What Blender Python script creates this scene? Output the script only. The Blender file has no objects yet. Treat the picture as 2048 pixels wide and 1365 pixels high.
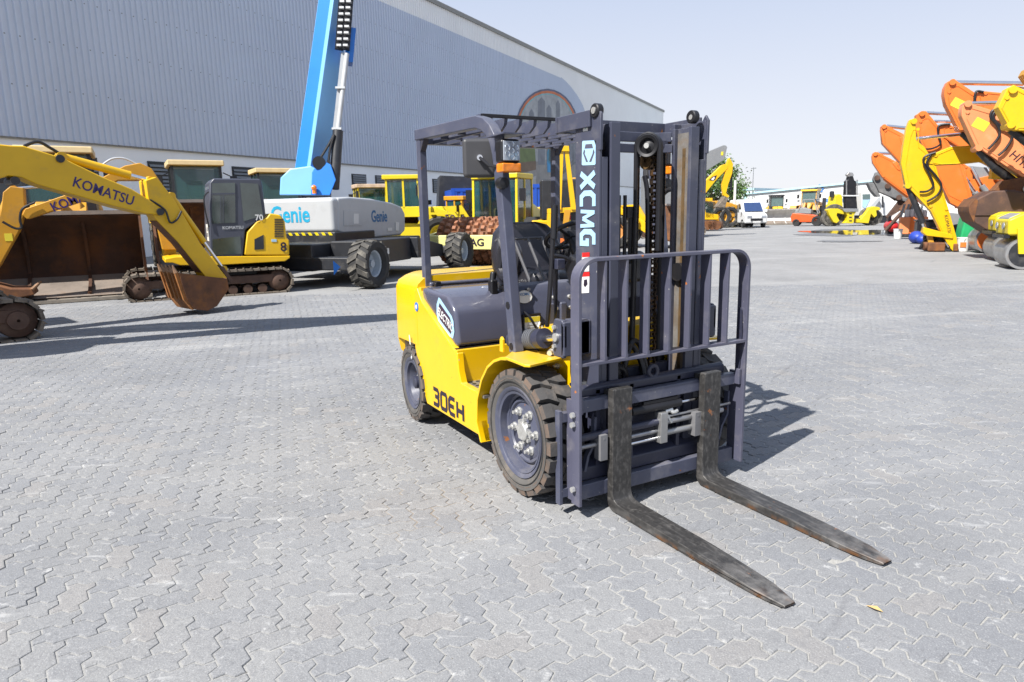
import bpy, bmesh, math, random
from mathutils import Vector, Matrix, noise
R = math.radians
rnd = random.Random(7)
C = bpy.context.scene.collection
SC = bpy.context.scene

# ------------------------------------------------------------------ camera
CAM = Vector((3.0965, -2.3356, 1.5399)); YAW, PITCH, ROLL, FPX = 2.6357, 0.1876, -0.0206, 1351.39
FW = Vector((math.cos(YAW)*math.cos(PITCH), math.sin(YAW)*math.cos(PITCH), -math.sin(PITCH)))
RT0 = Vector((math.sin(YAW), -math.cos(YAW), 0)); UP0 = RT0.cross(FW)
RT = RT0*math.cos(ROLL) + UP0*math.sin(ROLL); UP = UP0*math.cos(ROLL) - RT0*math.sin(ROLL)
cd = bpy.data.cameras.new('camera'); cam = bpy.data.objects.new('camera', cd); C.objects.link(cam)
cam.matrix_world = Matrix(((RT.x, UP.x, -FW.x, CAM.x), (RT.y, UP.y, -FW.y, CAM.y), (RT.z, UP.z, -FW.z, CAM.z), (0, 0, 0, 1)))
cd.sensor_width = 36; cd.lens = FPX/2048*36; cd.clip_start = .05; cd.clip_end = 3000
cd.dof.use_dof = True; cd.dof.focus_distance = 3.7; cd.dof.aperture_fstop = 8.0
SC.camera = cam
# ------------------------------------------------------------------ light
SUN_EL = 49.0; SUN_AZ = -74.3          # degrees; azimuth from +x towards +y
w = bpy.data.worlds.new('World'); SC.world = w; w.use_nodes = True
nt = w.node_tree; bg = nt.nodes['Background']
sky = nt.nodes.new('ShaderNodeTexSky'); sky.sky_type = 'NISHITA'; sky.sun_disc = False
sky.sun_elevation = R(SUN_EL); sky.sun_rotation = R(90-SUN_AZ)
sky.altitude = 0; sky.air_density = 1.0; sky.dust_density = 0.4; sky.ozone_density = 1.5
hz_ = nt.nodes.new('ShaderNodeMix'); hz_.data_type = 'RGBA'; hz_.inputs[0].default_value = .86      # thin dusty haze over the whole sky
nt.links.new(sky.outputs[0], hz_.inputs[6]); hc_ = nt.nodes.new('ShaderNodeMix'); hc_.data_type = 'RGBA'; hc_.inputs[6].default_value = (9.4, 9.5, 10.2, 1); hc_.inputs[7].default_value = (5.6, 6.8, 9.3, 1)
tg_ = nt.nodes.new('ShaderNodeTexCoord'); sx_ = nt.nodes.new('ShaderNodeSeparateXYZ'); mr_ = nt.nodes.new('ShaderNodeMapRange')     # haze is thickest towards the horizon
nt.links.new(tg_.outputs['Generated'], sx_.inputs[0]); nt.links.new(sx_.outputs[2], mr_.inputs[0]); mr_.inputs[2].default_value = .45
mr_.interpolation_type = 'SMOOTHSTEP'; nt.links.new(mr_.outputs[0], hc_.inputs[0]); nt.links.new(hc_.outputs[2], hz_.inputs[7])
nt.links.new(hz_.outputs[2], bg.inputs[0]); bg.inputs[1].default_value = 0.05
sl = bpy.data.lights.new('sun', 'SUN'); so = bpy.data.objects.new('sun', sl); C.objects.link(so)
sl.energy = 5.0; sl.angle = R(.53); sl.color = (1, .96, .90)
sd = Vector((math.cos(R(SUN_AZ))*math.cos(R(SUN_EL)), math.sin(R(SUN_AZ))*math.cos(R(SUN_EL)), math.sin(R(SUN_EL))))
so.rotation_euler = (-sd).to_track_quat('-Z', 'Y').to_euler()
so.location = (0, 0, 30)
SC.view_settings.view_transform = 'Standard'; SC.view_settings.look = 'None'
SC.view_settings.gamma = 1; SC.view_settings.exposure = 1.0

# ------------------------------------------------------------------ pixels of the photograph -> directions
def ray(x, y): return FW + RT*((x-1024)/FPX) - UP*((y-682.5)/FPX)
def at_depth(x, y, d): return CAM + ray(x, y)*d
def on(x, y, /, **k):
    a, v = list(k.items())[0]; i = 'xyz'.index(a); d = ray(x, y)
    return CAM + d*((v-CAM[i])/d[i])
class Plane:                      # vertical plane through (x, y) running towards azimuth az; local axes s, n, z
    def __init__(s, o, az):
        s.o = Vector((o[0], o[1], 0)); s.az = az; a = R(az)
        s.d = Vector((math.cos(a), math.sin(a), 0)); s.n = Vector((-math.sin(a), math.cos(a), 0))
    def pt(s, x, y, n=0.):
        r = ray(x, y); t = (s.n.dot(s.o + s.n*n - CAM))/s.n.dot(r); X = CAM + r*t
        return ((X-s.o).dot(s.d), X.z)
    def P(s, pts, n=0.): return [s.pt(x, y, n) for x, y in pts]

# ------------------------------------------------------------------ materials
MATS = {}; ALB = .74
def mat(name, col, rough=.5, metal=0., var=.12, vs=5., dirt=0., dcol=(.32, .29, .25), dscale=3., bump=0., bscale=80., coat=0., spec=.5, trans=0., emit=None, fine=0., alpha=None, chip=0., ccol=(.26, .10, .03), dust=0., raw=1.):
    if name in MATS: return MATS[name]
    m = bpy.data.materials.new(name); m.use_nodes = True; t = m.node_tree; N = t.nodes; L = t.links
    b = N['Principled BSDF']
    b.inputs['Roughness'].default_value = rough; b.inputs['Metallic'].default_value = metal
    b.inputs['Specular IOR Level'].default_value = spec
    if coat: b.inputs['Coat Weight'].default_value = coat; b.inputs['Coat Roughness'].default_value = .08
    if trans: b.inputs['Transmission Weight'].default_value = trans
    tc = N.new('ShaderNodeTexCoord')
    def nz(scale, det=4., rgh=.6):
        n = N.new('ShaderNodeTexNoise'); n.inputs['Scale'].default_value = scale; n.inputs['Detail'].default_value = det
        n.inputs['Roughness'].default_value = rgh; L.new(tc.outputs['Object'], n.inputs['Vector']); return n.outputs[0]
    def mix(fac, a, bcol):
        x = N.new('ShaderNodeMix'); x.data_type = 'RGBA'
        if isinstance(fac, float): x.inputs[0].default_value = fac
        else: L.new(fac, x.inputs[0])
        for i, v in ((6, a), (7, bcol)):
            if isinstance(v, tuple): x.inputs[i].default_value = (*v, 1)
            else: L.new(v, x.inputs[i])
        return x.outputs[2]
    def ramp(v, a, bb):
        r = N.new('ShaderNodeMapRange'); r.inputs[1].default_value = a; r.inputs[2].default_value = bb
        L.new(v, r.inputs[0]); return r.outputs[0]
    if metal < .6: col = tuple(c*ALB*raw for c in col); dcol = tuple(c*ALB*raw for c in dcol); ccol = tuple(c*ALB for c in ccol)
    lo = tuple(max(0, c*(1-var)) for c in col); hi = tuple(min(1, c*(1+var*.6)) for c in col)
    c = mix(ramp(nz(vs), .3, .7), lo, hi)
    if fine: c = mix(ramp(nz(220., 2.), .35, .65), mix(fine, c, (0., 0., 0.)), c)
    if dirt:
        dn = nz(dscale, 8., .68)
        f = ramp(dn, .62-.3*dirt, .78-.22*dirt)
        mm = N.new('ShaderNodeMath'); mm.operation = 'MULTIPLY'; mm.inputs[1].default_value = min(1, .45+dirt*.5); L.new(f, mm.inputs[0])
        c = mix(mm.outputs[0], c, dcol)
        rr = N.new('ShaderNodeMapRange'); rr.inputs[3].default_value = rough; rr.inputs[4].default_value = min(1, rough+.35)
        L.new(mm.outputs[0], rr.inputs[0]); L.new(rr.outputs[0], b.inputs['Roughness'])
    if chip:                                                     # paint chips down to rusty steel
        c = mix(ramp(nz(17., 3., .55), .735-.05*chip, .75-.05*chip), c, ccol)
        c = mix(ramp(nz(55., 2., .5), .77-.04*chip, .785-.04*chip), c, (.30, .29, .28))
    if dust:                                                     # settled dust on faces that look up
        g_ = N.new('ShaderNodeNewGeometry'); sp_ = N.new('ShaderNodeSeparateXYZ'); L.new(g_.outputs['Normal'], sp_.inputs[0])
        m1 = N.new('ShaderNodeMath'); m1.operation = 'MULTIPLY'; L.new(ramp(sp_.outputs[2], .35, 1.), m1.inputs[0]); L.new(ramp(nz(9., 6., .7), .3, .75), m1.inputs[1])
        m2 = N.new('ShaderNodeMath'); m2.operation = 'MULTIPLY'; m2.inputs[1].default_value = dust; L.new(m1.outputs[0], m2.inputs[0])
        c = mix(m2.outputs[0], c, (.31, .29, .26))
    L.new(c, b.inputs['Base Color'])
    if bump:
        bn = N.new('ShaderNodeBump'); bn.inputs['Strength'].default_value = bump; bn.inputs['Distance'].default_value = .01
        L.new(nz(bscale, 5.), bn.inputs['Height']); L.new(bn.outputs[0], b.inputs['Normal'])
    if alpha is not None: b.inputs['Alpha'].default_value = alpha
    if emit: b.inputs['Emission Color'].default_value = (*emit[:3], 1); b.inputs['Emission Strength'].default_value = emit[3]
    MATS[name] = m; return m

YEL = mat('forklift_yellow_paint', (.90, .545, .001), .34, var=.05, dirt=.14, dcol=(.6, .40, .10), dscale=4, coat=.25, chip=.15, ccol=(.25, .12, .04), dust=.35)
GRY = mat('slate_grey_paint', (.080, .088, .135), .38, var=.12, dirt=.35, dcol=(.185, .18, .195), dscale=5, bump=.03, chip=.45, dust=.2)
GRYD = mat('dark_slate_paint', (.035, .038, .066), .42, var=.12, dirt=.22, dcol=(.12, .11, .11), dscale=6)
HOOD = mat('hood_grey_gloss', (.085, .09, .135), .2, dust=.12, var=.06, dirt=.18, dcol=(.17, .17, .21), dscale=3, coat=.5)
BLK = mat('black_plastic', (.012, .012, .016), .38, var=.2)
BLKM = mat('black_metal', (.02, .02, .024), .45, metal=.3, var=.3, dirt=.2, dcol=(.1, .08, .06))
RUB = mat('tyre_rubber', (.075, .072, .072), .85, var=.2, dirt=.35, dcol=(.2, .165, .135), dscale=9, bump=.2, bscale=60)
RUBS = mat('tyre_sidewall_dust', (.13, .105, .09), .9, var=.3, dirt=.6, dcol=(.2, .13, .09), dscale=12, bump=.2)
RUBD = mat('tyre_rubber_groove', (.022, .022, .022), .9, var=.3)
FORK = mat('worn_black_fork_steel', (.055, .053, .052), .5, metal=.3, var=.3, vs=40, dirt=.3, dcol=(.17, .16, .15), dscale=30, bump=.06, bscale=120)
RUST = mat('rust_orange', (.33, .13, .035), .85, var=.4, vs=20, bump=.3)
CHR = mat('chrome_rod', (.72, .72, .74), .16, metal=1., var=.05)
ZINC = mat('zinc_bolt', (.62, .62, .6), .4, metal=.75, var=.2, vs=60)
STL = mat('bare_steel', (.36, .36, .36), .38, metal=.7, var=.2, dirt=.3, dcol=(.16, .1, .06))
WHT = mat('white_label', (.8, .8, .78), .5, var=.04)
LBLU = mat('pale_blue_decal', (.42, .66, .86), .4, var=.05)
RED = mat('red_label', (.62, .02, .02), .4, var=.05)
LYEL = mat('yellow_label', (.85, .70, .05), .5, var=.05)
TXT = mat('black_lettering', (.02, .012, .03), .45, var=.1)
GLASS = mat('tinted_glass', (.02, .05, .05), .05, var=.2, spec=.8, coat=.5, alpha=.55)
GLASSL = mat('pale_window_glass', (.14, .22, .22), .08, var=.2, spec=.8, coat=.5, alpha=.75)

# ------------------------------------------------------------------ mesh builder
class MB:
    def __init__(s): s.v = []; s.f = []
    def add(s, vs, fs):
        o = len(s.v); s.v += [tuple(v) for v in vs]; s.f += [tuple(i+o for i in f) for f in fs]; return s
    def box(s, x0, x1, y0, y1, z0, z1):
        return s.add([(x, y, z) for z in (z0, z1) for y in (y0, y1) for x in (x0, x1)],
                     [(0, 2, 3, 1), (4, 5, 7, 6), (0, 1, 5, 4), (2, 6, 7, 3), (0, 4, 6, 2), (1, 3, 7, 5)])
    def obox(s, c, size, M):
        h = [v/2 for v in size]; c = Vector(c); M = M.to_3x3()
        vs = [c + M @ Vector((x, y, z)) for z in (-h[2], h[2]) for y in (-h[1], h[1]) for x in (-h[0], h[0])]
        return s.add(vs, [(0, 2, 3, 1), (4, 5, 7, 6), (0, 1, 5, 4), (2, 6, 7, 3), (0, 4, 6, 2), (1, 3, 7, 5)])
    def prism(s, poly, ax, a, b, poly2=None):
        if ax == 'x': f = lambda p, t: (t, p[0], p[1])
        elif ax == 'y': f = lambda p, t: (p[0], t, p[1])
        else: f = lambda p, t: (p[0], p[1], t)
        n = len(poly); q = poly2 or poly
        vs = [f(p, a) for p in poly] + [f(p, b) for p in q]
        fs = [tuple(range(n)), tuple(range(2*n-1, n-1, -1))] + [(i, n+i, n+(i+1) % n, (i+1) % n) for i in range(n)]
        return s.add(vs, fs)
    def beam(s, p0, p1, wd, ht, up=(0, 0, 1)):
        p0, p1 = Vector(p0), Vector(p1); d = (p1-p0).normalized(); up = Vector(up)
        sd_ = d.cross(up)
        if sd_.length < 1e-4: sd_ = d.cross(Vector((1, 0, 0)))
        sd_.normalize(); u = sd_.cross(d)
        vs = [p + sd_*(wd/2*a) + u*(ht/2*b) for p in (p0, p1) for a, b in ((-1, -1), (1, -1), (1, 1), (-1, 1))]
        return s.add(vs, [(3, 2, 1, 0), (4, 5, 6, 7)] + [(i, (i+1) % 4, 4+(i+1) % 4, 4+i) for i in range(4)])
    def cyl(s, p0, p1, r, r1=None, n=16, caps=True):
        p0, p1 = Vector(p0), Vector(p1); r1 = r if r1 is None else r1
        d = (p1-p0).normalized(); a = d.orthogonal().normalized(); b = d.cross(a)
        vs = [p + (a*math.cos(2*math.pi*i/n) + b*math.sin(2*math.pi*i/n))*q for p, q in ((p0, r), (p1, r1)) for i in range(n)]
        fs = [(i, (i+1) % n, n+(i+1) % n, n+i) for i in range(n)]
        if caps: fs += [tuple(range(n-1, -1, -1)), tuple(range(n, 2*n))]
        return s.add(vs, fs)
    def lathe(s, prof, c, ax, n=32, close=False):
        c = Vector(c); d = Vector(ax).normalized(); a = d.orthogonal().normalized(); b = d.cross(a); m = len(prof)
        vs = [c + d*h + (a*math.cos(2*math.pi*i/n) + b*math.sin(2*math.pi*i/n))*r for i in range(n) for r, h in prof]
        fs = []
        for i in range(n):
            j = (i+1) % n
            for k in range(m if close else m-1):
                l = (k+1) % m
                fs.append((i*m+k, i*m+l, j*m+l, j*m+k))
        return s.add(vs, fs)
    def tube(s, pts, r, n=8, smooth=0, caps=True):
        pts = [Vector(p) for p in pts]
        if smooth: pts = catmull(pts, smooth)
        m = len(pts); rs = r if isinstance(r, (list, tuple)) else [r]*m
        t0 = (pts[1]-pts[0]).normalized(); u = t0.orthogonal().normalized(); vs = []
        for i, p in enumerate(pts):
            t = (pts[min(i+1, m-1)]-pts[max(i-1, 0)]).normalized()
            u = (u - t*u.dot(t)).normalized(); b = t.cross(u)
            vs += [p + (u*math.cos(2*math.pi*k/n) + b*math.sin(2*math.pi*k/n))*rs[i] for k in range(n)]
        fs = [(i*n+k, i*n+(k+1) % n, (i+1)*n+(k+1) % n, (i+1)*n+k) for i in range(m-1) for k in range(n)]
        if caps: fs += [tuple(range(n-1, -1, -1)), tuple(range((m-1)*n, m*n))]
        return s.add(vs, fs)
    def sweep(s, pts, wd, ht, side):     # rectangular section along a path; 'side' is the fixed side axis (width along it)
        pts = [Vector(p) for p in pts]; side = Vector(side).normalized(); m = len(pts); vs = []
        for i, p in enumerate(pts):
            a = (pts[i]-pts[i-1]).normalized() if i else None; b = (pts[i+1]-pts[i]).normalized() if i < m-1 else None
            t = (a+b).normalized() if a and b else (a or b)
            k = 1/max(.5, t.dot(a or b)); u = side.cross(t).normalized()
            vs += [p + side*(wd/2*x) + u*(ht/2*y*k) for x, y in ((-1, -1), (1, -1), (1, 1), (-1, 1))]
        fs = [(i*4+k, i*4+(k+1) % 4, i*4+4+(k+1) % 4, i*4+4+k) for i in range(m-1) for k in range(4)]
        return s.add(vs, fs + [(3, 2, 1, 0), tuple(range((m-1)*4, m*4))])
    def sphere(s, c, r, n=12, m=8, sx=1, sy=1, sz=1):
        prof = []
        vs = [(c[0], c[1], c[2]-r*sz)]
        for j in range(1, m):
            a = -math.pi/2 + math.pi*j/m
            vs += [(c[0]+r*sx*math.cos(a)*math.cos(2*math.pi*i/n), c[1]+r*sy*math.cos(a)*math.sin(2*math.pi*i/n), c[2]+r*sz*math.sin(a)) for i in range(n)]
        vs.append((c[0], c[1], c[2]+r*sz)); e = len(vs)-1
        fs = [(0, 1+(i+1) % n, 1+i) for i in range(n)] + [(e, e-n+i, e-n+(i+1) % n) for i in range(n)]
        fs += [(1+j*n+i, 1+j*n+(i+1) % n, 1+(j+1)*n+(i+1) % n, 1+(j+1)*n+i) for j in range(m-2) for i in range(n)]
        return s.add(vs, fs)
    def build(s, name, material, parent=None, bevel=0., seg=2, smooth=35, fix=True):
        me = bpy.data.meshes.new(name); me.from_pydata(s.v, [], s.f)
        if fix:
            bm = bmesh.new(); bm.from_mesh(me); bmesh.ops.recalc_face_normals(bm, faces=bm.faces); bm.to_mesh(me); bm.free()
        return finish(name, me, material, parent, bevel, seg, smooth)
def finish(name, me, material, parent, bevel=0., seg=2, smooth=35):
    if material: me.materials.append(material)
    if smooth:
        me.shade_smooth(); me.set_sharp_from_angle(angle=R(smooth))
    o = bpy.data.objects.new(name, me); C.objects.link(o); o.parent = parent
    if bevel:
        b = o.modifiers.new('bevel', 'BEVEL'); b.width = bevel; b.segments = seg; b.limit_method = 'ANGLE'; b.angle_limit = R(40)
        b.harden_normals = True
    return o
def catmull(p, k):
    out = []
    for i in range(len(p)-1):
        a, b, c, d = p[max(i-1, 0)], p[i], p[i+1], p[min(i+2, len(p)-1)]
        for j in range(k):
            t = j/k
            out.append(.5*((2*b) + (c-a)*t + (2*a-5*b+4*c-d)*t*t + (3*b-a-3*c+d)*t**3))
    return out + [p[-1]]
def thing(name, label, cat, loc=(0, 0, 0), rz=0., group=None):
    o = bpy.data.objects.new(name, None); C.objects.link(o); o.location = loc; o.rotation_euler = (0, 0, rz)
    o.empty_display_size = .3
    return tag(o, label, cat, group)
def tag(o, label, cat, group=None):
    o['label'] = label; o['category'] = cat
    if group: o['group'] = group
    return o
def struct(o): o['kind'] = 'structure'; return o
def copy_tree(o, parent=None):
    c = o.copy(); C.objects.link(c); c.parent = parent
    for ch in list(o.children): copy_tree(ch, c)
    return c
def text(name, body, M, material, parent, size=.1, bold=.0, sx=1., shear=0., space=1., depth=.0015, align='CENTER'):
    cu = bpy.data.curves.new(name, 'FONT'); cu.body = body; cu.size = size; cu.offset = bold*size; cu.extrude = depth; cu.shear = shear
    cu.align_x = align; cu.align_y = 'CENTER'; cu.space_character = space; cu.resolution_u = 3
    ob = bpy.data.objects.new(name, cu); C.objects.link(ob)
    dg = bpy.context.evaluated_depsgraph_get(); me = bpy.data.meshes.new_from_object(ob.evaluated_get(dg))
    bpy.data.objects.remove(ob); bpy.data.curves.remove(cu)
    me.transform(M @ Matrix.Diagonal((sx, 1, 1, 1))); me.materials.clear(); me.name = name
    return finish(name, me, material, parent, smooth=0)
def frame(o, ex, ez):                 # matrix with text x along ex, text y along ez
    ex = Vector(ex).normalized(); ez = Vector(ez); ez = (ez - ex*ez.dot(ex)).normalized(); n = ex.cross(ez)
    return Matrix(((ex.x, ez.x, n.x, o[0]), (ex.y, ez.y, n.y, o[1]), (ex.z, ez.z, n.z, o[2]), (0, 0, 0, 1)))
# ------------------------------------------------------------------ ground
def ground_mat(name, base, joint=False):
    m = bpy.data.materials.new(name); m.use_nodes = True; t = m.node_tree; N = t.nodes; L = t.links; b = N['Principled BSDF']
    b.inputs['Roughness'].default_value = .88; b.inputs['Specular IOR Level'].default_value = .25
    geo = N.new('ShaderNodeNewGeometry')
    def nz(scale, det=5., rgh=.6, w=None):
        n = N.new('ShaderNodeTexNoise'); n.inputs['Scale'].default_value = scale; n.inputs['Detail'].default_value = det
        n.inputs['Roughness'].default_value = rgh
        L.new(w or geo.outputs['Position'], n.inputs['Vector']); return n.outputs[0]
    def rng(v, a, bb, c=0., d=1.):
        r = N.new('ShaderNodeMapRange')
        for i, q in enumerate((a, bb, c, d)): r.inputs[i+1].default_value = q
        L.new(v, r.inputs[0]); return r.outputs[0]
    def mix(fac, a, bcol, mode='MIX'):
        x = N.new('ShaderNodeMix'); x.data_type = 'RGBA'; x.blend_type = mode
        if isinstance(fac, float): x.inputs[0].default_value = fac
        else: L.new(fac, x.inputs[0])
        for i, v in ((6, a), (7, bcol)):
            if isinstance(v, tuple): x.inputs[i].default_value = (*v, 1)
            else: L.new(v, x.inputs[i])
        return x.outputs[2]
    def stretch(sx, sy, rz=0.):
        mp = N.new('ShaderNodeMapping'); mp.vector_type = 'TEXTURE'; mp.inputs['Scale'].default_value = (1/sx, 1/sy, 1); mp.inputs['Rotation'].default_value = (0, 0, rz)
        L.new(geo.outputs['Position'], mp.inputs['Vector']); return mp.outputs[0]
    c = mix(rng(nz(.55, 6.), .35, .65), tuple(v*.80 for v in base), tuple(min(1, v*1.08) for v in base))   # broad patches
    c = mix(rng(nz(.16, 4.), .40, .62, 0., .55), c, (.335, .335, .33))                                       # warm dusty areas
    tr = nz(1., 5., .6, stretch(.16, 1.3, R(74)))                                                           # tyre tracks, swept dust
    c = mix(rng(tr, .56, .74, 0., .45), c, (.56, .55, .53)); c = mix(rng(tr, .42, .28, 0., .35), c, (.21, .21, .22))
    if not joint:
        at = N.new('ShaderNodeAttribute'); at.attribute_name = 'tone'; at.attribute_type = 'GEOMETRY'
        oi = N.new('ShaderNodeObjectInfo')
        c = mix(rng(at.outputs['Fac'], 0., 1., 0., .62), c, (.20, .212, .238))
        c = mix(rng(at.outputs['Fac'], .78, .8, 0., .3), c, (.40, .365, .32))
    sp = nz(170., 3., .7); c = mix(rng(sp, .33, .45, .5, 0.), c, (.14, .14, .145)); c = mix(rng(sp, .56, .68, 0., .5), c, (.58, .58, .57))
    md = nz(34., 5., .7); c = mix(rng(md, .30, .48, .55, 0.), c, (.165, .168, .18))
    ch = nz(9., 9., .74); c = mix(rng(ch, .60, .68, 0., .6), c, (.62, .62, .61))                        # cement smears and chips
    sc2 = nz(1., 7., .7, stretch(2.6, 13., R(62))); c = mix(rng(sc2, .59, .70, 0., .5), c, (.60, .60, .59))   # scuffs along the driving lines
    sc3 = nz(1., 6., .65, stretch(.45, 4.5, R(112))); c = mix(rng(sc3, .62, .74, 0., .5), c, (.13, .13, .14))      # dark rubber marks
    dp = on(895, 1012, z=0); vm = N.new('ShaderNodeVectorMath'); vm.operation = 'DISTANCE'; vm.inputs[1].default_value = (dp.x, dp.y, 0); L.new(geo.outputs['Position'], vm.inputs[0])
    da = N.new('ShaderNodeMath'); da.operation = 'MULTIPLY_ADD'; da.inputs[1].default_value = .55; L.new(nz(3.5, 4.), da.inputs[0]); L.new(vm.outputs[1], da.inputs[2])
    c = mix(rng(da.outputs[0], .45, .75, .75 if joint else .12, 0.), c, (.26, .20, .14))                       # rusty drip stain
    st = N.new('ShaderNodeTexNoise'); st.inputs['Scale'].default_value = 1.7; st.inputs['Detail'].default_value = 3
    L.new(geo.outputs['Position'], st.inputs['Vector']); c = mix(rng(st.outputs[0], .70, .80, 0., .3), c, (.40, .29, .17))
    c = mix(1., c, (.715, .715, .715), 'MULTIPLY'); L.new(c, b.inputs['Base Color'])
    bn = N.new('ShaderNodeBump'); bn.inputs['Strength'].default_value = .55; bn.inputs['Distance'].default_value = .004
    ad = N.new('ShaderNodeMath'); ad.inputs[1].default_value = 1.; L.new(nz(120., 5., .7), ad.inputs[0]); L.new(nz(14., 6., .7), ad.inputs[1])
    L.new(ad.outputs[0], bn.inputs['Height']); L.new(bn.outputs[0], b.inputs['Normal'])
    return m
PAV = ground_mat('weathered_paver_concrete', (.268, .274, .286))
SAND = ground_mat('joint_sand', (.44, .43, .40), True)
FARP = ground_mat('far_yard_paving', (.31, .312, .315), True)
# far sheet: the yard reaches the horizon; the near field is sunk under the pavers
gm = MB(); S = 1500.
gm.add([(-S, -S, 0), (S, -S, 0), (S, S, 0), (-S, S, 0)], [(0, 1, 2, 3)])
yard = gm.build('paved_yard', FARP, fix=False, smooth=0); yard.location.z = -.011; struct(yard)
# block paving: dominoes in 90-degree herringbone with zigzag edges
W_ = .109; PA = R(-10.5); ca, sa = math.cos(PA), math.sin(PA)
def wob(a, b):           # unit edge a->b of the lattice (integer points), canonical direction so both neighbours agree
    fl = (a > b)
    if fl: a, b = b, a
    dx, dy = b[0]-a[0], b[1]-a[1]
    amp = .125
    pts = [(a[0]+dx*t - dy*o, a[1]+dy*t + dx*o) for t, o in ((.0, 0.), (.35, amp), (.65, -amp))]
    if not fl: return pts
    pts = [(a[0]+dx*t - dy*o, a[1]+dy*t + dx*o) for t, o in ((1., 0.), (.65, -amp), (.35, amp))]
    return pts
def outline(i, j, horiz):
    Lx, Ly = (2, 1) if horiz else (1, 2)
    ring = [(i+k, j) for k in range(Lx)] + [(i+Lx, j+k) for k in range(Ly)] + [(i+Lx-k, j+Ly) for k in range(Lx)] + [(i, j+Ly-k) for k in range(Ly)]
    out = []
    for k in range(len(ring)): out += wob(ring[k], ring[(k+1) % len(ring)])
    return out
def inset(poly, d):
    n = len(poly); out = []
    for k in range(n):
        p0, p, p1 = poly[k-1], poly[k], poly[(k+1) % n]
        e0 = Vector((p[0]-p0[0], p[1]-p0[1])).normalized(); e1 = Vector((p1[0]-p[0], p1[1]-p[1])).normalized()
        n0 = Vector((-e0.y, e0.x)); n1 = Vector((-e1.y, e1.x)); b = (n0+n1); b = b/max(.6, b.length_squared/2) if b.length > 1e-6 else n0
        out.append((p[0]+b.x*d, p[1]+b.y*d))
    return out
def to_w(p): return (p[0]*W_*ca - p[1]*W_*sa, p[0]*W_*sa + p[1]*W_*ca)
def to_l(x, y): return ((x*ca + y*sa)/W_, (-x*sa + y*ca)/W_)
tiles = []
cx, cy = to_l(CAM.x, CAM.y); f2 = Vector((FW.x, FW.y)).normalized(); r2 = Vector((RT0.x, RT0.y))
DMAX = 13.5
rng_ = int(22/W_)
for j in range(int(cy)-rng_, int(cy)+rng_):
    for i in range(int(cx)-rng_, int(cx)+rng_):
        k = (i - j) % 4
        if k not in (0, 3): continue
        horiz = (k == 0)
        # herringbone: horizontal domino starts where (i-j)%4==0; vertical domino starts where (i-j)%4==3
        x, y = to_w((i+.5, j+.5)); dx, dy = x-CAM.x, y-CAM.y
        dep = dx*f2.x + dy*f2.y; lat = dx*r2.x + dy*r2.y
        if dep < .2 or dep > DMAX or abs(lat) > dep*.95+1.6: continue
        tiles.append((dep, lat, i, j, horiz))
tiles.sort(key=lambda t: t[0])
in_view = [t for t in tiles if t[0] > 1.62 and abs(t[1]) < t[0]*.80]
near = set((t[2], t[3]) for t in in_view[:300])
bv, bf, bt = [], [], []
SHAPES = {}
for h in (True, False):
    o = outline(0, 0, h); SHAPES[h] = [[to_w(p) for p in inset(o, d)] for d in (.024, .044, .080)]
sand = MB()
def paver_geo(h, x, y, dz, tx, ty, rot):
    a, bb, c2 = SHAPES[h]; n = len(a); cxx = sum(p[0] for p in a)/n; cyy = sum(p[1] for p in a)/n; cr, sr = math.cos(rot), math.sin(rot)
    def pl(p, z):
        u, v = p[0]-cxx, p[1]-cyy; u, v = u*cr-v*sr, u*sr+v*cr
        return (u+cxx+x, v+cyy+y, z+dz+u*tx+v*ty)
    vs = [pl(p, -.028) for p in a] + [pl(p, -.0045) for p in a] + [pl(p, -.0008) for p in bb] + [pl(p, 0) for p in c2]
    fs = [(k*n+q, k*n+(q+1) % n, (k+1)*n+(q+1) % n, (k+1)*n+q) for k in range(3) for q in range(n)]
    return vs, fs + [tuple(range(3*n, 4*n))]
prng = random.Random(3)
for dep, lat, i, j, h in tiles:
    x, y = to_w((i, j)); tone = prng.random()**1.5
    tone = min(1, max(0, tone*.8 + .25*noise.noise((x*.9, y*.9, 0))))
    if prng.random() < .03: tone = .9
    hz = .0008; tl = .009
    if prng.random() < .08: hz *= 1.5; tl *= 1.4
    dz = prng.gauss(0, hz) + .004*noise.noise((x*.5, y*.5, 3)); vs, fs = paver_geo(h, x, y, dz, prng.gauss(0, tl), prng.gauss(0, tl), prng.gauss(0, .012))
    if (i, j) in near:
        x0, y0 = vs[0][0], vs[0][1]
        me = bpy.data.meshes.new('paver'); me.from_pydata([(a-x0, b-y0, c) for a, b, c in vs], [], fs)
        at = me.attributes.new('tone', 'FLOAT', 'POINT'); at.data.foreach_set('value', [tone]*len(vs))
        o = finish('paver', me, PAV, yard, smooth=0); o.location = (x0, y0, .011)
    else:
        q = len(bv); bv += vs; bf += [tuple(k+q for k in f) for f in fs]; bt += [tone]*len(vs)
me = bpy.data.meshes.new('paver_field'); me.from_pydata(bv, [], bf)
at = me.attributes.new('tone', 'FLOAT', 'POINT'); at.data.foreach_set('value', bt)
pf = finish('paver_field', me, PAV, yard, smooth=0); pf.location.z = .011; pf['kind'] = 'stuff'
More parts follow.
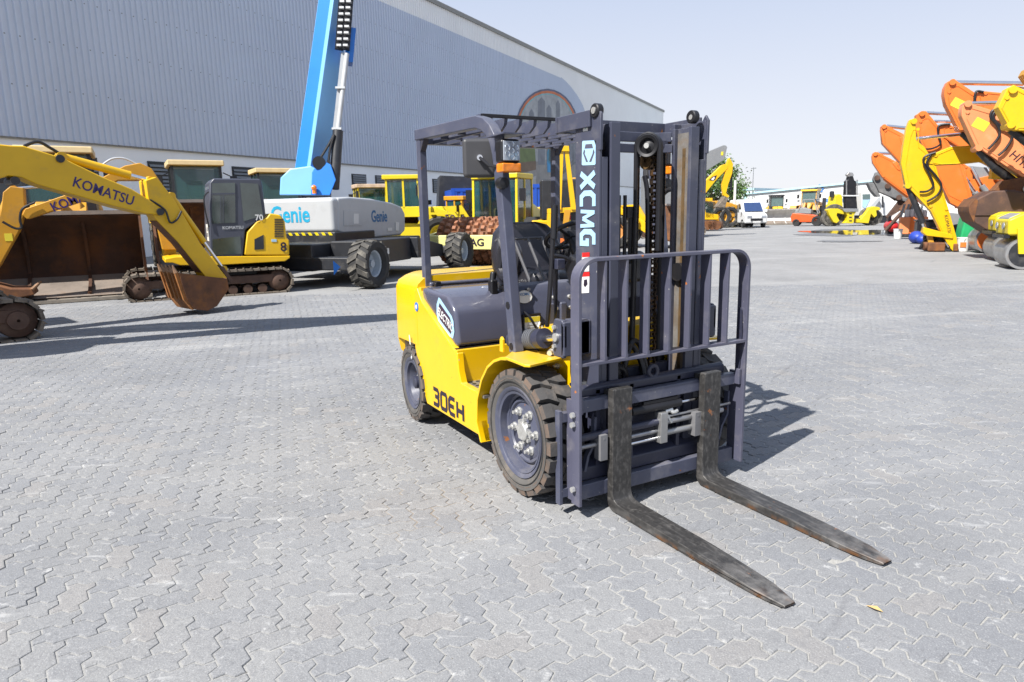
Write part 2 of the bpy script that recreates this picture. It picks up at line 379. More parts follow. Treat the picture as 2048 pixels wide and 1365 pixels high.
# joint sand under the pavers
x0, y0 = CAM.x, CAM.y
def fan(d, l): return (x0+f2.x*d+r2.x*l, y0+f2.y*d+r2.y*l, .0)
sm = MB(); n_ = 80; vs = []; fs = []
for a in range(n_+1):
    d = .1 + (13.35-.1)*(a/n_)
    for b in range(n_+1):
        p = fan(d, (b/n_*2-1)*(d*.96+1.55)); z = -.0040 + .004*noise.noise((p[0]*.5, p[1]*.5, 3)) + .0010*noise.noise((p[0]*4, p[1]*4, 7))
        vs.append((p[0], p[1], z+.011))
for a in range(n_):
    for b in range(n_): fs.append((a*(n_+1)+b, a*(n_+1)+b+1, (a+1)*(n_+1)+b+1, (a+1)*(n_+1)+b))
js = MB(); js.add(vs, fs); jo = js.build('joint_sand', SAND, yard, fix=True, smooth=0); jo['kind'] = 'stuff'

# loose grit on the paving
gr = random.Random(11); gmb = MB()
for _ in range(1500):
    d = 1.6+gr.random()**1.6*7; l = gr.uniform(-.8, .8)*d; p = fan(d, l); q = gr.uniform(.0015, .0042); h_ = gr.uniform(.5, 1.)
    a = gr.uniform(0, 6.3); ax_, ay_ = math.cos(a)*q, math.sin(a)*q
    gmb.add([(p[0]+ax_, p[1]+ay_, .010), (p[0]-ay_*.8, p[1]+ax_*.8, .010), (p[0]-ax_, p[1]-ay_, .010), (p[0]+ay_*.7, p[1]-ax_*.7, .010), (p[0]+ax_*.2, p[1], .012+q*h_)], [(0, 1, 4), (1, 2, 4), (2, 3, 4), (3, 0, 4)])
go_ = gmb.build('grit', mat('grit_stone', (.30, .28, .25), .9, var=.5, vs=3), yard, smooth=0, fix=False); go_['kind'] = 'stuff'
# ------------------------------------------------------------------ hero forklift (x forward, y to its left, front axle above the origin)
YC = .055
fk = thing('forklift', 'yellow and slate grey electric forklift with lowered forks, standing alone on the paving', 'forklift')
def my(y): return 2*YC - y
RUBG = mat('tyre_sidewall_grey', (.105, .10, .095), .85, var=.25, dirt=.4, dcol=(.2, .17, .14), dscale=14, bump=.1)
# ---- wheels
def tyre_profile(r, rr, w):
    h = w/2
    return [(rr, -h*.62), (rr+.02, -h*.80), (rr+(r-rr)*.45, -h*.97), (rr+(r-rr)*.72, -h), (r*.89, -h*.97), (r*.90, -h*.86), (r*.90, h*.86), (r*.89, h*.97),
            (rr+(r-rr)*.72, h), (rr+(r-rr)*.45, h*.97), (rr+.02, h*.80), (rr, h*.62)]
def fk_wheel(name, x, y, r, rr, w, out, nl, hub, steer=0.):
    Mz = Matrix.Translation((x, y, 0)) @ Matrix.Rotation(steer, 4, 'Z')
    Z = Vector((0, 0, r)); ax = Mz.to_3x3() @ Vector((0, out, 0)); c = Mz @ Z
    wh = MB().lathe([(rr+.001, -w*.35), (rr+.002, w*.42), (rr-.012, w*.40), (rr-.018, w*.22), (rr*.86, w*.20), (rr*.82, w*.08), (rr*.70, w*.06)] if hub == 'drive' else
                    [(rr+.001, -w*.35), (rr+.002, w*.42), (rr-.012, w*.40), (rr-.015, w*.28), (rr*.86, w*.3), (rr*.72, -w*.02), (rr*.5, -w*.1), (rr*.2, -w*.1)], c, ax, 40).build('wheel', GRY, fk)
    tp = MB().lathe(tyre_profile(r, rr, w), c, ax, 48, close=True).build('tyre', RUBG, wh)
    MB().lathe([(rr+.004, w*.40), (rr+.012, w*.44), (rr+.028, w*.46), (rr+.03, w*.40)], c, ax, 40).build('rim_flange', GRY, wh)
    # tread lugs: two staggered rows of chevron blocks reaching over the shoulder
    lug = MB(); rows = ((1, 0.), (-1, .5))
    e1 = ax; 
    a0 = ax.orthogonal().normalized(); b0 = ax.cross(a0)
    def pol(ang, rad, h): return c + ax*h + (a0*math.cos(ang) + b0*math.sin(ang))*rad
    st = 2*math.pi/nl
    for sgn, ph in rows:
        for k in range(nl):
            a = st*(k+ph); g = st*.36; sk = st*.42*sgn
            def ring(h0, h1, r0, sk0, sk1, rr0=None):
                return [pol(a-g+sk0, r0, h0), pol(a+g+sk0, r0, h0), pol(a+g+sk1, r0, h1), pol(a-g+sk1, r0, h1)]
            h_in, h_mid, h_out = sgn*w*.012, sgn*w*.25, sgn*w*.47
            top = [pol(a-g, r*.998, h_in), pol(a+g, r*.998, h_in), pol(a+g+sk*.7, r*.997, h_mid), pol(a+g+sk*.7, r*.985, h_out*.985), pol(a-g+sk*.7, r*.985, h_out*.985), pol(a-g+sk*.7, r*.997, h_mid)]
            bot = [pol(a-g*1.12, r*.90, h_in), pol(a+g*1.12, r*.90, h_in), pol(a+g*1.1+sk*.7, r*.90, h_mid), pol(a+g*1.08+sk*.7, r*.845, h_out*1.06), pol(a-g*1.08+sk*.7, r*.845, h_out*1.06), pol(a-g*1.1+sk*.7, r*.90, h_mid)]
            fl_ = [(0, 1, 2, 5), (5, 2, 3, 4)] + [(q, 6+q, 6+(q+1) % 6, (q+1) % 6) for q in range(6)]
            lug.add(top+bot, fl_ if sgn > 0 else [f_[::-1] for f_ in fl_])
    lo = lug.build('tread', RUB, wh, smooth=0, fix=False); lo.data.materials.append(RUBS)
    for p in lo.data.polygons:
        if p.index % 8 == 5: p.material_index = 1
    MB().lathe([(r*.90, -w*.455), (r*.905, -w*.40), (r*.905, w*.40), (r*.90, w*.455)], c, ax, 48).build('tread_groove', RUBD, wh)
    MB().lathe([(r*.80, w*.505), (r*.805, w*.512), (r*.815, w*.505)], c, ax, 48).build('sidewall_ring', RUBD, wh)
    return wh, c, ax, a0, b0
for sgn in (-1, 1):
    y = -.50 if sgn < 0 else my(-.50)
    wh, c, ax, a0, b0 = fk_wheel('front', 0, y, .355, .225, .225, sgn, 22, 'drive')
    MB().lathe([(.01, .045), (.150, .045), (.158, .040), (.166, .052), (.176, .052), (.186, .040), (.19, -.02)], c, ax, 40).build('rim_disc', GRY, wh)
    MB().lathe([(.0, .075), (.045, .075), (.052, .07), (.055, .03)], c, ax, 24).build('hub_cap', ZINC, wh)
    for k in range(6):
        a = 2*math.pi*k/6 + .3; d = a0*math.cos(a) + b0*math.sin(a); p = c + d*.115
        MB().cyl(p+ax*.043, p+ax*.070, .019, n=6).cyl(p+ax*.043, p+ax*.051, .026, n=14).cyl(p+ax*.065, p+ax*.090, .010, n=10).build('wheel_nut', ZINC, wh)
    for k in range(8):
        a = 2*math.pi*k/8; d = a0*math.cos(a) + b0*math.sin(a); p = c + d*.062
        MB().cyl(p+ax*.043, p+ax*.063, .012, n=6).build('hub_bolt', ZINC, wh)
    y = -.515 if sgn < 0 else my(-.515)
    wh, c, ax, a0, b0 = fk_wheel('rear', -1.62, y, .288, .168, .175, sgn, 18, 'steer', R(-4))
    MB().lathe([(.0, .062), (.036, .062), (.046, .054), (.050, .0), (.080, -.004), (.092, -.014)], c, ax, 24).build('hub_cap', GRYD, wh)
    MB().lathe([(.005, -.012), (.118, -.012), (.128, .004)], c, ax, 30).build('rim_disc', GRYD, wh)
    for k in range(6):
        a = 2*math.pi*k/6; p = c + (a0*math.cos(a) + b0*math.sin(a))*.095
        MB().cyl(p-ax*.014, p+ax*.008, .012, n=6).build('wheel_nut', ZINC, wh)
    if sgn < 0:
        MB().add([c+ax*.0895+Vector((.03, 0, .205)), c+ax*.0895+Vector((.05, 0, .195)), c+ax*.0895+Vector((.075, 0, .235)), c+ax*.0895+Vector((.055, 0, .245))], [(0, 1, 2, 3)]).build('wheel_sticker', WHT, wh, fix=False)
MB().cyl((0, -.42, .355), (0, my(-.42), .355), .09, n=20).box(-.14, .14, -.2, my(-.2), .22, .5).build('drive_axle', BLKM, fk, bevel=.02)
MB().box(-1.70, -1.54, -.45, my(-.45), .2, .34).build('steer_axle', BLKM, fk, bevel=.02)
# ---- body side panels
arch = [(-.455, .297), (-.435, .442), (-.37, .571), (-.29, .661), (-.21, .71), (-.125, .74), (-.05, .751)]
side = [(-1.352, .952), (-1.337, .938), (-.93, .739), (-.825, .688), (-.763, .667), (-.75, .555), (-.718, .478), (-.47, .471), (-.455, .297), (-.40, .18), (-.486, .2), (-1.32, .2), (-1.409, .347), (-1.508, .587), (-1.50, .70), (-1.47, 1.0), (-1.42, 1.03)]
for sgn in (-1, 1):
    f = (lambda y: y) if sgn < 0 else my
    MB().prism(side, 'y', f(-.60), f(-.55)).build('side_panel', YEL, fk, bevel=.008)
    # open step well in front of the hood: riser, tread plate with grip
    ylo, yhi = sorted((f(-.597), f(-.2)))
    MB().box(-.80, -.768, ylo, yhi, .455, .684).build('step_riser', YEL, fk, bevel=.004)
    st = MB().box(-.768, -.40, *sorted((f(-.596), f(-.2))), .452, .470).build('step_plate', STL, fk)
    hm = MB()
    for i in range(6):
        for j in range(4):
            hm.cyl((-.74+i*.05, f(-.57+j*.05), .470), (-.74+i*.05, f(-.57+j*.05), .4725), .014, n=8)
    hm.build('step_grip', BLKM, st)['kind'] = 'stuff'
    # fender: arch band flaring round the drive wheel, then a flat flange to the front
    fb = MB(); pts = [(-.40, .18)] + arch + [(.03, .752)]
    v = []; 
    for k, (x, z) in enumerate(pts):
        nx, nz_ = (-1, 0) if k < 2 else (x*.9, z-.3)
        l = math.hypot(nx, nz_); nx, nz_ = nx/l*.018, nz_/l*.018
        v += [(x, f(-.625), z), (x+nx, f(-.625), z+nz_), (x+nx, f(-.30), z+nz_), (x, f(-.30), z)]
    for k in range(len(pts)-1):
        for q in range(4): fb.f.append((k*4+q, k*4+(q+1) % 4, k*4+4+(q+1) % 4, k*4+4+q))
    fb.v = v; fb.f += [(0, 1, 2, 3), tuple(range(len(v)-4, len(v)))]
    fb.build('fender', YEL, fk, bevel=.004)
    fl = [(-.06, f(-.632)), (.16, f(-.64)), (.185, f(-.62)), (.125, f(-.385)), (.08, f(-.365)), (-.12, f(-.40)), (-.2, f(-.5))]
    MB().prism(fl, 'z', .757, .772).build('fender_flange', YEL, fk, bevel=.004)
    # front frame cheek with holes and bolts
    MB().prism([(-.25, .9), (.155, .86), (.19, .82), (.19, .62), (.10, .56), (-.25, .56)], 'y', f(-.34), f(-.31)).build('frame_cheek', YEL, fk, bevel=.006)
    for bx, bz in ((.06, .83), (.10, .60), (.02, .70)):
        MB().cyl((bx, f(-.34), bz), (bx, f(-.355), bz), .016, n=6).cyl((bx, f(-.355), bz), (bx, f(-.375), bz), .008, n=8).build('frame_bolt', ZINC, fk)
    for bx, bz in ((.13, .825), (.165, .82), (.14, .62), (.17, .64), (.15, .72)):
        MB().cyl((bx, f(-.335), bz), (bx, f(-.3415), bz), .009, n=10).build('bolt_hole', BLK, fk)
    # hook lug by the guard leg
    MB().prism([(-.26, .76), (-.22, .76), (-.22, .835), (-.24, .85), (-.255, .835)], 'y', f(-.56), f(-.545)).build('lug', YEL, fk, bevel=.003)
MB().box(-1.42, -.80, -.54, my(-.54), .18, .66).build('battery_box', GRYD, fk)
MB().box(-.80, -.25, -.2, my(-.2), .18, .66).build('floor_frame', GRYD, fk)
MB().box(-.25, .12, -.30, my(-.30), .5, .9).build('front_frame', YEL, fk, bevel=.01)
# lettering on the side
def strokes(name, glyphs, o, ex, ez, h, wdt, gap, sw, material, parent):
    ex, ez = Vector(ex), Vector(ez); nn = ex.cross(ez); x = 0
    for paths in glyphs:
        m = MB()
        for i_, pth_ in enumerate(paths): m.sweep([Vector(o) + nn*(.0006*i_) + ex*(x+p[0]*wdt) + ez*(p[1]*h) for p in pth_], .0016, sw, nn)
        m.build(name, material, parent, smooth=0, fix=True); x += wdt+gap
G3 = [[(0, 1), (.8, 1), (.95, .86), (.95, .64), (.78, .53), (.3, .53)], [(.78, .53), (.95, .40), (.95, .14), (.8, 0), (0, 0)]]
G0 = [[(.5, 1), (.12, 1), (0, .86), (0, .14), (.12, 0), (.88, 0), (1, .14), (1, .86), (.88, 1), (.5, 1)]]
GE = [[(1, 1), (.25, 1), (.02, .8), (.02, .2), (.25, 0), (1, 0)], [(.02, .5), (.85, .5)]]
GH = [[(0, 1), (0, 0)], [(1, 1), (1, 0)], [(0, .5), (1, .5)]]
strokes('model_lettering', (G3, G0, GE, GH), (-1.185, -.6015, .238), (1, 0, -.01), (.02, 0, 1), .108, .092, .040, .029, TXT, fk)
strokes('model_lettering', (G3, G0, GE, GH), (-.70, my(-.6015), .238), (-1, 0, 0), (0, 0, 1), .105, .085, .048, .034, TXT, fk)
# ---- counterweight: stacked rounded outlines
def cw_outline(d, x0=-1.44, xr=-2.08, hw=.6565, rc=.26):
    o = []; hw -= d; xr += d
    o.append((x0, -hw)); 
    for k in range(9):
        a = math.pi/2*k/8
        o.append((xr+rc-rc*math.sin(a), -(hw-rc) - rc*math.cos(a)))
    for k in range(9):
        a = math.pi/2*k/8
        o.append((xr+rc-rc*math.cos(a), (hw-rc) + rc*math.sin(a)))
    o.append((x0, hw)); return o
cwm = MB(); lev = [(.47, .04), (.50, .015), (.60, .0), (.80, .0), (1.0, .004), (1.05, .02), (1.085, .06), (1.105, .10), (1.11, .16)]
vv = []
for z, d in lev: vv += [(x, y+YC, z if (x < -1.86 or z > .61) else .61) for x, y in cw_outline(d)]
n = len(cw_outline(0)); ff = [(a*n+k, a*n+(k+1) % n, (a+1)*n+(k+1) % n, (a+1)*n+k) for a in range(len(lev)-1) for k in range(n)]
ff += [tuple(range(n-1, -1, -1)), tuple(range((len(lev)-1)*n, len(lev)*n))]
cwm.add(vv, ff).box(-2.03, -1.42, -.33, .44, .14, .62)
cwm.build('counterweight', YEL, fk)
MB().box(-1.46, -1.40, -.575, my(-.575), .62, 1.03).build('rear_bulkhead', YEL, fk)
MB().add([(-1.56, -.621, .60), (-1.54, -.621, .60), (-1.55, -.621, .67), (-1.57, -.621, .67)], [(0, 1, 2, 3)]).build('side_label', WHT, fk, fix=False)
# ---- hood
hp = [(-1.405, 1.035), (-.96, 1.022), (-.855, .945), (-.83, .90), (-.812, .69), (-.86, .69), (-1.385, .945)]
hood = MB().prism(hp, 'y', -.575, my(-.575)).build('hood', HOOD, fk, bevel=.04, seg=4)
MB().sweep([(-1.42, -.582, 1.0), (-1.405, -.582, .945), (-.87, -.582, .682), (-.80, -.578, .682)], .02, .012, (0, 1, 0)).build('hood_seal', BLK, hood)
MB().box(-.835, -.805, -.57, my(-.57), .672, .688).build('hood_seal', BLK, hood)
# badge
def on_y(pts, y): return [(on(px, py, y=y).x, y, on(px, py, y=y).z) for px, py in pts]
zb = lambda l: [(780+x/8.533, 520+y/8.533) for x, y in l]
outer = zb([(830, 640), (860, 668), (1052, 962), (1082, 1050), (1098, 1230), (1075, 1345), (1020, 1310), (822, 1040), (795, 915), (795, 760)])
inner = zb([(845, 735), (1020, 985), (1045, 1075), (1055, 1195), (1035, 1270), (850, 1020), (828, 915), (828, 800)])
MB().add(on_y(outer, -.5775), [tuple(range(len(outer)))]).build('badge_border', LBLU, hood, fix=False, smooth=0)
BDG = mat('badge_dark', (.045, .022, .05), .35)
MB().add(on_y(inner, -.5785), [tuple(range(len(inner)))]).build('badge_face', BDG, hood, fix=False, smooth=0)
a = on(780+848/8.533, 520+905/8.533, y=-.5795); b = on(780+1030/8.533, 520+1135/8.533, y=-.5795)
text('badge_lettering', 'ELECTRIC', frame((a+b)/2, b-a, (.3, 0, 1)), WHT, hood, size=.074, bold=.02, sx=.80, depth=.0004, shear=.1)
MB().add([(-1.13, -.40, 1.0265), (-1.07, -.44, 1.0250), (-1.0, -.37, 1.0225), (-1.06, -.33, 1.0245)], [(0, 1, 2, 3)]).build('hood_label', LYEL, hood, fix=False)
MB().add([(-1.18, -.20, 1.0290), (-1.10, -.25, 1.0255), (-.93, -.15, 1.0150), (-.99, -.08, 1.0215)], [(0, 1, 2, 3)]).build('hood_label', WHT, hood, fix=False)
MB().box(-1.56, -1.41, -.50, my(-.50), 1.0, 1.062).build('rear_cover', HOOD, fk, bevel=.015)
MB().box(-1.425, -1.405, -.48, my(-.5), 1.03, 1.045).build('cover_seam', BLK, fk)
MB().box(-1.47, -1.36, -.475, -.435, 1.045, 1.07).box(-1.40, -1.36, -.48, -.43, 1.035, 1.06).build('hood_hinge', BLK, fk, bevel=.006)
# round maker badge on the counterweight
bp = on(833, 614, y=-.6025)
MB().cyl((bp.x, -.600, bp.z), (bp.x, -.6045, bp.z), .033, n=20).build('round_sticker', mat('blue_sticker', (.05, .2, .6), .4), fk)
MB().cyl((bp.x, -.604, bp.z), (bp.x, -.6055, bp.z), .016, n=16).build('round_sticker', WHT, fk)
# ---- floor, cowl and dash
MB().box(-.79, -.22, -.2, my(-.2), .66, .70).build('floor_mat', BLK, fk)
cow = [(-.18, .70), (-.22, 1.08), (-.25, 1.13), (-.32, 1.14), (-.32, 1.11), (-.265, 1.10), (-.235, 1.06), (-.20, .70)]
cowl = MB().prism(cow, 'y', -.455, my(-.455)).build('front_cowl', GRY, fk, bevel=.008)
for k in range(7):
    y = -.27+k*.085
    MB().box(-.212, -.188, y, y+.045, .80, 1.02).build('cowl_rib', GRY, cowl, bevel=.01)
for px, py in ((1107, 595), (1110, 617), (1138, 593), (1139, 615)):
    p = on(px, py, x=-.215); MB().cyl((p.x-.01, p.y, p.z), (p.x+.018, p.y, p.z), .012, n=8).build('cowl_bolt', ZINC, cowl)
p = on(1048, 594, x=-.214)
ov = [(p.x+.004-.006*math.sin(2*math.pi*k/20), p.y+.052*math.cos(2*math.pi*k/20), p.z+.036*math.sin(2*math.pi*k/20)) for k in range(20)]
MB().add(ov, [tuple(range(20))]).build('oval_sticker', WHT, cowl, fix=False, smooth=0)
text('sticker_lettering', 'XCMG', frame((p.x+.007, p.y, p.z+.014), (0, 1, 0), (-.1, 0, 1)), mat('blue_print', (.05, .2, .5), .5), cowl, size=.022, bold=.01, depth=.0003)
text('sticker_lettering', 'XXXXX XXXXXX', frame((p.x+.0075, p.y, p.z-.004), (0, 1, 0), (-.1, 0, 1)), mat('red_print', (.5, .05, .05), .5), cowl, size=.010, bold=.01, depth=.0003) if False else None
# opening with manual sheet and cables
MB().box(-.225, -.184, -.44, -.325, .80, .97).build('cable_opening', BLK, cowl)
MB().box(-.186, -.1795, -.435, -.335, .815, .955).build('manual_sheet', WHT, cowl)
MB().box(-.181, -.1785, -.435, -.335, .925, .955).build('manual_sheet_band', LYEL, cowl)
for z in (.83, .845, .86, .875, .89, .905): MB().box(-.1796, -.1788, -.42, -.36, z, z+.004).build('print_line', mat('grey_print', (.35, .35, .35), .6), cowl)
MB().tube([(-.18, -.44, .99), (-.155, -.41, .95), (-.155, -.38, .90), (-.165, -.35, .87)], .007, smooth=5).tube([(-.18, -.44, .85), (-.155, -.39, .86), (-.155, -.35, .83)], .011, smooth=5).build('cable', BLK, cowl)
MB().tube([(-.17, -.34, .92), (-.16, -.36, .88), (-.16, -.335, .85), (-.165, -.33, .90)], .006, smooth=5).build('cable', ZINC, cowl)
dash = MB().prism([(-.20, 1.10), (-.09, 1.12), (-.1, 1.26), (-.2, 1.30), (-.26, 1.22)], 'y', -.12, .42).build('dashboard', BLK, fk, bevel=.02)
sc_ = Vector((-.36, .0, 1.40)); sn = Vector((-.52, 0, .85)).normalized()
col_ = MB().tube([(-.12, 0, 1.12), (-.30, 0, 1.33), tuple(sc_)], .032, 10).cyl((-.2, 0, 1.2), (-.3, 0, 1.33), .05, .04).build('steering_column', BLK, fk)
sa_ = sn.orthogonal().normalized(); sb_ = sn.cross(sa_)
sw = MB().tube([sc_ + (sa_*math.cos(2*math.pi*k/28) + sb_*math.sin(2*math.pi*k/28))*.155 for k in range(29)], .0145, 10, caps=False)
for k in range(3): sw.tube([sc_ - sn*.02, sc_ + (sa_*math.cos(2*math.pi*k/3+.4) + sb_*math.sin(2*math.pi*k/3+.4))*.152], .012, 8)
sw.cyl(sc_-sn*.03, sc_+sn*.012, .042, n=20)
kb = sc_ + sa_*.12 + sb_*.08 + sn*.03; sw.sphere(kb, .024)
sw.build('steering_wheel', BLK, fk)
MB().tube([(-.18, -.10, 1.25), (-.2, -.16, 1.28), (-.22, -.22, 1.29)], .014, 8, smooth=4).build('direction_lever', BLK, fk)
PINK = mat('magenta_knob', (.5, .03, .16), .4)
MB().box(-.66, -.60, .10, .17, 1.03, 1.075).build('charge_knob', PINK, fk, bevel=.008)
MB().prism([(-.35, 1.08), (-.27, 1.08), (-.26, 1.12), (-.34, 1.12)], 'y', .22, .30).build('stop_button', RED, fk, bevel=.008)
# ---- seat
def blob(prof, name, m, parent, seg=3, bev=.03): return MB()
seatm = MB()
sec = [(1.02, .19, -.92, .09), (1.08, .24, -.95, .10), (1.18, .265, -.98, .085), (1.30, .255, -1.015, .075), (1.40, .225, -1.045, .065), (1.455, .17, -1.06, .05), (1.475, .09, -1.065, .03)]
vs = []; ns = 24
for z, hw, xc, dp in sec:
    for k in range(ns):
        a = 2*math.pi*k/ns; ca_, sa2 = math.cos(a), math.sin(a)
        e = .6
        u = math.copysign(abs(ca_)**e, ca_); v2 = math.copysign(abs(sa2)**e, sa2)
        bolster = .05*max(0, abs(v2)-.6)/.4 if u > 0 else 0
        vs.append((xc + dp*u + bolster, .06 + hw*v2, z))
fs = [(a*ns+k, a*ns+(k+1) % ns, (a+1)*ns+(k+1) % ns, (a+1)*ns+k) for a in range(len(sec)-1) for k in range(ns)] + [tuple(range(ns-1, -1, -1)), tuple(range((len(sec)-1)*ns, len(sec)*ns))]
SEAT = mat('black_vinyl', (.022, .022, .03), .32, var=.15, bump=.05, bscale=200)
seat = MB().add(vs, fs).build('seat_back', SEAT, fk, smooth=60)
cu = []
for z, sx, sy in ((1.04, .20, .20), (1.06, .235, .235), (1.11, .245, .25), (1.15, .235, .245), (1.165, .19, .20)):
    for k in range(ns):
        a = 2*math.pi*k/ns; u = math.copysign(abs(math.cos(a))**.55, math.cos(a)); v2 = math.copysign(abs(math.sin(a))**.55, math.sin(a))
        cu.append((-.72 + sx*u, .06 + sy*v2, z + .018*abs(v2)**3))
fs2 = [(a*ns+k, a*ns+(k+1) % ns, (a+1)*ns+(k+1) % ns, (a+1)*ns+k) for a in range(4) for k in range(ns)] + [tuple(range(ns-1, -1, -1)), tuple(range(4*ns, 5*ns))]
MB().add(cu, fs2).build('seat_cushion', SEAT, fk, smooth=60)
for y in (-.20, .32):
    hr = [(-.90, y, 1.17), (-.86, y, 1.30), (-.79, y*1.02, 1.355), (-.70, y*1.03, 1.34), (-.655, y*1.03, 1.27), (-.68, y*1.02, 1.19), (-.76, y, 1.14), (-.85, y, 1.13), (-.90, y, 1.17)]
    MB().tube(hr, .034, 10, smooth=4, caps=False).build('hip_restraint', SEAT, fk)
MB().lathe([(.20, -.03), (.22, 0), (.20, .03)], (-1.0, .06, 1.03), (0, 0, 1), 20).box(-1.0, -.5, -.16, .28, 1.02, 1.05).build('seat_base', BLK, fk)
MB().box(-.99, -.93, -.255, -.20, .99, 1.10).cyl((-.97, -.225, 1.08), (-.98, -.21, 1.15), .022).build('seatbelt_reel', BLK, fk, bevel=.015)
# wire rack in front of the seat side
rk = MB()
for k in range(4):
    y = -.42+k*.10
    rk.tube([(-.50, y, 1.385), (-.33, y+.03, 1.10)], .0095, 8)
rk.tube([(-.50, -.43, 1.385), (-.50, -.11, 1.385)], .0075, 8).tube([(-.33, -.40, 1.10), (-.33, -.08, 1.10)], .0075, 8)
for k in range(4): rk.tube([(-.50, -.42+k*.1, 1.385), (-.54, -.42+k*.1, 1.375)], .0075, 8)
rk.tube([(-.33, -.39, 1.10), (-.2, -.39, 1.11)], .009, 8).build('wire_rack', mat('wire_grey', (.10, .10, .11), .45), fk)
# ---- overhead guard
gd = None
leg = [(-.62, 2.062), (-.55, 2.058), (-.47, 2.038), (-.40, 1.998), (-.348, 1.942), (-.318, 1.87), (-.300, 1.78), (-.25, 1.42), (-.165, .765)]
for sgn in (-1, 1):
    y = -.50 if sgn < 0 else my(-.50)
    lo_, hi_ = (-.53, -.468) if sgn < 0 else (my(-.468), my(-.53))
    MB().sweep([(-1.51, y, 2.085)] + [(x, y, z) for x, z in leg], .062, .072, (0, 1, 0)).build('guard_rail', GRY, fk, bevel=.008)
    MB().box(-1.50, -1.435, lo_+.006, hi_-.006, .95, 2.06).build('guard_post', GRY, fk, bevel=.006)
    MB().prism([(-1.44, 2.05), (-1.36, 2.05), (-1.44, 1.96)], 'y', y-.02, y+.02).build('guard_gusset', GRYD, fk)
    for z, x in ((1.03, -.20), (.80, -.17)):
        yo = lo_ if sgn < 0 else hi_
        MB().cyl((x, yo, z), (x, yo+.004*sgn, z), .021, n=16).build('guard_plug', BLK, fk)
    MB().box(-1.53, -1.42, y-.03, y+.03, .93, .97).build('guard_foot', GRYD, fk)
ye = my(-.50)
MB().box(-1.515, -1.45, -.50, ye, 2.02, 2.075).build('guard_crossbar', GRY, fk, bevel=.006)
MB().box(-.592, -.572, -.47, my(-.47), 2.092, 2.112).build('guard_front_lip', BLKM, fk, bevel=.003)
for yy in (-.47, my(-.47)): MB().prism([(-.78, 2.05), (-.62, 2.05), (-.575, 2.111), (-.64, 2.111)], 'y', yy-.006, yy+.006).build('guard_lip_end', GRY, fk)
for k in range(10):
    y = -.405 + k*(.92/9)
    MB().prism([(-1.46, 2.022), (-.66, 2.022), (-.595, 2.06), (-.58, 2.096), (-1.46, 2.096)], 'y', y-.008, y+.008).build('guard_slat', GRY, fk)
for x in (-1.2, -.93): MB().box(x-.012, x+.012, -.46, my(-.46), 2.030, 2.055).build('guard_crossbar', GRYD, fk)
# lamps, mirrors, brackets
LEDM = mat('lamp_reflector', (.75, .78, .82), .12, metal=.9, var=.15, vs=40)
AMB = mat('amber_lens', (.9, .25, .01), .25, var=.3, vs=30, coat=.4)
LENS = mat('clear_lens', (.5, .54, .6), .12, var=.2, vs=50, coat=.5, metal=.4)
for sgn in (-1, 1):
    f = (lambda y: y) if sgn < 0 else my
    y0 = f(-.50)
    ob = lambda *a, **k: None
    MB().prism([(-.305, 1.95), (-.20, 1.955), (-.21, 1.72), (-.26, 1.70)], 'y', f(-.537), f(-.530)).prism([(-.30, 1.95), (-.10, 1.952), (-.10, 1.945), (-.30, 1.943)], 'y', f(-.59), f(-.46)).build('lamp_bracket', GRY, fk)
    la = MB().box(-.215, -.135, f(-.585)if sgn<0 else f(-.465), f(-.465) if sgn<0 else f(-.585), 1.80, 1.925).build('work_lamp', BLK, fk, bevel=.02, seg=3)
    cyy = (f(-.525))
    MB().box(-.138, -.131, cyy-.05, cyy+.05, 1.812, 1.913).build('lamp_glass', LENS, la, bevel=.02, seg=3)
    for k in range(7):
        a = 2*math.pi*k/6; yy, zz = (cyy, 1.8625) if k == 6 else (cyy+.031*math.sin(a), 1.8625+.033*math.cos(a))
        MB().lathe([(.003, -.002), (.010, 0), (.0135, .006)], (-.132, yy, zz), (1, 0, 0), 14).build('led_cup', LEDM, la)
    MB().box(-.205, -.13, cyy-.058, cyy+.058, 1.752, 1.80).build('turn_signal', AMB, fk, bevel=.008)
    MB().lathe([(.0, .03), (.03, .025), (.035, 0), (.03, -.03), (0, -.03)], (-.235, f(-.53), 1.70), (1, 0, 0), 16).build('horn', BLK, fk)
    # mirror
    mc = Vector((-.42, f(-.575), 1.845)); mm_ = Matrix.Rotation(R(-22*sgn*-1), 3, 'Z')
    mi = MB().obox(mc, (.045, .185, .215), mm_).build('mirror_housing', mat('mirror_shell', (.055, .055, .06), .5), fk, bevel=.025, seg=3)
    MB().obox(mc - mm_ @ Vector((.0235, 0, 0)), (.004, .165, .195), mm_).build('mirror_glass', CHR, mi, bevel=.015)
    MB().cyl(mc + mm_ @ Vector((.02, 0, 0)), mc + mm_ @ Vector((.05, 0, 0)), .016).build('mirror_joint', CHR, mi)
    MB().tube([mc + mm_ @ Vector((.045, 0, 0)), (-.33, f(-.56), 1.80), (-.29, f(-.52), 1.79)], .009, 8).build('mirror_arm', BLK, mi)
# grab handle by the left leg
MB().tube([(-.26, .62, 1.62), (-.2, .63, 1.66), (-.14, .63, 1.62), (-.08, .63, 1.28), (-.1, .62, 1.22), (-.17, .61, 1.2)], .016, 10, smooth=4).build('grab_handle', BLKM, fk)
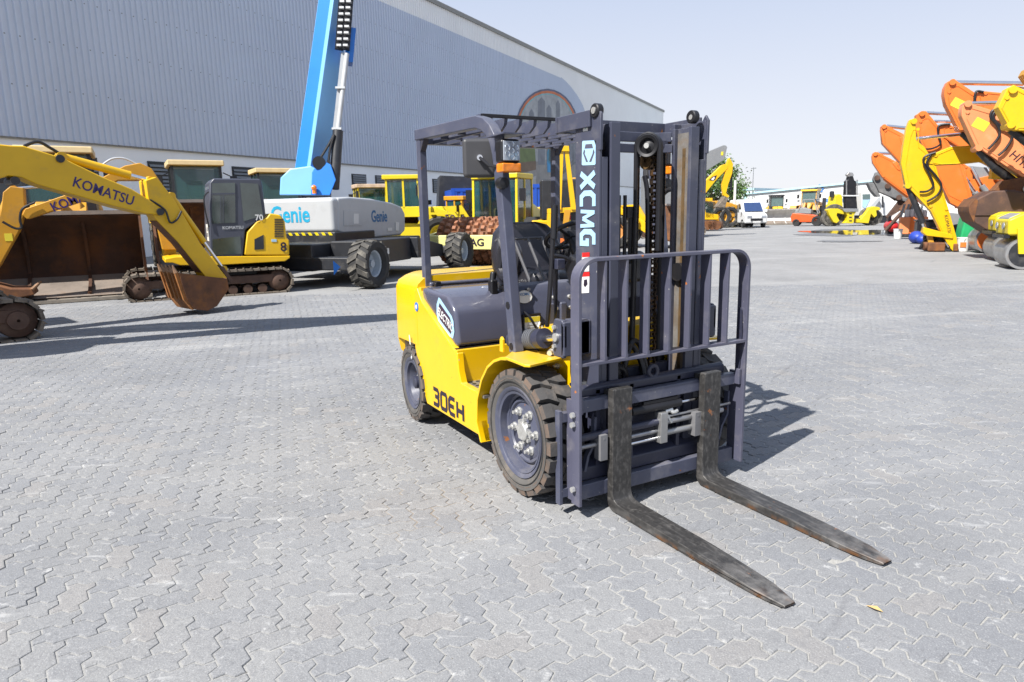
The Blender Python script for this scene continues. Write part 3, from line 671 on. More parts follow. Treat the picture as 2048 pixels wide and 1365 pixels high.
# ---- mast: outer channels, inner rails, cross members
ZT = 2.0
RAILRUST = mat('worn_rail_grease', (.26, .245, .23), .55, metal=.35, var=.35, vs=9, dirt=.6, dcol=(.2, .12, .05), dscale=7, bump=.1)
GRYM = mat('mast_slate_paint', (.062, .068, .105), .38, var=.1, dirt=.3, dcol=(.17, .165, .18), dscale=4, bump=.03, chip=.4, dust=.2)
for sgn in (-1, 1):
    f = (lambda y: y) if sgn < 0 else my
    def bx(m, x0, x1, a, b, z0, z1): return m.box(x0, x1, min(f(a), f(b)), max(f(a), f(b)), z0, z1)
    om = MB()
    bx(om, .135, .34, -.302, -.284, .10, ZT)                                   # web
    bx(om, .135, .156, -.284, -.235, .10, ZT)                                  # rear flange
    bx(om, .322, .34, -.284, -.248, .10, ZT-.20)                               # front flange, notched at the top for the roller
    o = om.build('outer_rail', GRYM, fk, bevel=.004)
    im = MB()
    bx(im, .325, .347, -.236, -.178, .14, 1.965); bx(im, .20, .222, -.236, -.178, .14, 1.965); bx(im, .222, .325, -.214, -.200, .14, 1.965)
    im.build('inner_rail', GRYM, fk, bevel=.003)
    fc = MB(); bx(fc, .223, .324, -.200, -.1985, .16, 1.94); fc.build('rail_wear_face', RAILRUST, fk)
    fc = MB(); bx(fc, .262, .286, -.1985, -.1975, .3, 1.86); fc.build('roller_track', mat('rust_track', (.16, .10, .045), .6, metal=.3, var=.4, vs=14), fk)
    ro = MB().cyl((.25, f(-.277), 1.86), (.25, f(-.24), 1.86), .055, n=20).build('mast_roller', BLKM, fk)
    for z in (.35, 1.2): MB().cyl((.275, f(-.198), z), (.275, f(-.165), z), .05, n=20).build('carriage_roller', BLKM, fk)
    # top roller on its plate
    MB().prism([(.322, 1.83), (.350, 1.83), (.352, 2.0), (.33, 2.03), (.295, 1.98), (.27, 1.93)], 'y', f(-.3035), f(-.288)).build('roller_bracket', GRYM, fk, bevel=.003)
    ZR = 2.018; yy = (-.315, -.275) if sgn < 0 else (my(-.24), my(-.20))
    tr = MB().lathe([(.015, -.019), (.030, -.019), (.034, -.014), (.034, .014), (.030, .019), (.015, .019)], (.31, sum(yy)/2, ZR), (0, 1, 0), 24, close=True).build('top_roller', BLKM, fk)
    MB().cyl((.31, yy[0]-.004, ZR), (.31, yy[1]+.004, ZR), .016, n=12).build('roller_pin', ZINC, tr)
    # pivot bracket of the tilt cylinder on the mast side
    MB().prism([(.18, .80), (.27, .80), (.28, .86), (.28, .97), (.26, 1.0), (.19, 1.0), (.17, .96), (.17, .84)], 'y', f(-.475), f(-.45)).prism([(.17, .81), (.28, .81), (.28, .99), (.17, .99)], 'y', f(-.40), f(-.304)).box(.25, .28, min(f(-.475), f(-.31)), max(f(-.475), f(-.31)), .81, .99).build('tilt_bracket', GRYM, fk, bevel=.008)
    MB().cyl((.215, f(-.49), .905), (.215, f(-.30), .905), .022, n=14).build('tilt_pin', ZINC, fk)
    for z_ in (.955, .855): MB().cyl((.20, f(-.475), z_), (.20, f(-.49), z_), .012, n=6).build('bracket_bolt', ZINC, fk)
    tc = MB().cyl((-.34, f(-.43), .80), (.0, f(-.43), .862), .046, n=20).cyl((-.03, f(-.43), .856), (.025, f(-.43), .867), .056, n=20).build('tilt_cylinder', GRYD, fk)
    bl = MB(); q0, q1 = Vector((-.20, f(-.43), .826)), Vector((-.05, f(-.43), .853))
    for k in range(7): bl.cyl(q0.lerp(q1, k/7+.01), q0.lerp(q1, k/7+.11), .056, n=18)
    bl.build('cylinder_boot', mat('grey_rubber', (.10, .105, .12), .7), tc)
    MB().cyl((.02, f(-.43), .866), (.215, f(-.43), .905), .0235, n=16).build('cylinder_rod', CHR, tc)
    MB().sphere((.05, f(-.40), .79), .022).cyl((.03, f(-.38), .80), (.07, f(-.43), .79), .015, n=8).build('hose_fitting', ZINC, fk)
    # lift cylinders behind the rails
    MB().cyl((.12, f(-.18), .2), (.12, f(-.18), 1.3), .036, n=16).build('lift_cylinder', BLKM, fk)
    MB().cyl((.12, f(-.18), 1.3), (.12, f(-.18), 1.93), .022, n=14).build('lift_rod', BLKM, fk)
    # outer top tie running back round the cylinders
    MB().box(-.01, .28, min(f(-.318), f(-.302)), max(f(-.318), f(-.302)), 1.945, 2.025).build('top_tie', GRYM, fk, bevel=.004)
MB().box(-.03, .0, -.318, my(-.318), 1.945, 2.025).build('top_tie', GRYM, fk, bevel=.004)
cb = [(.19, -.18), (.14, -.10), (.13, .055), (.14, .21), (.19, .29)]
MB().sweep([(x, y, 1.925) for x, y in cb], .05, .03, (0, 0, 1)).build('inner_crossbar', GRYM, fk, bevel=.004)
MB().sweep([(x+.01, y, 1.865) for x, y in cb], .045, .03, (0, 0, 1)).build('inner_crossbar', GRYM, fk, bevel=.004)
MB().box(.12, .19, .17, .27, 1.87, 1.91).build('chain_anchor', GRYM, fk, bevel=.004)
MB().box(.10, .14, -.28, my(-.28), .95, 1.06).build('outer_crossbar', GRYM, fk)
MB().box(.14, .20, -.24, my(-.24), .25, .36).build('outer_crossbar', GRYM, fk)
MB().box(.16, .20, -.20, my(-.20), .6, .68).build('inner_crossbar', GRYM, fk)
# hazard striped plate behind the mast
hz = MB().box(.04, .06, -.28, .40, .66, .87).build('hazard_plate', YEL, fk)
for k in range(8):
    y = -.22+k*.07
    MB().add([(.0615, y, .67), (.0615, y+.022, .67), (.0615, y+.075, .86), (.0615, y+.053, .86)], [(0, 1, 2, 3)]).build('hazard_stripe', BLK, hz, fix=False)
# hose pulley, hoses, chains
pc = on(1297, 293, x=.205)
pl_ = MB().lathe([(.014, -.018), (.035, -.012), (.042, -.03), (.056, -.034), (.060, -.03), (.052, -.012), (.052, .012), (.060, .03), (.056, .034), (.042, .03), (.035, .012), (.014, .018)], pc, (.55, -.8, 0), 32).build('hose_pulley', BLKM, fk)
pax = Vector((.55, -.8, 0)).normalized()
MB().cyl(pc-pax*.04, pc+pax*.045, .014, n=12).build('pulley_pin', ZINC, pl_)
sp = MB(); pa = pax.orthogonal().normalized(); pb = pax.cross(pa)
for k in range(5):
    d = pa*math.cos(k*1.2566) + pb*math.sin(k*1.2566)
    sp.beam(pc+d*.015, pc+d*.048, .010, .018, pax)
sp.build('pulley_spoke', BLKM, pl_)
pd = Vector((pax.y, -pax.x, 0)); 
if pd.y < 0: pd = -pd
hs = MB()
for off in (-.016, .016):
    arcp = [pc + pax*off + pd*(.062*math.cos(t)) + Vector((0, 0, .062*math.sin(t))) for t in [math.pi*k/8 for k in range(9)]]
    hs.tube([arcp[0]-Vector((0, 0, .55)), arcp[0]-Vector((0, 0, .2))] + arcp + [arcp[-1]-Vector((.0, 0, .3)), arcp[-1]-Vector((.0, .02, 1.1))], .0125, 8)
hs.build('hydraulic_hose', BLK, fk)
MB().tube([(.2, .10, 1.72), (.21, .115, 1.6), (.21, .12, 1.2), (.2, .12, .8), (.22, .09, .66)], .013, 8, smooth=4).build('hydraulic_hose', BLK, fk)
for y in (-.03, .01): MB().cyl((.15, y, .4), (.15, y, 1.62), .010, n=8).build('hose_pipe', BLKM, fk)
MB().box(.12, .16, .02, .10, 1.50, 1.56).build('hose_clamp', BLK, fk)
MB().cyl((.14, .06, 1.25), (.14, .06, 1.55), .015, n=10).build('limit_switch', BLK, fk)
for y in (.155,):
    ch = MB(); n_l = 52
    for k in range(n_l):
        z = .66 + k*.0225
        wv = .024 if k % 2 else .016
        ch.box(.205, .228, y-wv, y-wv+.005, z, z+.030).box(.205, .228, y+wv-.005, y+wv, z, z+.030).cyl((.2165, y-.026, z+.004), (.2165, y+.026, z+.004), .006, n=6)
    c_ = ch.build('lift_chain', mat('greasy_chain', (.05, .035, .025), .45, metal=.6, var=.6, vs=30, dirt=.4, dcol=(.25, .12, .03), dscale=12), fk, smooth=0)
    MB().lathe([(.01, -.03), (.045, -.03), (.05, 0), (.045, .03), (.01, .03)], (.17, y, 1.80), (0, 1, 0), 20).build('chain_sheave', mat('greasy_chain2', (.2, .12, .05), .5, metal=.5, var=.5, vs=20), fk)
for zz in (.70,): 
    MB().tube([(.25, -.10, .62), (.27, -.13, .72), (.25, -.06, .80), (.22, .02, .80), (.24, .07, .70), (.28, .06, .6)], .017, 10, smooth=6).tube([(.24, -.07, .60), (.25, -.05, .74), (.22, .02, .83), (.21, .09, .78), (.24, .11, .62)], .015, 10, smooth=6).build('hydraulic_hose', BLK, fk)
for k, cx_ in enumerate((-.19, -.145)):
    rg = MB(); cc = Vector((.29, cx_, .665))
    for j in range(22):
        a = math.pi*1.3*j/21 - .3; p = cc + Vector((0, math.cos(a)*.0, 0)) + Vector((-.03*math.cos(a)*0, .055*math.cos(a), .055*math.sin(a)))
        t = Vector((0, -math.sin(a), math.cos(a))); rg.cyl(p-t*.0035, p+t*.0035, .021, n=10)
    rg.build('spiral_hose_guard', BLK, fk)
# decals on the right-hand channel
YW = -.3035
def quad_y(px, mname, m, par=fk): MB().add(on_y(px, YW), [tuple(range(len(px)))]).build(mname, m, par, fix=False, smooth=0)
zz3 = lambda l: [(1140+x/8.53, 180+y/8.53) for x, y in l]
quad_y(zz3([(208, 885), (225, 872), (425, 862), (438, 875), (435, 1265), (420, 1282), (215, 1290), (200, 1275)]), 'emblem_plate', LBLU)
YW = -.3045
EMB = mat('emblem_grey', (.10, .10, .15), .4)
quad_y(zz3([(265, 930), (375, 922), (392, 995), (247, 1003)]), 'emblem_bar', EMB)
quad_y(zz3([(240, 1012), (222, 1085), (272, 1230), (308, 1230), (248, 1085), (258, 1045)]), 'emblem_bar', EMB)
quad_y(zz3([(400, 1010), (418, 1065), (362, 1228), (325, 1230), (385, 1085), (390, 1040)]), 'emblem_bar', EMB)
YW = -.3035
quad_y(zz3([(222, 495), (306, 488), (303, 702), (220, 712)]), 'hook_label', WHT)
YW = -.3045
quad_y(zz3([(258, 560), (275, 560), (270, 620), (275, 650), (262, 668), (248, 655), (252, 645), (263, 650)]), 'hook_mark', mat('teal_print', (.02, .35, .3), .5))
# XCMG reads downwards: letter tops point forward
tA = on(1168, 342, y=YW); tB = on(1166, 488, y=YW); xm = on(1177, 415, y=YW)
ln = (tA.z-tB.z)
GX_ = [[(0, 0), (1, 1)], [(0, 1), (1, 0)]]
GC = [[(1, .95), (.3, .95), (.05, .72), (.05, .28), (.3, .05), (1, .05)]]
GM = [[(.06, 0), (.12, 1)], [(.12, .98), (.5, .15)], [(.5, .15), (.88, .98)], [(.88, 1), (.94, 0)]]
GG = [[(.98, .95), (.3, .95), (.05, .72), (.05, .28), (.3, .05), (.92, .05), (.92, .48), (.55, .48)]]
for i_, (g_, w_, t_w) in enumerate(((GX_, .070, .027), (GC, .068, .028), (GM, .084, .0185), (GG, .068, .028))):
    strokes('maker_lettering', (g_,), (xm.x-.068, YW, tA.z-.013-.0955*i_+(.008 if i_ == 2 else 0)), (0, 0, -1), (1, 0, 0), .120, w_, 0, t_w, LBLU, fk)
for py0, py1 in ((506, 543), (545, 586)):
    YW = -.3035; quad_y([(1164, py0), (1179, py0-1), (1178, py1), (1163, py1+1)], 'warning_label', WHT)
    YW = -.3045; quad_y([(1164, py0), (1179, py0-1), (1179, py0+8), (1164, py0+9)], 'warning_band', RED)
    quad_y([(1168, py0+15), (1174, py0+14), (1175, py0+24), (1170, py0+30), (1167, py0+26)], 'warning_mark', TXT)
YW = -.3035; quad_y([(1160, 765), (1173, 763), (1173, 793), (1160, 796)], 'mast_label', WHT)
# black hose pole and wiring beside the mast
MB().tube([(.02, -.36, 1.56), (.01, -.37, 1.3), (-.0, -.385, 1.05), (-.03, -.38, .92)], .013, 10, smooth=4).cyl((.022, -.357, 1.575), (.018, -.362, 1.40), .019, n=12).build('gas_strut', BLK, fk)
MB().box(-.02, .05, -.36, -.31, 1.235, 1.29).build('strut_bracket', GRYD, fk, bevel=.005)
MB().prism([(-.06, 1.24), (.0, 1.24), (-.01, 1.0), (-.03, .96)], 'y', -.33, -.325).build('rubber_flap', BLK, fk)
# ---- carriage, load backrest, forks
ca_ = MB().box(.375, .42, -.505, my(-.505), .545, .612).build('carriage_bar', GRY, fk, bevel=.006)
MB().prism([(.33, .61), (.375, .61), (.375, .655), (.35, .672), (.33, .665)], 'y', -.46, my(-.46)).build('carriage_top', GRYD, fk, bevel=.01)
MB().box(.375, .42, -.48, my(-.50), .085, .165).build('carriage_bar', GRY, fk, bevel=.006)
MB().prism([(.31, .17), (.38, .165), (.38, .235), (.31, .28)], 'y', -.44, my(-.44)).build('carriage_web', GRYD, fk, bevel=.008)
for y in (-.33, -.11, .22, .44): MB().box(.30, .375, y-.012, y+.012, .12, .64).build('carriage_plate', GRYD, fk)
MB().box(.30, .325, -.34, .45, .14, .60).build('carriage_back', GRYD, fk)
for y in (-.42, my(-.42)):
    MB().sweep([(.375, y, .22), (.375, y+.02, .30), (.375, y+.06, .36), (.375, y+.065, .50)], .03, .014, (1, 0, 0)).build('carriage_brace', GRY, fk)
RODG = mat('dull_rod_steel', (.30, .30, .31), .35, metal=.75, var=.2, dirt=.3, dcol=(.12, .10, .09))
# fork positioner cylinders and rods
MB().cyl((.405, -.14, .50), (.405, .20, .50), .024, n=16).box(.395, .415, -.06, .18, .525, .54).build('positioner_cylinder', BLKM, fk)
MB().cyl((.405, .20, .50), (.405, .42, .50), .009, n=10).build('positioner_rod', CHR, fk)
for z, r_, y0, y1, m in ((.415, .020, -.50, .06, GRYD), (.405, .016, .06, .52, RODG), (.365, .0125, -.50, .06, RODG), (.345, .018, .06, .40, STL), (.435, .008, .06, .58, RODG), (.325, .008, -.26, .06, CHR)):
    MB().cyl((.41, y0, z), (.41, y1, z), r_, n=14).build('positioner_rod', m, fk)
MB().box(.39, .445, .035, .085, .30, .47).build('positioner_block', STL, fk, bevel=.004)
for y, z in ((-.345, .36), (.30, .375)): MB().box(.395, .45, y-.022, y+.022, z-.075, z+.06).cyl((.45, y, z+.04), (.4515, y, z+.04), .006, n=8).build('fork_guide', mat('guide_grey', (.2, .2, .21), .5, var=.2), fk, bevel=.006)
MB().tube([(.40, .12, .48), (.42, .14, .455), (.42, .17, .46)], .011, 8, smooth=3).cyl((.41, .09, .465), (.41, .14, .47), .013, n=8).cyl((.41, .10, .45), (.425, .125, .40), .009, n=8).build('hose_fitting', ZINC, fk)
ey = Vector((.36, .045, .655)); MB().tube([ey + Vector((0, .03*math.cos(2*math.pi*k/20), .03+.03*math.sin(2*math.pi*k/20))) for k in range(21)], .012, 10, caps=False).build('lifting_eye', GRYD, fk)
# backrest frame: flat bars bent round
XB0, XB1 = .398, .470; L_, R_ = -.505, .632; ZB = 1.312; rad = .10
pth = [(.434, L_, .075), (.434, L_, ZB-rad)] + [(.434, L_+rad-rad*math.cos(t), ZB-rad+rad*math.sin(t)) for t in [R(90)*k/7 for k in range(1, 8)]]
pth += [(.434, R_-rad+rad*math.sin(t), ZB-rad+rad*math.cos(t)) for t in [R(90)*k/7 for k in range(0, 8)]] + [(.434, R_, .085)]
BR = mat('backrest_paint', (.098, .10, .148), .36, var=.1, dirt=.3, dcol=(.20, .19, .21), dscale=6, chip=.6, ccol=(.5, .16, .03), dust=.2)
br = MB().sweep(pth, .072, .018, (1, 0, 0)).build('backrest_frame', BR, fk, bevel=.003)
MB().box(.40, .468, L_+.01, R_-.01, .796, .812).build('backrest_crossbar', BR, fk, bevel=.002)
for y in (-.352, -.222, -.082, .058, .198, .338, .475):
    MB().box(.402, .468, y-.007, y+.007, .812, ZB-.008).build('backrest_bar', BR, fk, bevel=.002)
    MB().prism([(.402, .812), (.468, .812), (.468, .83), (.402, .86)], 'y', y+.007, y+.010).build('weld_gusset', BR, fk)
for y in (L_, R_):
    s2 = 1 if y < 0 else -1
    MB().box(.36, .40, y-.009*1, y+.009, .09, .62).build('backrest_mount', BR, fk)
    MB().box(.418, .452, y+s2*.012, y+s2*.03, .55, .64).build('backrest_tab', BR, fk, bevel=.003)
    for z in (.16, .50, .55): MB().cyl((.43, y-s2*.012, z), (.43, y-s2*.03, z), .015, n=6).build('backrest_bolt', ZINC, fk)
MB().box(.33, .37, -.565, -.545, .06, .56).build('side_shift_stop', GRY, fk, bevel=.003)
for z_ in (.10, .5): MB().box(.33, .37, -.545, -.50, z_, z_+.045).build('stop_bracket', GRY, fk)
MB().prism([(.41, .62), (.44, .62), (.45, .86), (.44, .98), (.42, 1.0)], 'y', .612, .618).build('backrest_stay', GRYD, fk)
def fork(y):
    t = .045; r_ = .055; x1 = .47; x0 = x1-t; prof = [(x0, .655), (x1, .655), (x1, .12)]
    inner = [(x1+.035*(1-math.cos(a)), .052+.07*(1-math.sin(a))-.002) for a in [R(90)*k/4 for k in range(1, 5)]]
    prof += [(x1, .10), (x1+.012, .07), (x1+.04, .056), (x1+.10, .053), (1.05, .046), (1.40, .030), (1.515, .020), (1.52, .010), (1.50, .004), (1.0, .004), (.53, .004)]
    prof += [(x0+.05-.05*math.sin(a)*1.0, .055-.05*math.cos(a)) for a in [R(90)*k/5 for k in range(0, 6)]]
    m = MB(); hw = .0625
    # width tapers to the tip
    def wy(x): 
        if x < 1.18: return hw
        u = (x-1.18)/.34; return hw*(1-.42*u**4-.10*u)
    n = len(prof); vs = [(x, y-wy(x), z) for x, z in prof] + [(x, y+wy(x), z) for x, z in prof]
    # extra stations on the blade so that the taper bends
    def ins(pr):
        out = []
        for k in range(len(pr)):
            a, b = pr[k], pr[(k+1) % len(pr)]; out.append(a)
            if abs(b[0]-a[0]) > .2:
                for q in range(1, 8): out.append((a[0]+(b[0]-a[0])*q/8, a[1]+(b[1]-a[1])*q/8))
        return out
    pr = ins(prof); n = len(pr)
    top = [(x, y-wy(x), z) for x, z in pr]; bot = [(x, y+wy(x), z) for x, z in pr]
    m.add(top+bot, [tuple(range(n)), tuple(range(2*n-1, n-1, -1))] + [(k, n+k, n+(k+1) % n, (k+1) % n) for k in range(n)])
    o = m.build('fork', FORKM, fk, bevel=.006)
    MB().box(.36, .43, y-.05, y+.05, .615, .64).box(.355, .378, y-.05, y+.05, .55, .64).build('fork_hook', FORK, o)
    return o
def forkmat():
    m = FORK.copy(); m.name = 'worn_fork_blade'; t = m.node_tree; N = t.nodes; L = t.links; b = N['Principled BSDF']
    src = b.inputs['Base Color'].links[0].from_socket; tc = N.new('ShaderNodeTexCoord'); n = N.new('ShaderNodeTexNoise')
    n.inputs['Scale'].default_value = 7; n.inputs['Detail'].default_value = 9; n.inputs['Roughness'].default_value = .75; L.new(tc.outputs['Object'], n.inputs[0])
    r = N.new('ShaderNodeMapRange'); r.inputs[1].default_value = .625; r.inputs[2].default_value = .66; L.new(n.outputs[0], r.inputs[0])
    mx = N.new('ShaderNodeMix'); mx.data_type = 'RGBA'; L.new(r.outputs[0], mx.inputs[0]); L.new(src, mx.inputs[6]); mx.inputs[7].default_value = (.30, .11, .03, 1)
    mp = N.new('ShaderNodeMapping'); mp.inputs['Scale'].default_value = (9, 60, 25); L.new(tc.outputs['Object'], mp.inputs[0])
    n2 = N.new('ShaderNodeTexNoise'); n2.inputs['Scale'].default_value = 1.; n2.inputs['Detail'].default_value = 6; L.new(mp.outputs[0], n2.inputs[0])
    r2_ = N.new('ShaderNodeMapRange'); r2_.inputs[1].default_value = .52; r2_.inputs[2].default_value = .72; r2_.inputs[4].default_value = .28; L.new(n2.outputs[0], r2_.inputs[0])
    m3 = N.new('ShaderNodeMix'); m3.data_type = 'RGBA'; L.new(r2_.outputs[0], m3.inputs[0]); L.new(mx.outputs[2], m3.inputs[6]); m3.inputs[7].default_value = (.24, .23, .22, 1)
    sx3 = N.new('ShaderNodeSeparateXYZ'); L.new(tc.outputs['Object'], sx3.inputs[0])
    def worn(sock, a0, a1, scale, t0, t1, prev, colr):          # wear that follows the blade: rubbed bare tip, rusty lower edge
        q1 = N.new('ShaderNodeMapRange'); q1.inputs[1].default_value = a0; q1.inputs[2].default_value = a1; L.new(sock, q1.inputs[0])
        qn = N.new('ShaderNodeTexNoise'); qn.inputs['Scale'].default_value = scale; qn.inputs['Detail'].default_value = 8; L.new(tc.outputs['Object'], qn.inputs[0])
        q2 = N.new('ShaderNodeMapRange'); q2.inputs[1].default_value = t0; q2.inputs[2].default_value = t1; L.new(qn.outputs[0], q2.inputs[0])
        q3 = N.new('ShaderNodeMath'); q3.operation = 'MULTIPLY'; L.new(q1.outputs[0], q3.inputs[0]); L.new(q2.outputs[0], q3.inputs[1])
        q4 = N.new('ShaderNodeMix'); q4.data_type = 'RGBA'; L.new(q3.outputs[0], q4.inputs[0]); L.new(prev, q4.inputs[6]); q4.inputs[7].default_value = (*colr, 1); return q4.outputs[2]
    cc_ = worn(sx3.outputs[0], 1.05, 1.55, 16., .38, .66, m3.outputs[2], (.21, .20, .19))
    cc_ = worn(sx3.outputs[2], .032, .014, 14., .50, .64, cc_, (.13, .062, .026))
    L.new(cc_, b.inputs['Base Color']); return m
FORKM = forkmat()
for y in (-.2438, .3826): fork(y)
# ------------------------------------------------------------------ warehouse along the yard
CLAD = mat('lilac_grey_cladding', (.49, .55, .655), .55, raw=1.35, var=.05, vs=.3, dirt=.12, dcol=(.42, .47, .60), dscale=.6)
CLADW = mat('off_white_cladding', (.80, .81, .81), .55, raw=1.32, var=.04, vs=.3)
WALLW = mat('white_render_wall', (.82, .85, .87), .8, raw=1.32, var=.05, vs=.6, dirt=.15, dcol=(.68, .69, .71), dscale=.8)
LOUV = mat('grey_louvre', (.22, .24, .26), .5, var=.1)
TRIM = mat('roof_trim_grey', (.30, .30, .28), .6)
WP = Plane((-43.05, 17.6), 123.9)
wh_ = thing('warehouse', 'long lilac grey corrugated warehouse with white lower wall and off-white top band', 'building', WP.o, R(WP.az))
S0, S1, ZE = -70., 61.2, 15.7
MB().box(S0, S1, .30, 22, 0, 15.3).build('core', WALLW, wh_)
MB().box(S0, S1, 0., .30, 0, 4.5).build('lower_wall', WALLW, wh_)
MB().box(S0, S1, -.10, .28, 4.5, 4.56).build('drip_flashing', TRIM, wh_)
def corr(s0, s1, z0f, z1f, n0=-.09, pitch=.25, dp=.06):     # trapezoidal sheet; z0f/z1f functions of s or numbers
    z0 = z0f if callable(z0f) else (lambda s: z0f); z1 = z1f if callable(z1f) else (lambda s: z1f)
    m = MB(); k = 0; pts = []
    s = s0
    while s < s1-1e-6:
        for ds, n in ((0, 0), (.42, 0), (.56, -dp), (.86, -dp)): 
            if s+ds*pitch <= s1: pts.append((s+ds*pitch, n0+n))
        s += pitch
    pts.append((s1, n0)); vs = []
    for s, n in pts: vs += [(s, n, z0(s)), (s, n, z1(s))]
    m.add(vs, [(2*i, 2*i+2, 2*i+3, 2*i+1) for i in range(len(pts)-1)]); return m
arcx = [(19.5, 14.48), (22.3, 14.48), (23.6, 14.25), (24.9, 13.93), (26.5, 13.4), (28.1, 12.63), (29.3, 11.6), (30.4, 10.2), (31.2, 8.3), (31.6, 6.4), (31.7, 4.56)]
def ptop(s):
    if s <= 22.3: return 14.40
    for (a, za), (b, zb_) in zip(arcx, arcx[1:]):
        if a <= s <= b: return za + (zb_-za)*(s-a)/(b-a)
    return 4.56
rows = [4.56, 6.42, 8.10, 9.78, 11.42, 13.0, 14.40]
for q in range(len(rows)-1):
    s = S0
    while s < 22:
        corr(s, min(s+12, 22), rows[q]-(.04 if q else 0), rows[q+1], n0=-.09-.002*(q % 2)).build('cladding_sheet', CLAD, wh_, smooth=0, fix=False); s += 12
    m = MB()
    for i in range(int((22-S0)/.5)): m.box(S0+i*.5+.16, S0+i*.5+.21, -.155, -.12, rows[q+1]-.07, rows[q+1]-.03)
    if q < len(rows)-2: m.build('cladding_screw', LOUV, wh_, smooth=0)['kind'] = 'stuff'
corr(22., 31.6, 4.56, ptop, n0=-.09).build('cladding_sheet', CLAD, wh_, smooth=0, fix=False)
s = S0
while s < 60:
    e = min(s+12, S1)
    corr(s, e, lambda q: max(14.40 if q <= 22 else ptop(q), 4.56), ZE, n0=-.084).build('upper_sheet', CLADW, wh_, smooth=0, fix=False); s += 12
MB().box(S0, S1+.25, -.25, .3, ZE, ZE+.28).build('eaves_gutter', TRIM, wh_)
MB().box(S1, S1+.06, -.12, 22, 0, ZE).build('end_wall', CLADW, wh_)
MB().add([(S0, .0, ZE+.2), (S1, .0, ZE+.2), (S1, 22, ZE+1.2), (S0, 22, ZE+1.2)], [(0, 1, 2, 3)]).build('roof', TRIM, wh_)
lv = []
for sx in [-40.5, -36, -31.8, -27.3, -22.8, -18.4, -13.9, -9.66, -7.43, -5.2, -1.0, 3.4, 8.]:
    w_ = 2.2 if sx < -11 else 1.2
    z0, z1 = (2.5, 3.95) if sx < -11 else (3.1, 3.95)
    fr = MB().box(sx-.06, sx+w_+.06, -.05, .02, z0-.06, z1+.06).build('louvre_window', mat('louvre_dark', (.03, .035, .04), .6), wh_)
    k = 0; z = z0
    while z < z1-.05:
        MB().prism([(-.10, z), (-.055, z+.10), (-.05, z+.10), (-.09, z)], 'x', sx, sx+w_).build('slat', LOUV, fr, smooth=0); z += .125 if sx > -11 else .16
# dark machine doors
for sx in (-31.0, -16.5): MB().box(sx, sx+4.0, -.04, .02, 0, 3.6).build('roller_door', mat('door_grey', (.12, .14, .15), .5), wh_)
# painted mural on the far part of the wall (flat print)
def mural(name, px, colr, n): 
    m_ = mat('mural_'+name, colr, .6, var=.25, vs=1.2)
    pts = WP.P(px, n); return MB().add([(s, n, z) for s, z in pts], [tuple(range(len(px)))]).build('mural_'+name, m_, wh_, fix=False, smooth=0)
def arc_px(cx_, cy_, rx, ry, a0, a1, k=18): return [(cx_+rx*math.cos(R(a0+(a1-a0)*i/k)), cy_-ry*math.sin(R(a0+(a1-a0)*i/k))) for i in range(k+1)]
def band(r0, r1): return arc_px(1094, 262, 64*r1, 84*r1, 184, -30) + arc_px(1094, 262, 64*r0, 84*r0, -30, 184)
mural('sky', arc_px(1094, 262, 62, 82, 184, -30) + [(1150, 400), (1000, 400), (1020, 330)], (.42, .44, .46), -.16)
mural('ground', [(955, 405), (1000, 340), (1180, 300), (1180, 400)], (.33, .32, .31), -.165)
for nm, r0, r1, cl in (('band_dark', .955, 1.0, (.10, .12, .2)), ('band_orange', .895, .955, (.62, .17, .06)), ('band_teal', .865, .895, (.2, .5, .55))): mural(nm, band(r0, r1), cl, -.17)
for i, (px, w2, py) in enumerate(((1063, 5, 218), (1083, 7, 195), (1098, 5, 210), (1116, 4, 200), (1131, 8, 240), (1142, 5, 262), (1152, 7, 270))):
    mural('tower', [(px-w2, 330), (px-w2, py+8), (px, py), (px+w2, py+8), (px+w2, 330)], (.22+.05*(i % 3), .24+.05*(i % 2), .28+.04*(i % 3)), -.172)
mural('trees', [(1020, 330), (1025, 292), (1045, 285), (1070, 296), (1072, 332)], (.16, .22, .07), -.174)
mural('earth', [(1020, 352), (1020, 328), (1072, 322), (1072, 340)], (.20, .13, .08), -.176)
mural('platform', [(985, 395), (1072, 352), (1072, 372), (1020, 398)], (.5, .5, .5), -.177)
for k in range(4): mural('rail', [(1100-k*6, 385), (1128+k*9, 320), (1130+k*9, 320), (1106-k*6, 385)], (.16, .16, .17), -.178)
mural('train_nose', [(1095, 345), (1094, 305), (1100, 291), (1108, 288), (1115, 295), (1117, 318), (1114, 345)], (.05, .28, .45), -.18)
mural('train_window', [(1097, 320), (1098, 300), (1105, 293), (1113, 300), (1114, 318), (1106, 330)], (.05, .13, .15), -.182)
mural('train_stripe', [(1094, 322), (1104, 334), (1116, 322), (1117, 345), (1095, 345)], (.05, .35, .7), -.184)
# ------------------------------------------------------------------ white hall across the yard
HW = mat('bright_white_sheet', (.78, .79, .79), .5, var=.03, vs=.2)
HB = mat('sky_blue_trim', (.50, .76, .86), .5)
o2 = at_depth(1489, 430, 76); e2 = at_depth(1790, 430, 66)
HP = Plane((o2.x, o2.y), math.degrees(math.atan2(e2.y-o2.y, e2.x-o2.x)))
h2 = thing('white_hall', 'white sheet-metal hall with pale blue roof edge behind the parked machines', 'building', HP.o, R(HP.az))
LL = 52.; zl = HP.pt(1489, 388)[1]; zr = HP.pt(1745, 362)[1]; sr_ = HP.pt(1745, 362)[0]
apex = (sr_, zr); 
prof = [(0, 0), (LL, 0), (LL, zl), (apex[0], zr), (0, zl)]
MB().prism(prof, 'y', 0, 40).build('wall', HW, h2, smooth=0)
MB().sweep([(0, -.1, zl), (apex[0], -.1, zr), (LL, -.1, zl)], .25, .18, (0, 1, 0)).build('roof_edge', HB, h2)
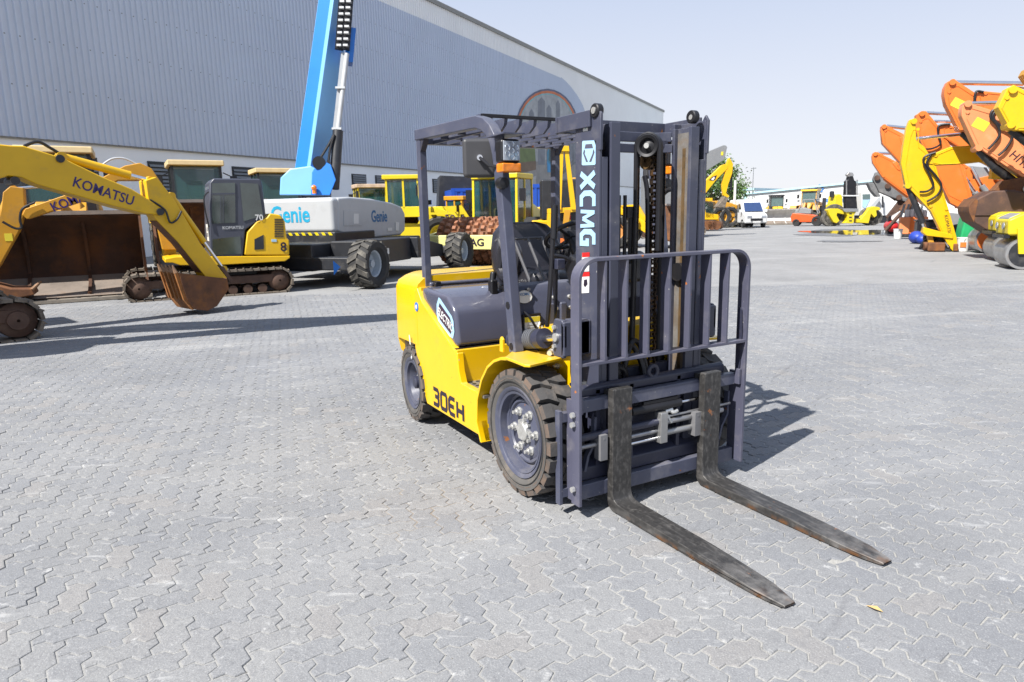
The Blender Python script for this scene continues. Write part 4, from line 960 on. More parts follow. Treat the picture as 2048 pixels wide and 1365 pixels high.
MB().box(-.15, .15, -.12, .1, 0, zl).build('corner_post', HB, h2)
for s_ in range(1, 26): MB().box(s_*2-.02, s_*2+.02, -.02, .0, 0, zl+min(s_*2, LL-s_*2)*.0).build('sheet_seam', mat('seam_grey', (.6, .62, .63), .5), h2)
MB().box(HP.pt(1508, 420)[0], HP.pt(1545, 420)[0], -.08, .0, 0, HP.pt(1520, 405)[1]).build('roller_door', mat('hall_door', (.66, .68, .68), .5), h2)
sx_, sz_ = HP.pt(1639, 378); LOGO = mat('logo_blue', (.08, .25, .62), .5)
for k in range(8):
    a = R(45*k); c_, s_ = math.cos(a), math.sin(a); r0_, r1_ = .30, .46
    q = [(r0_, -.16), (r1_, -.05), (r1_, .05), (r0_, .16), (r0_-.05, .13), (r0_-.05, -.13)]
    MB().add([(sx_+u*c_-v*s_, -.06, sz_+u*s_+v*c_) for u, v in q], [tuple(range(6))]).build('emblem_petal', LOGO, h2, fix=False)
for px, wl in ((1652, .8), (1661, 1.0), (1680, .9), (1610, .5)):
    s_, z_ = HP.pt(px, 402); MB().box(s_, s_+wl*.5, -.05, -.03, z_-.12, z_+.2).build('wall_sign', LOGO, h2)
# annex left of the hall, behind the pole
o3 = at_depth(1470, 430, 80)
an = thing('low_annex', 'low white annex with pale blue edge left of the white hall', 'building', (o3.x, o3.y, 0), R(HP.az))
MB().box(-7, 1.4, 2, 12, 0, 3.6).build('wall', HW, an); MB().box(-7.1, 1.4, 1.9, 12, 3.6, 3.85).build('roof_edge', HB, an)
# light mast
lp = at_depth(1503, 430, 70)
lm = thing('light_mast', 'thin grey lighting mast in front of the white hall', 'lamp post', (lp.x, lp.y, 0))
MB().cyl((0, 0, 0), (0, 0, 5.6), .05, .03, n=8).build('pole', LOUV, lm); MB().beam((-.3, 0, 5.5), (.3, 0, 5.5), .1, .06).build('lamp_head', LOUV, lm)
wp_ = on(1467, 455, z=0)
wpo = thing('marker_pole', 'tall white pole with yellow foot beside the white van', 'pole', (wp_.x, wp_.y, 0))
MB().cyl((0, 0, 0), (0, 0, 3.75), .10, n=12).build('pole', WHT, wpo); MB().cyl((0, 0, 0), (0, 0, .5), .11, n=12).build('foot', LYEL, wpo)
# ------------------------------------------------------------------ machine kit (x forward, y left, z up)
MY = mat('machine_yellow', (.86, .51, .003), .4, var=.08, vs=2, dirt=.2, dcol=(.5, .33, .07), dscale=2.5)
MYD = mat('worn_machine_yellow', (.64, .31, .015), .5, var=.12, vs=2, dirt=.35, dcol=(.36, .22, .08), dscale=2.5)
MYL = mat('lemon_yellow', (.78, .60, .015), .4, var=.06, vs=2, dirt=.12, dcol=(.6, .5, .1))
MYP = mat('pale_yellow', (.80, .74, .28), .45, var=.06, vs=2)
ORG = mat('machine_orange', (.84, .20, .03), .42, var=.1, vs=2, dirt=.2, dcol=(.5, .2, .08), dscale=2)
ORP = mat('faded_orange', (.86, .30, .12), .45, var=.1, vs=2, dirt=.2, dcol=(.75, .4, .25), dscale=2)
RSB = mat('rusty_bucket_steel', (.155, .062, .026), .78, var=.4, vs=4, dirt=.5, dcol=(.34, .13, .03), dscale=3, bump=.3, bscale=20)
RSB2 = mat('worn_tooth_steel', (.36, .21, .12), .65, metal=.2, var=.35, vs=8, dirt=.4, dcol=(.42, .17, .04), bump=.2)
TRK = mat('dusty_track_steel', (.20, .165, .13), .7, metal=.2, var=.35, vs=6, dirt=.5, dcol=(.36, .31, .25), dscale=5)
TRKD = mat('brown_undercarriage', (.10, .052, .034), .75, var=.4, vs=4, dirt=.4, dcol=(.2, .13, .09))
DRK = mat('machine_black', (.022, .024, .03), .45, var=.25, vs=4, dirt=.25, dcol=(.09, .085, .08))
CABG = mat('cab_slate', (.065, .072, .10), .4, var=.1, vs=3)
LGR = mat('light_grey_paint', (.52, .54, .56), .42, var=.06, vs=1.5, dirt=.2, dcol=(.38, .38, .38), dscale=2)
GBLU = mat('lift_blue', (.012, .20, .72), .35, var=.06, vs=1.5, coat=.2)
GBLUD = mat('lift_light_blue', (.19, .47, .82), .4, var=.06, vs=1.5)  # paler blue also holds the sunlight on the boom's bright face
CREAM = mat('cream_roof', (.72, .56, .30), .55, var=.08)
RIMG = mat('rim_grey_blue', (.42, .48, .54), .45, var=.08)
MBLUE = mat('container_blue', (.01, .08, .50), .45, var=.1, vs=1)
TYR = mat('machine_tyre', (.085, .08, .072), .85, var=.3, vs=4, dirt=.5, dcol=(.27, .25, .21), dscale=4)
TYRD = mat('machine_tyre_side', (.025, .025, .026), .8, var=.3, vs=4)
NAVY = mat('navy_lettering', (.03, .012, .15), .4)
TEAL = mat('teal_glass', (.03, .11, .11), .06, var=.3, vs=1, spec=.8, coat=.5, alpha=.5)
GREYM = mat('machine_grey', (.26, .27, .28), .5, var=.1, vs=2, dirt=.2)
MWHT = mat('machine_white', (.74, .75, .75), .4, var=.04)
def wheel(parent, x, y, r, w, side, rim, lugs=16, zc=None, name='wheel'):
    c = Vector((x, y, r if zc is None else zc)); ax = Vector((0, side, 0)); rr = r*.56; h = w/2
    wl = MB().lathe([(rr*.02, h*.15), (rr*.34, h*.18), (rr*.36, h*.02), (rr*.8, -h*.05), (rr*.9, h*.5), (rr*1.03, h*.62), (rr*1.03, -h*.6)], c, ax, 24).build(name, rim, parent)
    MB().lathe([(rr, -h*.7), (rr+.3*(r-rr), -h*.98), (r*.9, -h), (r*.94, -h*.8), (r*.94, h*.8), (r*.9, h), (rr+.3*(r-rr), h*.98), (rr, h*.7)], c, ax, 28, close=True).build('tyre', TYRD, wl)
    m = MB(); st = 2*math.pi/lugs; a0 = Vector((1, 0, 0)); b0 = Vector((0, 0, 1))
    def pol(a, q, t): return c + ax*t + (a0*math.cos(a)+b0*math.sin(a))*q
    for sg in (1, -1):
        for k in range(lugs):
            a = st*(k+(.5 if sg < 0 else 0)); g = st*.27; sk = st*.55
            top = [pol(a-g, r, 0), pol(a+g, r, 0), pol(a+g+sk, r*.985, sg*h*.97), pol(a-g+sk, r*.985, sg*h*.97)]
            bot = [pol(a-g, r*.92, 0), pol(a+g, r*.92, 0), pol(a+g+sk, r*.88, sg*h*1.03), pol(a-g+sk, r*.88, sg*h*1.03)]
            m.add(top+bot, [(0, 1, 2, 3)]+[(q, 4+q, 4+(q+1) % 4, (q+1) % 4) for q in range(4)])
    m.build('tread', TYR, wl, smooth=0)['kind'] = 'stuff'
    MB().cyl(c+ax*h*.1, c+ax*h*.42, rr*.28, n=14).build('hub', rim, wl)
    return wl
def cab(parent, x0, x1, y0, y1, z0, z1, fm, rm, gl=GLASS, lean=.0, over=.1, ped=.0, door=True):
    t = .075; zz = z0+ped
    cb_ = MB().box(x0, x1, y0, y1, z0-.02, zz+.06).build('cab', fm, parent, bevel=.02)
    for x in (x0, x1-t):
        for y in (y0, y1-t):
            lx = lean if x > x0 else 0
            MB().prism([(x, zz), (x+t, zz), (x+t-lx, z1), (x-lx, z1)], 'y', y, y+t).build('pillar', fm, cb_)
    for y in (y0, y1-t): MB().box((x0+x1)/2-t/2, (x0+x1)/2+t/2, y, y+t, zz, z1).build('pillar', fm, cb_)
    MB().prism([(x0-over, z1), (x1-lean+over*1.5, z1), (x1-lean+over*1.3, z1+.16), (x0-over, z1+.18)], 'y', y0-over*.6, y1+over*.6).build('cab_roof', rm, cb_, bevel=.03)
    g = .02
    for ya in (y0+g, y1-g-.01):
        MB().prism([(x0+t, zz+.07), ((x0+x1)/2-t/2, zz+.07), ((x0+x1)/2-t/2, z1-.02), (x0+t, z1-.02)], 'y', ya, ya+.01).build('window', gl, cb_)
        MB().prism([((x0+x1)/2+t/2, zz+.07), (x1-t, zz+.07), (x1-t-lean, z1-.02), ((x0+x1)/2+t/2, z1-.02)], 'y', ya, ya+.01).build('window', gl, cb_)
    MB().prism([(x1-g-.01, zz+.07), (x1-g, zz+.07), (x1-g-lean, z1-.02), (x1-g-.01-lean, z1-.02)], 'y', y0+t, y1-t).build('windscreen', gl, cb_)
    MB().box(x0+g, x0+g+.01, y0+t, y1-t, zz+.07, z1-.02).build('rear_window', gl, cb_)
    MB().box(x0+.35, x0+.8, (y0+y1)/2-.25, (y0+y1)/2+.25, z0+.1, z0+.62).prism([(x0+.28, z0+.5), (x0+.42, z0+.5), (x0+.36, z0+1.15), (x0+.26, z0+1.15)], 'y', (y0+y1)/2-.23, (y0+y1)/2+.23).build('driver_seat', BLK, cb_, bevel=.04)
    return cb_
def track(parent, x0, x1, y0, y1, r, n=44, shoe=TRK):
    tr = MB(); L_ = (x1-x0-2*r); per = 2*L_+2*math.pi*r
    def loc(u):
        u %= per
        if u < L_: return (x0+r+u, 2*r, 0)
        u -= L_
        if u < math.pi*r: a = u/r; return (x1-r+r*math.sin(a), r+r*math.cos(a), a)
        u -= math.pi*r
        if u < L_: return (x1-r-u, 0, math.pi)
        u -= L_; a = u/r; return (x0+r-r*math.sin(a), r-r*math.cos(a), math.pi+a)
    for k in range(n):
        x, z, a = loc(per*k/n); M_ = Matrix.Rotation(a, 3, 'Y'); tr.obox((x, (y0+y1)/2, z), (per/n*.86, y1-y0, .045), M_).obox(Vector((x, (y0+y1)/2, z)) + M_ @ Vector((-per/n*.3, 0, .028)), (per/n*.12, y1-y0, .03), M_)
    t = tr.build('track_belt', shoe, parent, smooth=0); t['kind'] = 'stuff'
    f = MB().prism([(x0+r*.9, r*1.55), (x1-r*.9, r*1.55), (x1-r*.7, r*.9), (x0+r*.7, r*.9)], 'y', y0+.07, y1-.07).build('track_frame', TRKD, parent, bevel=.02)
    ym = (y0+y1)/2
    for x in (x0+r, x1-r): MB().lathe([(r*.2, -(y1-y0)*.40), (r*.86, -(y1-y0)*.25), (r*.9, 0), (r*.86, (y1-y0)*.25), (r*.45, (y1-y0)*.44), (.02, (y1-y0)*.46)], (x, ym, r), (0, 1, 0), 24).lathe([(.02, -(y1-y0)*.46), (r*.45, -(y1-y0)*.44), (r*.5, -(y1-y0)*.3)], (x, ym, r), (0, 1, 0), 24).build('track_wheel', TRKD, parent)
    k = x0+2*r+.1
    while k < x1-2*r: MB().cyl((k, y0+.08, r*.42), (k, y1-.08, r*.42), r*.36, n=14).build('track_roller', TRKD, parent); k += r*1.15
    return t
def limb(pts, hd):          # side outline from centre line points and half depths
    P_ = [Vector((p[0], p[1])) for p in pts]; up_, dn = [], []
    for i, p in enumerate(P_):
        t = (P_[min(i+1, len(P_)-1)]-P_[max(i-1, 0)]).normalized(); n = Vector((-t.y, t.x))
        up_.append(tuple(p+n*hd[i])); dn.append(tuple(p-n*hd[i]))
    return up_+dn[::-1]
def ram(parent, p0, p1, r, frac, bm, y=0., rodm=CHR, name='hydraulic_ram'):
    a = Vector((p0[0], y, p0[1])); b = Vector((p1[0], y, p1[1])); m = a.lerp(b, frac)
    o = MB().cyl(a, m, r, n=14).build(name, bm, parent); MB().cyl(m, b, r*.55, n=12).build('rod', rodm, o)
    for q in (a, b): MB().cyl(q-Vector((0, r*1.1, 0)), q+Vector((0, r*1.1, 0)), r*1.1, n=12).build('eye', bm, o)
    return o
def bucket(parent, pv, ang, L_, wd, m=RSB, teeth=5, name='bucket'):
    # digging bucket: profile in local axes, pivot at origin, mouth turned by ang
    pr = [(0, .10), (.10, -.02), (.62, -.10), (.98, .02), (1.0, .06), (.60, .55), (.35, .80), (.12, .82), (-.08, .62), (-.14, .35)]
    ca_, sa_ = math.cos(R(ang)), math.sin(R(ang))
    def T(p): return (pv[0]+L_*(p[0]*ca_-p[1]*sa_), pv[1]+L_*(p[0]*sa_+p[1]*ca_))
    shell = [(.10, 0), (-.06, .14), (-.14, .35), (-.08, .62), (.12, .82), (.35, .88), (.62, .80), (1.0, .62)]
    inn = [(a*.94+.03, b*.93+.03) for a, b in shell]
    b_ = MB().prism([T(p) for p in shell+inn[::-1]], 'y', -wd/2, wd/2).build(name, m, parent)
    for y in (-wd/2, wd/2-.03): MB().prism([T(p) for p in shell+[(.98, .50), (.55, .10)]], 'y', y, y+.03).build('side_plate', m, b_)
    for k in range(teeth):
        y = -wd/2+.05+(wd-.1)*k/(teeth-1)
        MB().prism([T(p) for p in ((.90, .62), (.90, .72), (1.05, .66), (1.22, .545), (1.20, .53), (1.0, .57))], 'y', y-.045, y+.045).build('tooth', RSB2, b_)
    return b_
def excavator(name, label, loc, az, col, sc, boom, bh, arm, ah, ramsx=True, cabm=None, bw=.45, parts_col=None, bkt=None, group=None, body=True, lettering=None, text_at=None, rdark=DRK, cat='excavator', hos=True):
    e = thing(name, label, cat, (loc[0], loc[1], 0), R(az), group)
    if body:
        s = sc
        for y in (-1.15*s, .65*s): track(e, -1.9*s, 1.9*s, y, y+.5*s, .42*s, 40)
        MB().cyl((0, 0, .62*s), (0, 0, .98*s), .6*s, n=20).box(-1.0*s, 1.0*s, -.7*s, .7*s, .5*s, .75*s).build('swing_ring', DRK, e)
        MB().prism([(-2.2*s, 1.0*s), (1.2*s, 1.0*s), (1.25*s, 1.35*s), (.3*s, 1.4*s), (.2*s, 1.9*s), (-2.1*s, 1.9*s), (-2.35*s, 1.6*s)], 'y', -1.25*s, .25*s).build('house', col, e, bevel=.05*s)
        MB().prism([(-2.2*s, .98*s), (.1*s, .98*s), (.1*s, 1.8*s), (-2.1*s, 1.8*s), (-2.35*s, 1.5*s)], 'y', .25*s, 1.25*s).build('side_house', col, e, bevel=.05*s)
        MB().prism([(-2.75*s, 1.05*s), (-2.0*s, 1.0*s), (-2.0*s, 1.95*s), (-2.6*s, 1.95*s), (-2.78*s, 1.6*s)], 'y', -1.25*s, 1.25*s).build('counterweight', col, e, bevel=.1*s, seg=3)
        cab(e, .1*s, 1.5*s, .3*s, 1.25*s, 1.05*s, 2.75*s, cabm or CABG, cabm or CABG, lean=.12*s, over=.03)
    bo = MB().prism(limb(boom, bh), 'y', -bw/2, bw/2).build('boom', col, e, bevel=.03)
    aw = bw*.8
    ar = MB().prism(limb(arm, ah), 'y', -aw/2, aw/2).build('arm', col, e, bevel=.03)
    MB().cyl((boom[-1][0], -bw*.62, boom[-1][1]), (boom[-1][0], bw*.62, boom[-1][1]), .09*sc, n=16).build('arm_pin', DRK, e)
    if ramsx:
        m_ = boom[len(boom)//2]; k = bh[len(boom)//2]
        ram(e, (m_[0]*.96, m_[1]+k*1.35), (arm[0][0], arm[0][1]), .085*sc, .55, col)
        ram(e, (arm[1][0]+.05, arm[1][1]+.0), (arm[-1][0], arm[-1][1]), .07*sc, .6, rdark, y=0)
        for y in (-bw*.72, bw*.72): ram(e, (boom[0][0]+.5*sc, boom[0][1]-.25*sc), (m_[0], m_[1]-k*.5), .09*sc, .55, col, y=y)
    if bkt: bucket(e, (arm[-1][0], arm[-1][1]), bkt[0], bkt[1], bkt[2])
    return e
def hose(parent, pts, r=.02, m=BLK, smooth=5): return MB().tube(pts, r, 8, smooth=smooth).build('hose', m, parent)
def wheel_loader(name, label, loc, az, s=1., col=MY, roof=CREAM, bh=.0, barm=RSB, rim=MY, group=None, glass=TEAL, bwid=3.1, front=True, cabm=None):
    t = thing(name, label, 'wheel loader', (loc[0], loc[1], 0), R(az), group)    # origin under the cab
    r = .80*s; tr_ = 1.08*s
    for x in (1.55*s, -1.75*s):
        for sd in (-1, 1): wheel(t, x, sd*tr_, r, .62*s, sd, rim, 14)
        MB().cyl((x, -tr_, r), (x, tr_, r), .22*s, n=12).build('axle', DRK, t)
    MB().prism([(-3.3*s, .75*s), (-.5*s, .7*s), (-.5*s, 1.6*s), (-1.1*s, 2.1*s), (-3.2*s, 1.95*s), (-3.45*s, 1.4*s)], 'y', -.75*s, .75*s).build('engine_hood', col, t, bevel=.06*s)
    MB().prism([(-3.65*s, .6*s), (-3.1*s, .55*s), (-3.1*s, 1.2*s), (-3.6*s, 1.25*s)], 'y', -1.0*s, 1.0*s).build('counterweight', DRK, t, bevel=.05*s)
    MB().prism([(-.6*s, .7*s), (2.1*s, .6*s), (2.1*s, 1.2*s), (1.6*s, 2.0*s), (1.0*s, 2.0*s), (.6*s, 1.3*s), (-.6*s, 1.35*s)], 'y', -.45*s, .45*s).build('front_frame', col, t, bevel=.04*s)
    for sd in (-1, 1):
        MB().prism([(.65*s, 1.3*s), (.9*s, 1.75*s), (2.2*s, 1.75*s), (2.5*s, 1.3*s), (2.4*s, 1.3*s), (2.15*s, 1.66*s), (.95*s, 1.66*s), (.75*s, 1.3*s)], 'y', sd*.78*s, sd*1.4*s).build('fender', col, t)
        MB().prism([(-2.65*s, 1.45*s), (-2.3*s, 1.8*s), (-1.1*s, 1.8*s), (-.75*s, 1.45*s), (-.85*s, 1.45*s), (-1.15*s, 1.7*s), (-2.3*s, 1.7*s), (-2.55*s, 1.45*s)], 'y', sd*.76*s, sd*1.4*s).build('fender', col, t)
    cab(t, -.75*s, .75*s, -.72*s, .72*s, 1.6*s, 3.15*s, cabm or col, roof, glass, lean=.1*s, over=.12*s, ped=.35*s)
    for sd in (-1, 1):
        MB().prism(limb([(1.25*s, 1.85*s), (2.2*s, 1.35*s), (2.95*s, (.6+bh)*s), (3.14*s, (.5+bh)*s)], [.16*s, .24*s, .2*s, .13*s]), 'y', sd*.48*s-.07*s, sd*.48*s+.07*s).build('lift_arm', col, t, bevel=.02)
        ram(t, (1.5*s, 1.1*s), (2.5*s, 1.2*s), .08*s, .6, col, y=sd*.62*s)
        lm_ = MB().box(.82*s, .95*s, sd*.95*s-.09*s, sd*.95*s+.09*s, 2.1*s, 2.3*s).build('head_lamp', BLK, t); MB().box(.95*s, .96*s, sd*.95*s-.07*s, sd*.95*s+.07*s, 2.13*s, 2.27*s).build('lens', LENS, lm_)
        MB().box(.6*s, .66*s, sd*1.05*s-.1*s, sd*1.05*s+.1*s, 2.45*s, 2.85*s).build('mirror', BLK, t); MB().beam((.63*s, sd*.75*s, 2.95*s), (.63*s, sd*1.05*s, 2.8*s), .03, .03).build('mirror_arm', BLK, t)
    MB().prism(limb([(1.6*s, 1.9*s), (2.3*s, 1.85*s), (2.75*s, 1.25*s)], [.1*s, .2*s, .1*s]), 'y', -.1*s, .1*s).build('tilt_lever', col, t)
    MB().cyl((-2.2*s, .35*s, 1.9*s), (-2.2*s, .35*s, 2.75*s), .07*s, n=10).build('exhaust', DRK, t)
    if front:
        w2 = bwid/2; x0 = 3.3*s; z0 = bh*s
        sh = [(x0+1.35*s, z0+.04), (x0+.85*s, z0+.06*s), (x0+.42*s, z0+.16*s), (x0+.10*s, z0+.36*s), (x0-.09*s, z0+.68*s), (x0-.10*s, z0+1.0*s), (x0+.05*s, z0+1.35*s), (x0+.40*s, z0+1.62*s), (x0+.62*s, z0+1.70*s)]
        inn = [(a+.05, b+.045) if b < z0+1.2*s else (a+.03, b-.05) for a, b in sh]
        bk = MB().prism(sh+inn[::-1], 'y', -w2, w2).build('bucket', barm, t)
        MB().prism([(a+.055, b+.05) for a, b in sh[:4]]+[(a+.062, b+.058) for a, b in sh[:4]][::-1], 'y', -w2+.05, w2-.05).build('bucket_floor', mat('dusty_bucket_floor', (.26, .215, .18), .85, var=.35, vs=2, dirt=.4, dcol=(.16, .09, .05), dscale=2), bk)
        for y in (-w2, w2-.05): MB().prism(sh+[(x0+.80*s, z0+1.35*s), (x0+1.15*s, z0+.5*s), (x0+1.5*s, z0+.1*s)], 'y', y, y+.05).build('bucket_side', barm, bk)
        MB().box(x0+.52*s, x0+.66*s, -w2-.01, w2+.01, z0+1.68*s, z0+1.76*s).build('spill_guard', mat('worn_bucket_edge', (.30, .25, .22), .6, var=.2), bk)
        for y in (-w2*.33, w2*.33): MB().prism([(x0-.02*s, z0+.42*s), (x0+.42*s, z0+.19*s), (x0+1.2*s, z0+.10), (x0+1.2*s, z0+.15*s), (x0+.46*s, z0+.29*s), (x0+.10*s, z0+.5*s), (x0+.04*s, z0+.85*s), (x0+.16*s, z0+1.25*s), (x0+.40*s, z0+1.5*s), (x0+.38*s, z0+1.58*s), (x0+.04*s, z0+1.28*s), (x0-.08*s, z0+.85*s)], 'y', y-.03, y+.03).build('bucket_rib', barm, bk)
        MB().box(x0+1.3*s, x0+1.62*s, -w2-.03, w2+.03, z0+.01, z0+.07).build('cutting_edge', mat('cutting_edge', (.34, .30, .25), .6, metal=.2, var=.3), bk)
        for k in range(9): MB().cyl((x0+1.46*s, -w2+.2+k*(2*w2-.4)/8, z0+.07), (x0+1.46*s, -w2+.2+k*(2*w2-.4)/8, z0+.085), .035, n=8).build('edge_bolt', DRK, bk)
    return t
# ------------------------------------------------------------------ left side of the yard
def z1_(l): return [(x/2.967, 260+y/2.967) for x, y in l]
def z2_(l): return [(220+x/3.69, 270+y/3.69) for x, y in l]
def PP(pl, o, pts, n=0.): return [(s-o, z) for s, z in pl.P(pts, n)]
# --- excavator reaching in from the left edge
PL = Plane((-8.52, -5.38), 107)
eL = thing('excavator', 'yellow crawler excavator reaching in at the left with its rusty bucket resting on the paving', 'excavator', PL.o, R(107), 'yellow crawler excavators')
for a, b in ((-1.2, -.72), (.72, 1.2)): track(eL, -1.7, 1.62, a, b, .27, 46)
MB().cyl((0, 0, .5), (0, 0, .85), .6, n=20).box(-.8, .8, -1.1, 1.1, .35, .6).build('swing_ring', DRK, eL)
MB().prism([(-2.4, .85), (.4, .85), (.4, 1.2), (-.4, 1.3), (-.5, 1.75), (-2.3, 1.75), (-2.6, 1.4)], 'y', -1.1, 1.1).build('house', MY, eL, bevel=.06)
cab(eL, -1.15, .1, .15, 1.1, .9, 2.5, CABG, CABG, lean=.1, over=.03)
n0, n1 = -.56, -.16
bo = PP(PL, 0, z1_([(60, 92), (140, 95), (370, 165), (600, 275), (780, 350), (880, 410), (960, 465), (985, 490), (960, 505), (870, 500), (700, 460), (430, 385), (220, 325), (130, 285), (50, 275), (0, 290)]), n0)
bo = [(-.45, 1.3), (.1, 1.9), (.75, 2.42), (1.3, 2.60)] + bo + [(.9, 1.95), (.4, 1.55), (-.15, 1.0), (-.4, 1.0)]
boomL = MB().prism(bo, 'y', n0, n1).build('boom', MY, eL, bevel=.02)
a = PP(PL, 0, [(152, 366)], n0)[0]; b = PP(PL, 0, [(262, 402)], n0)[0]
cA = ((a[0]+b[0])/2, n0-.003, (a[1]+b[1])/2)
text('maker_lettering', 'KOMATSU', frame(cA, (b[0]-a[0], 0, b[1]-a[1]), (0, 0, 1)), NAVY, boomL, size=.205, bold=.014, sx=.86, depth=.001)
for p in ((30, 362), (320, 424), (120, 318)):
    q = PP(PL, 0, [p], n0)[0]; MB().cyl((q[0], n0-.03, q[1]), (q[0], n1+.03, q[1]), .055, n=14).build('pin', DRK, eL)
p0 = PP(PL, 0, [(122, 314)], -.36)[0]; p1 = PP(PL, 0, [(300, 362)], -.36)[0]
ram(eL, p0, p1, .062, .76, MY, y=-.36)
arm = PP(PL, 0, [(291, 361), (312, 354), (322, 365), (350, 401), (362, 422), (401, 487), (448, 548), (456, 558), (440, 562), (412, 556), (355, 484), (312, 440), (300, 420), (296, 398)], -.52)
armL = MB().prism(arm, 'y', -.52, -.20).build('arm', MY, eL, bevel=.015)
MB().prism(PP(PL, 0, [(312, 442), (322, 440), (420, 552), (412, 556), (355, 486)], -.515), 'y', -.512, -.21).build('arm_underside', RSB, armL)
ram(eL, PP(PL, 0, [(342, 392)], -.36)[0], PP(PL, 0, [(446, 538)], -.36)[0], .05, .62, MY, y=-.36)
MB().beam((*PP(PL, 0, [(437, 535)], -.36)[0][:1], -.36, PP(PL, 0, [(437, 535)], -.36)[0][1]), (PP(PL, 0, [(456, 562)], -.36)[0][0], -.36, PP(PL, 0, [(456, 562)], -.36)[0][1]), .3, .06).build('bucket_link', TRKD, eL)
sh = PP(PL, 0, [(454, 557), (458, 578), (434, 613), (415, 622), (388, 619), (374, 600), (364, 570), (357, 546)], -.71)
cen = (sum(p[0] for p in sh)/len(sh), sum(p[1] for p in sh)/len(sh))
inn = [(p[0]+(cen[0]-p[0])*.13, p[1]+(cen[1]-p[1])*.13+.02) for p in sh]
bk = MB().prism(sh+inn[::-1], 'y', -.71, .0).build('bucket', RSB, eL)
for y in (-.722, -.018): MB().prism([(p[0]+(cen[0]-p[0])*.02, p[1]+(cen[1]-p[1])*.02) for p in sh], 'y', y, y+.03).build('side_plate', RSB, bk)
RSO = mat('orange_rust_plate', (.36, .14, .03), .75, var=.4, vs=6, dirt=.4, dcol=(.2, .08, .02), bump=.2, bscale=25)
d_ = Vector((sh[7][0]-sh[5][0], 0, sh[7][1]-sh[5][1])).normalized()
for k in range(5):
    y = -.68+k*.16
    p0 = Vector((sh[5][0]-.02, y, sh[5][1])); p1 = Vector((sh[7][0]-.03, y, sh[7][1])); p2 = p1+d_*.10
    MB().beam(p0, p1, .05, .05, (1, 0, 0)).build('tooth_adapter', RSO, bk); MB().cyl(p1, p2+Vector((-.02, 0, .02)), .035, .012, n=6).build('tooth', RSB2, bk)
MB().prism([sh[4], sh[5], sh[6], (sh[6][0]-.02, sh[6][1]), (sh[5][0]-.022, sh[5][1]-.01), (sh[4][0]-.01, sh[4][1]-.012)], 'y', -.70, -.01).build('wear_plate', RSO, bk)
hose(eL, [(PP(PL, 0, [p], -.36)[0][0], -.36, PP(PL, 0, [p], -.36)[0][1]) for p in ((48, 293), (75, 284), (100, 296), (126, 312))], .022)
hose(eL, [(PP(PL, 0, [p], -.54)[0][0], -.54-k, PP(PL, 0, [p], -.54)[0][1]) for p, k in (((300, 400), .0), (325, 415) and ((328, 420), .03), ((338, 445), .04), ((352, 440), .03), ((363, 423), .0))], .016)
hose(eL, [(PP(PL, 0, [p], -.46)[0][0], -.46, PP(PL, 0, [p], -.46)[0][1]) for p in ((128, 330), (200, 362), (290, 402))], .014)
# --- small excavator with the slate cab
PK = Plane((-12.75, -.7), -90)
eK = thing('excavator', 'small yellow excavator with dark slate cab and a poster on its window', 'excavator', PK.o, R(-90), 'yellow crawler excavators')
for a, b in ((-1.15, -.70), (.70, 1.15)): track(eK, -1.25, 1.85, a, b, .25, 46)
MB().cyl((.2, 0, .45), (.2, 0, .75), .55, n=20).box(-.6, 1.0, -.8, .8, .3, .55).build('swing_ring', DRK, eK)
N1 = 1.08
MB().prism(PP(PK, 0, [(488, 511), (494, 465), (513, 443), (534, 435), (540, 427), (561, 430), (570, 443), (574, 476), (579, 481), (579, 511)], N1), 'y', -N1, N1).build('house', MY, eK, bevel=.03)
MB().prism(PP(PK, 0, [(352, 514), (580, 512), (580, 516), (570, 523), (431, 531), (360, 531), (345, 526), (330, 526), (330, 518)], N1), 'y', -N1, N1+.01).build('turntable_frame', MY, eK, bevel=.015)
MB().prism(PP(PK, 0, [(330, 519), (330, 488), (356, 489), (358, 518)], .6), 'y', -1.0, -.2).build('tool_box', MY, eK, bevel=.02)
cabp = PP(PK, 0, [(420, 515), (418, 420), (419, 366), (427, 357), (520, 358), (524, 364), (532, 432), (491, 460), (486, 514)], N1)
cbk = MB().prism(cabp, 'y', .12, N1-.005).build('cab', CABG, eK, bevel=.03)
CPN = mat('cab_pane', (.05, .07, .065), .06, var=.65, vs=1.3, spec=.8, coat=.6)  # blotchy tone in the pane colour imitates reflections in the glass
def pane(px, n, m, nm, par): return MB().prism(PP(PK, 0, px, n), 'y', n-.006, n+.004).build(nm, m, par)
pane([(424, 367), (470, 366), (471, 446), (424, 448)], N1+.004, CPN, 'window', cbk)
pane([(480, 366), (516, 368), (526, 432), (487, 443)], N1+.004, CPN, 'window', cbk)
pane([(425, 479), (481, 473), (483, 508), (425, 511)], N1+.004, CPN, 'window', cbk)
pane([(423, 387), (470, 386), (470, 389), (423, 390)], N1+.010, CABG, 'window_bar', cbk)
for x in (441, 446): pane([(x, 390), (x+1.2, 390), (x+1.2, 447), (x, 447)], N1+.010, CABG, 'window_bar', cbk)
pane([(430, 398), (440, 402), (441, 440), (426, 446)], N1-.02, MYL, 'reflection_panel', cbk) if False else None
q = PP(PK, 0, [(420, 372)], N1)[0]; q2 = PP(PK, 0, [(420, 500)], N1)[0]
MB().box(q[0]+.004, q[0]+.016, .22, N1-.10, q2[1], q[1]).build('windscreen', CPN, cbk, bevel=.01)
p0 = PP(PK, 0, [(418, 449)], N1)[0]; MB().box(p0[0]+.02, p0[0]+.026, N1-.36, N1-.04, p0[1]-.33, p0[1]).build('poster', WHT, cbk)
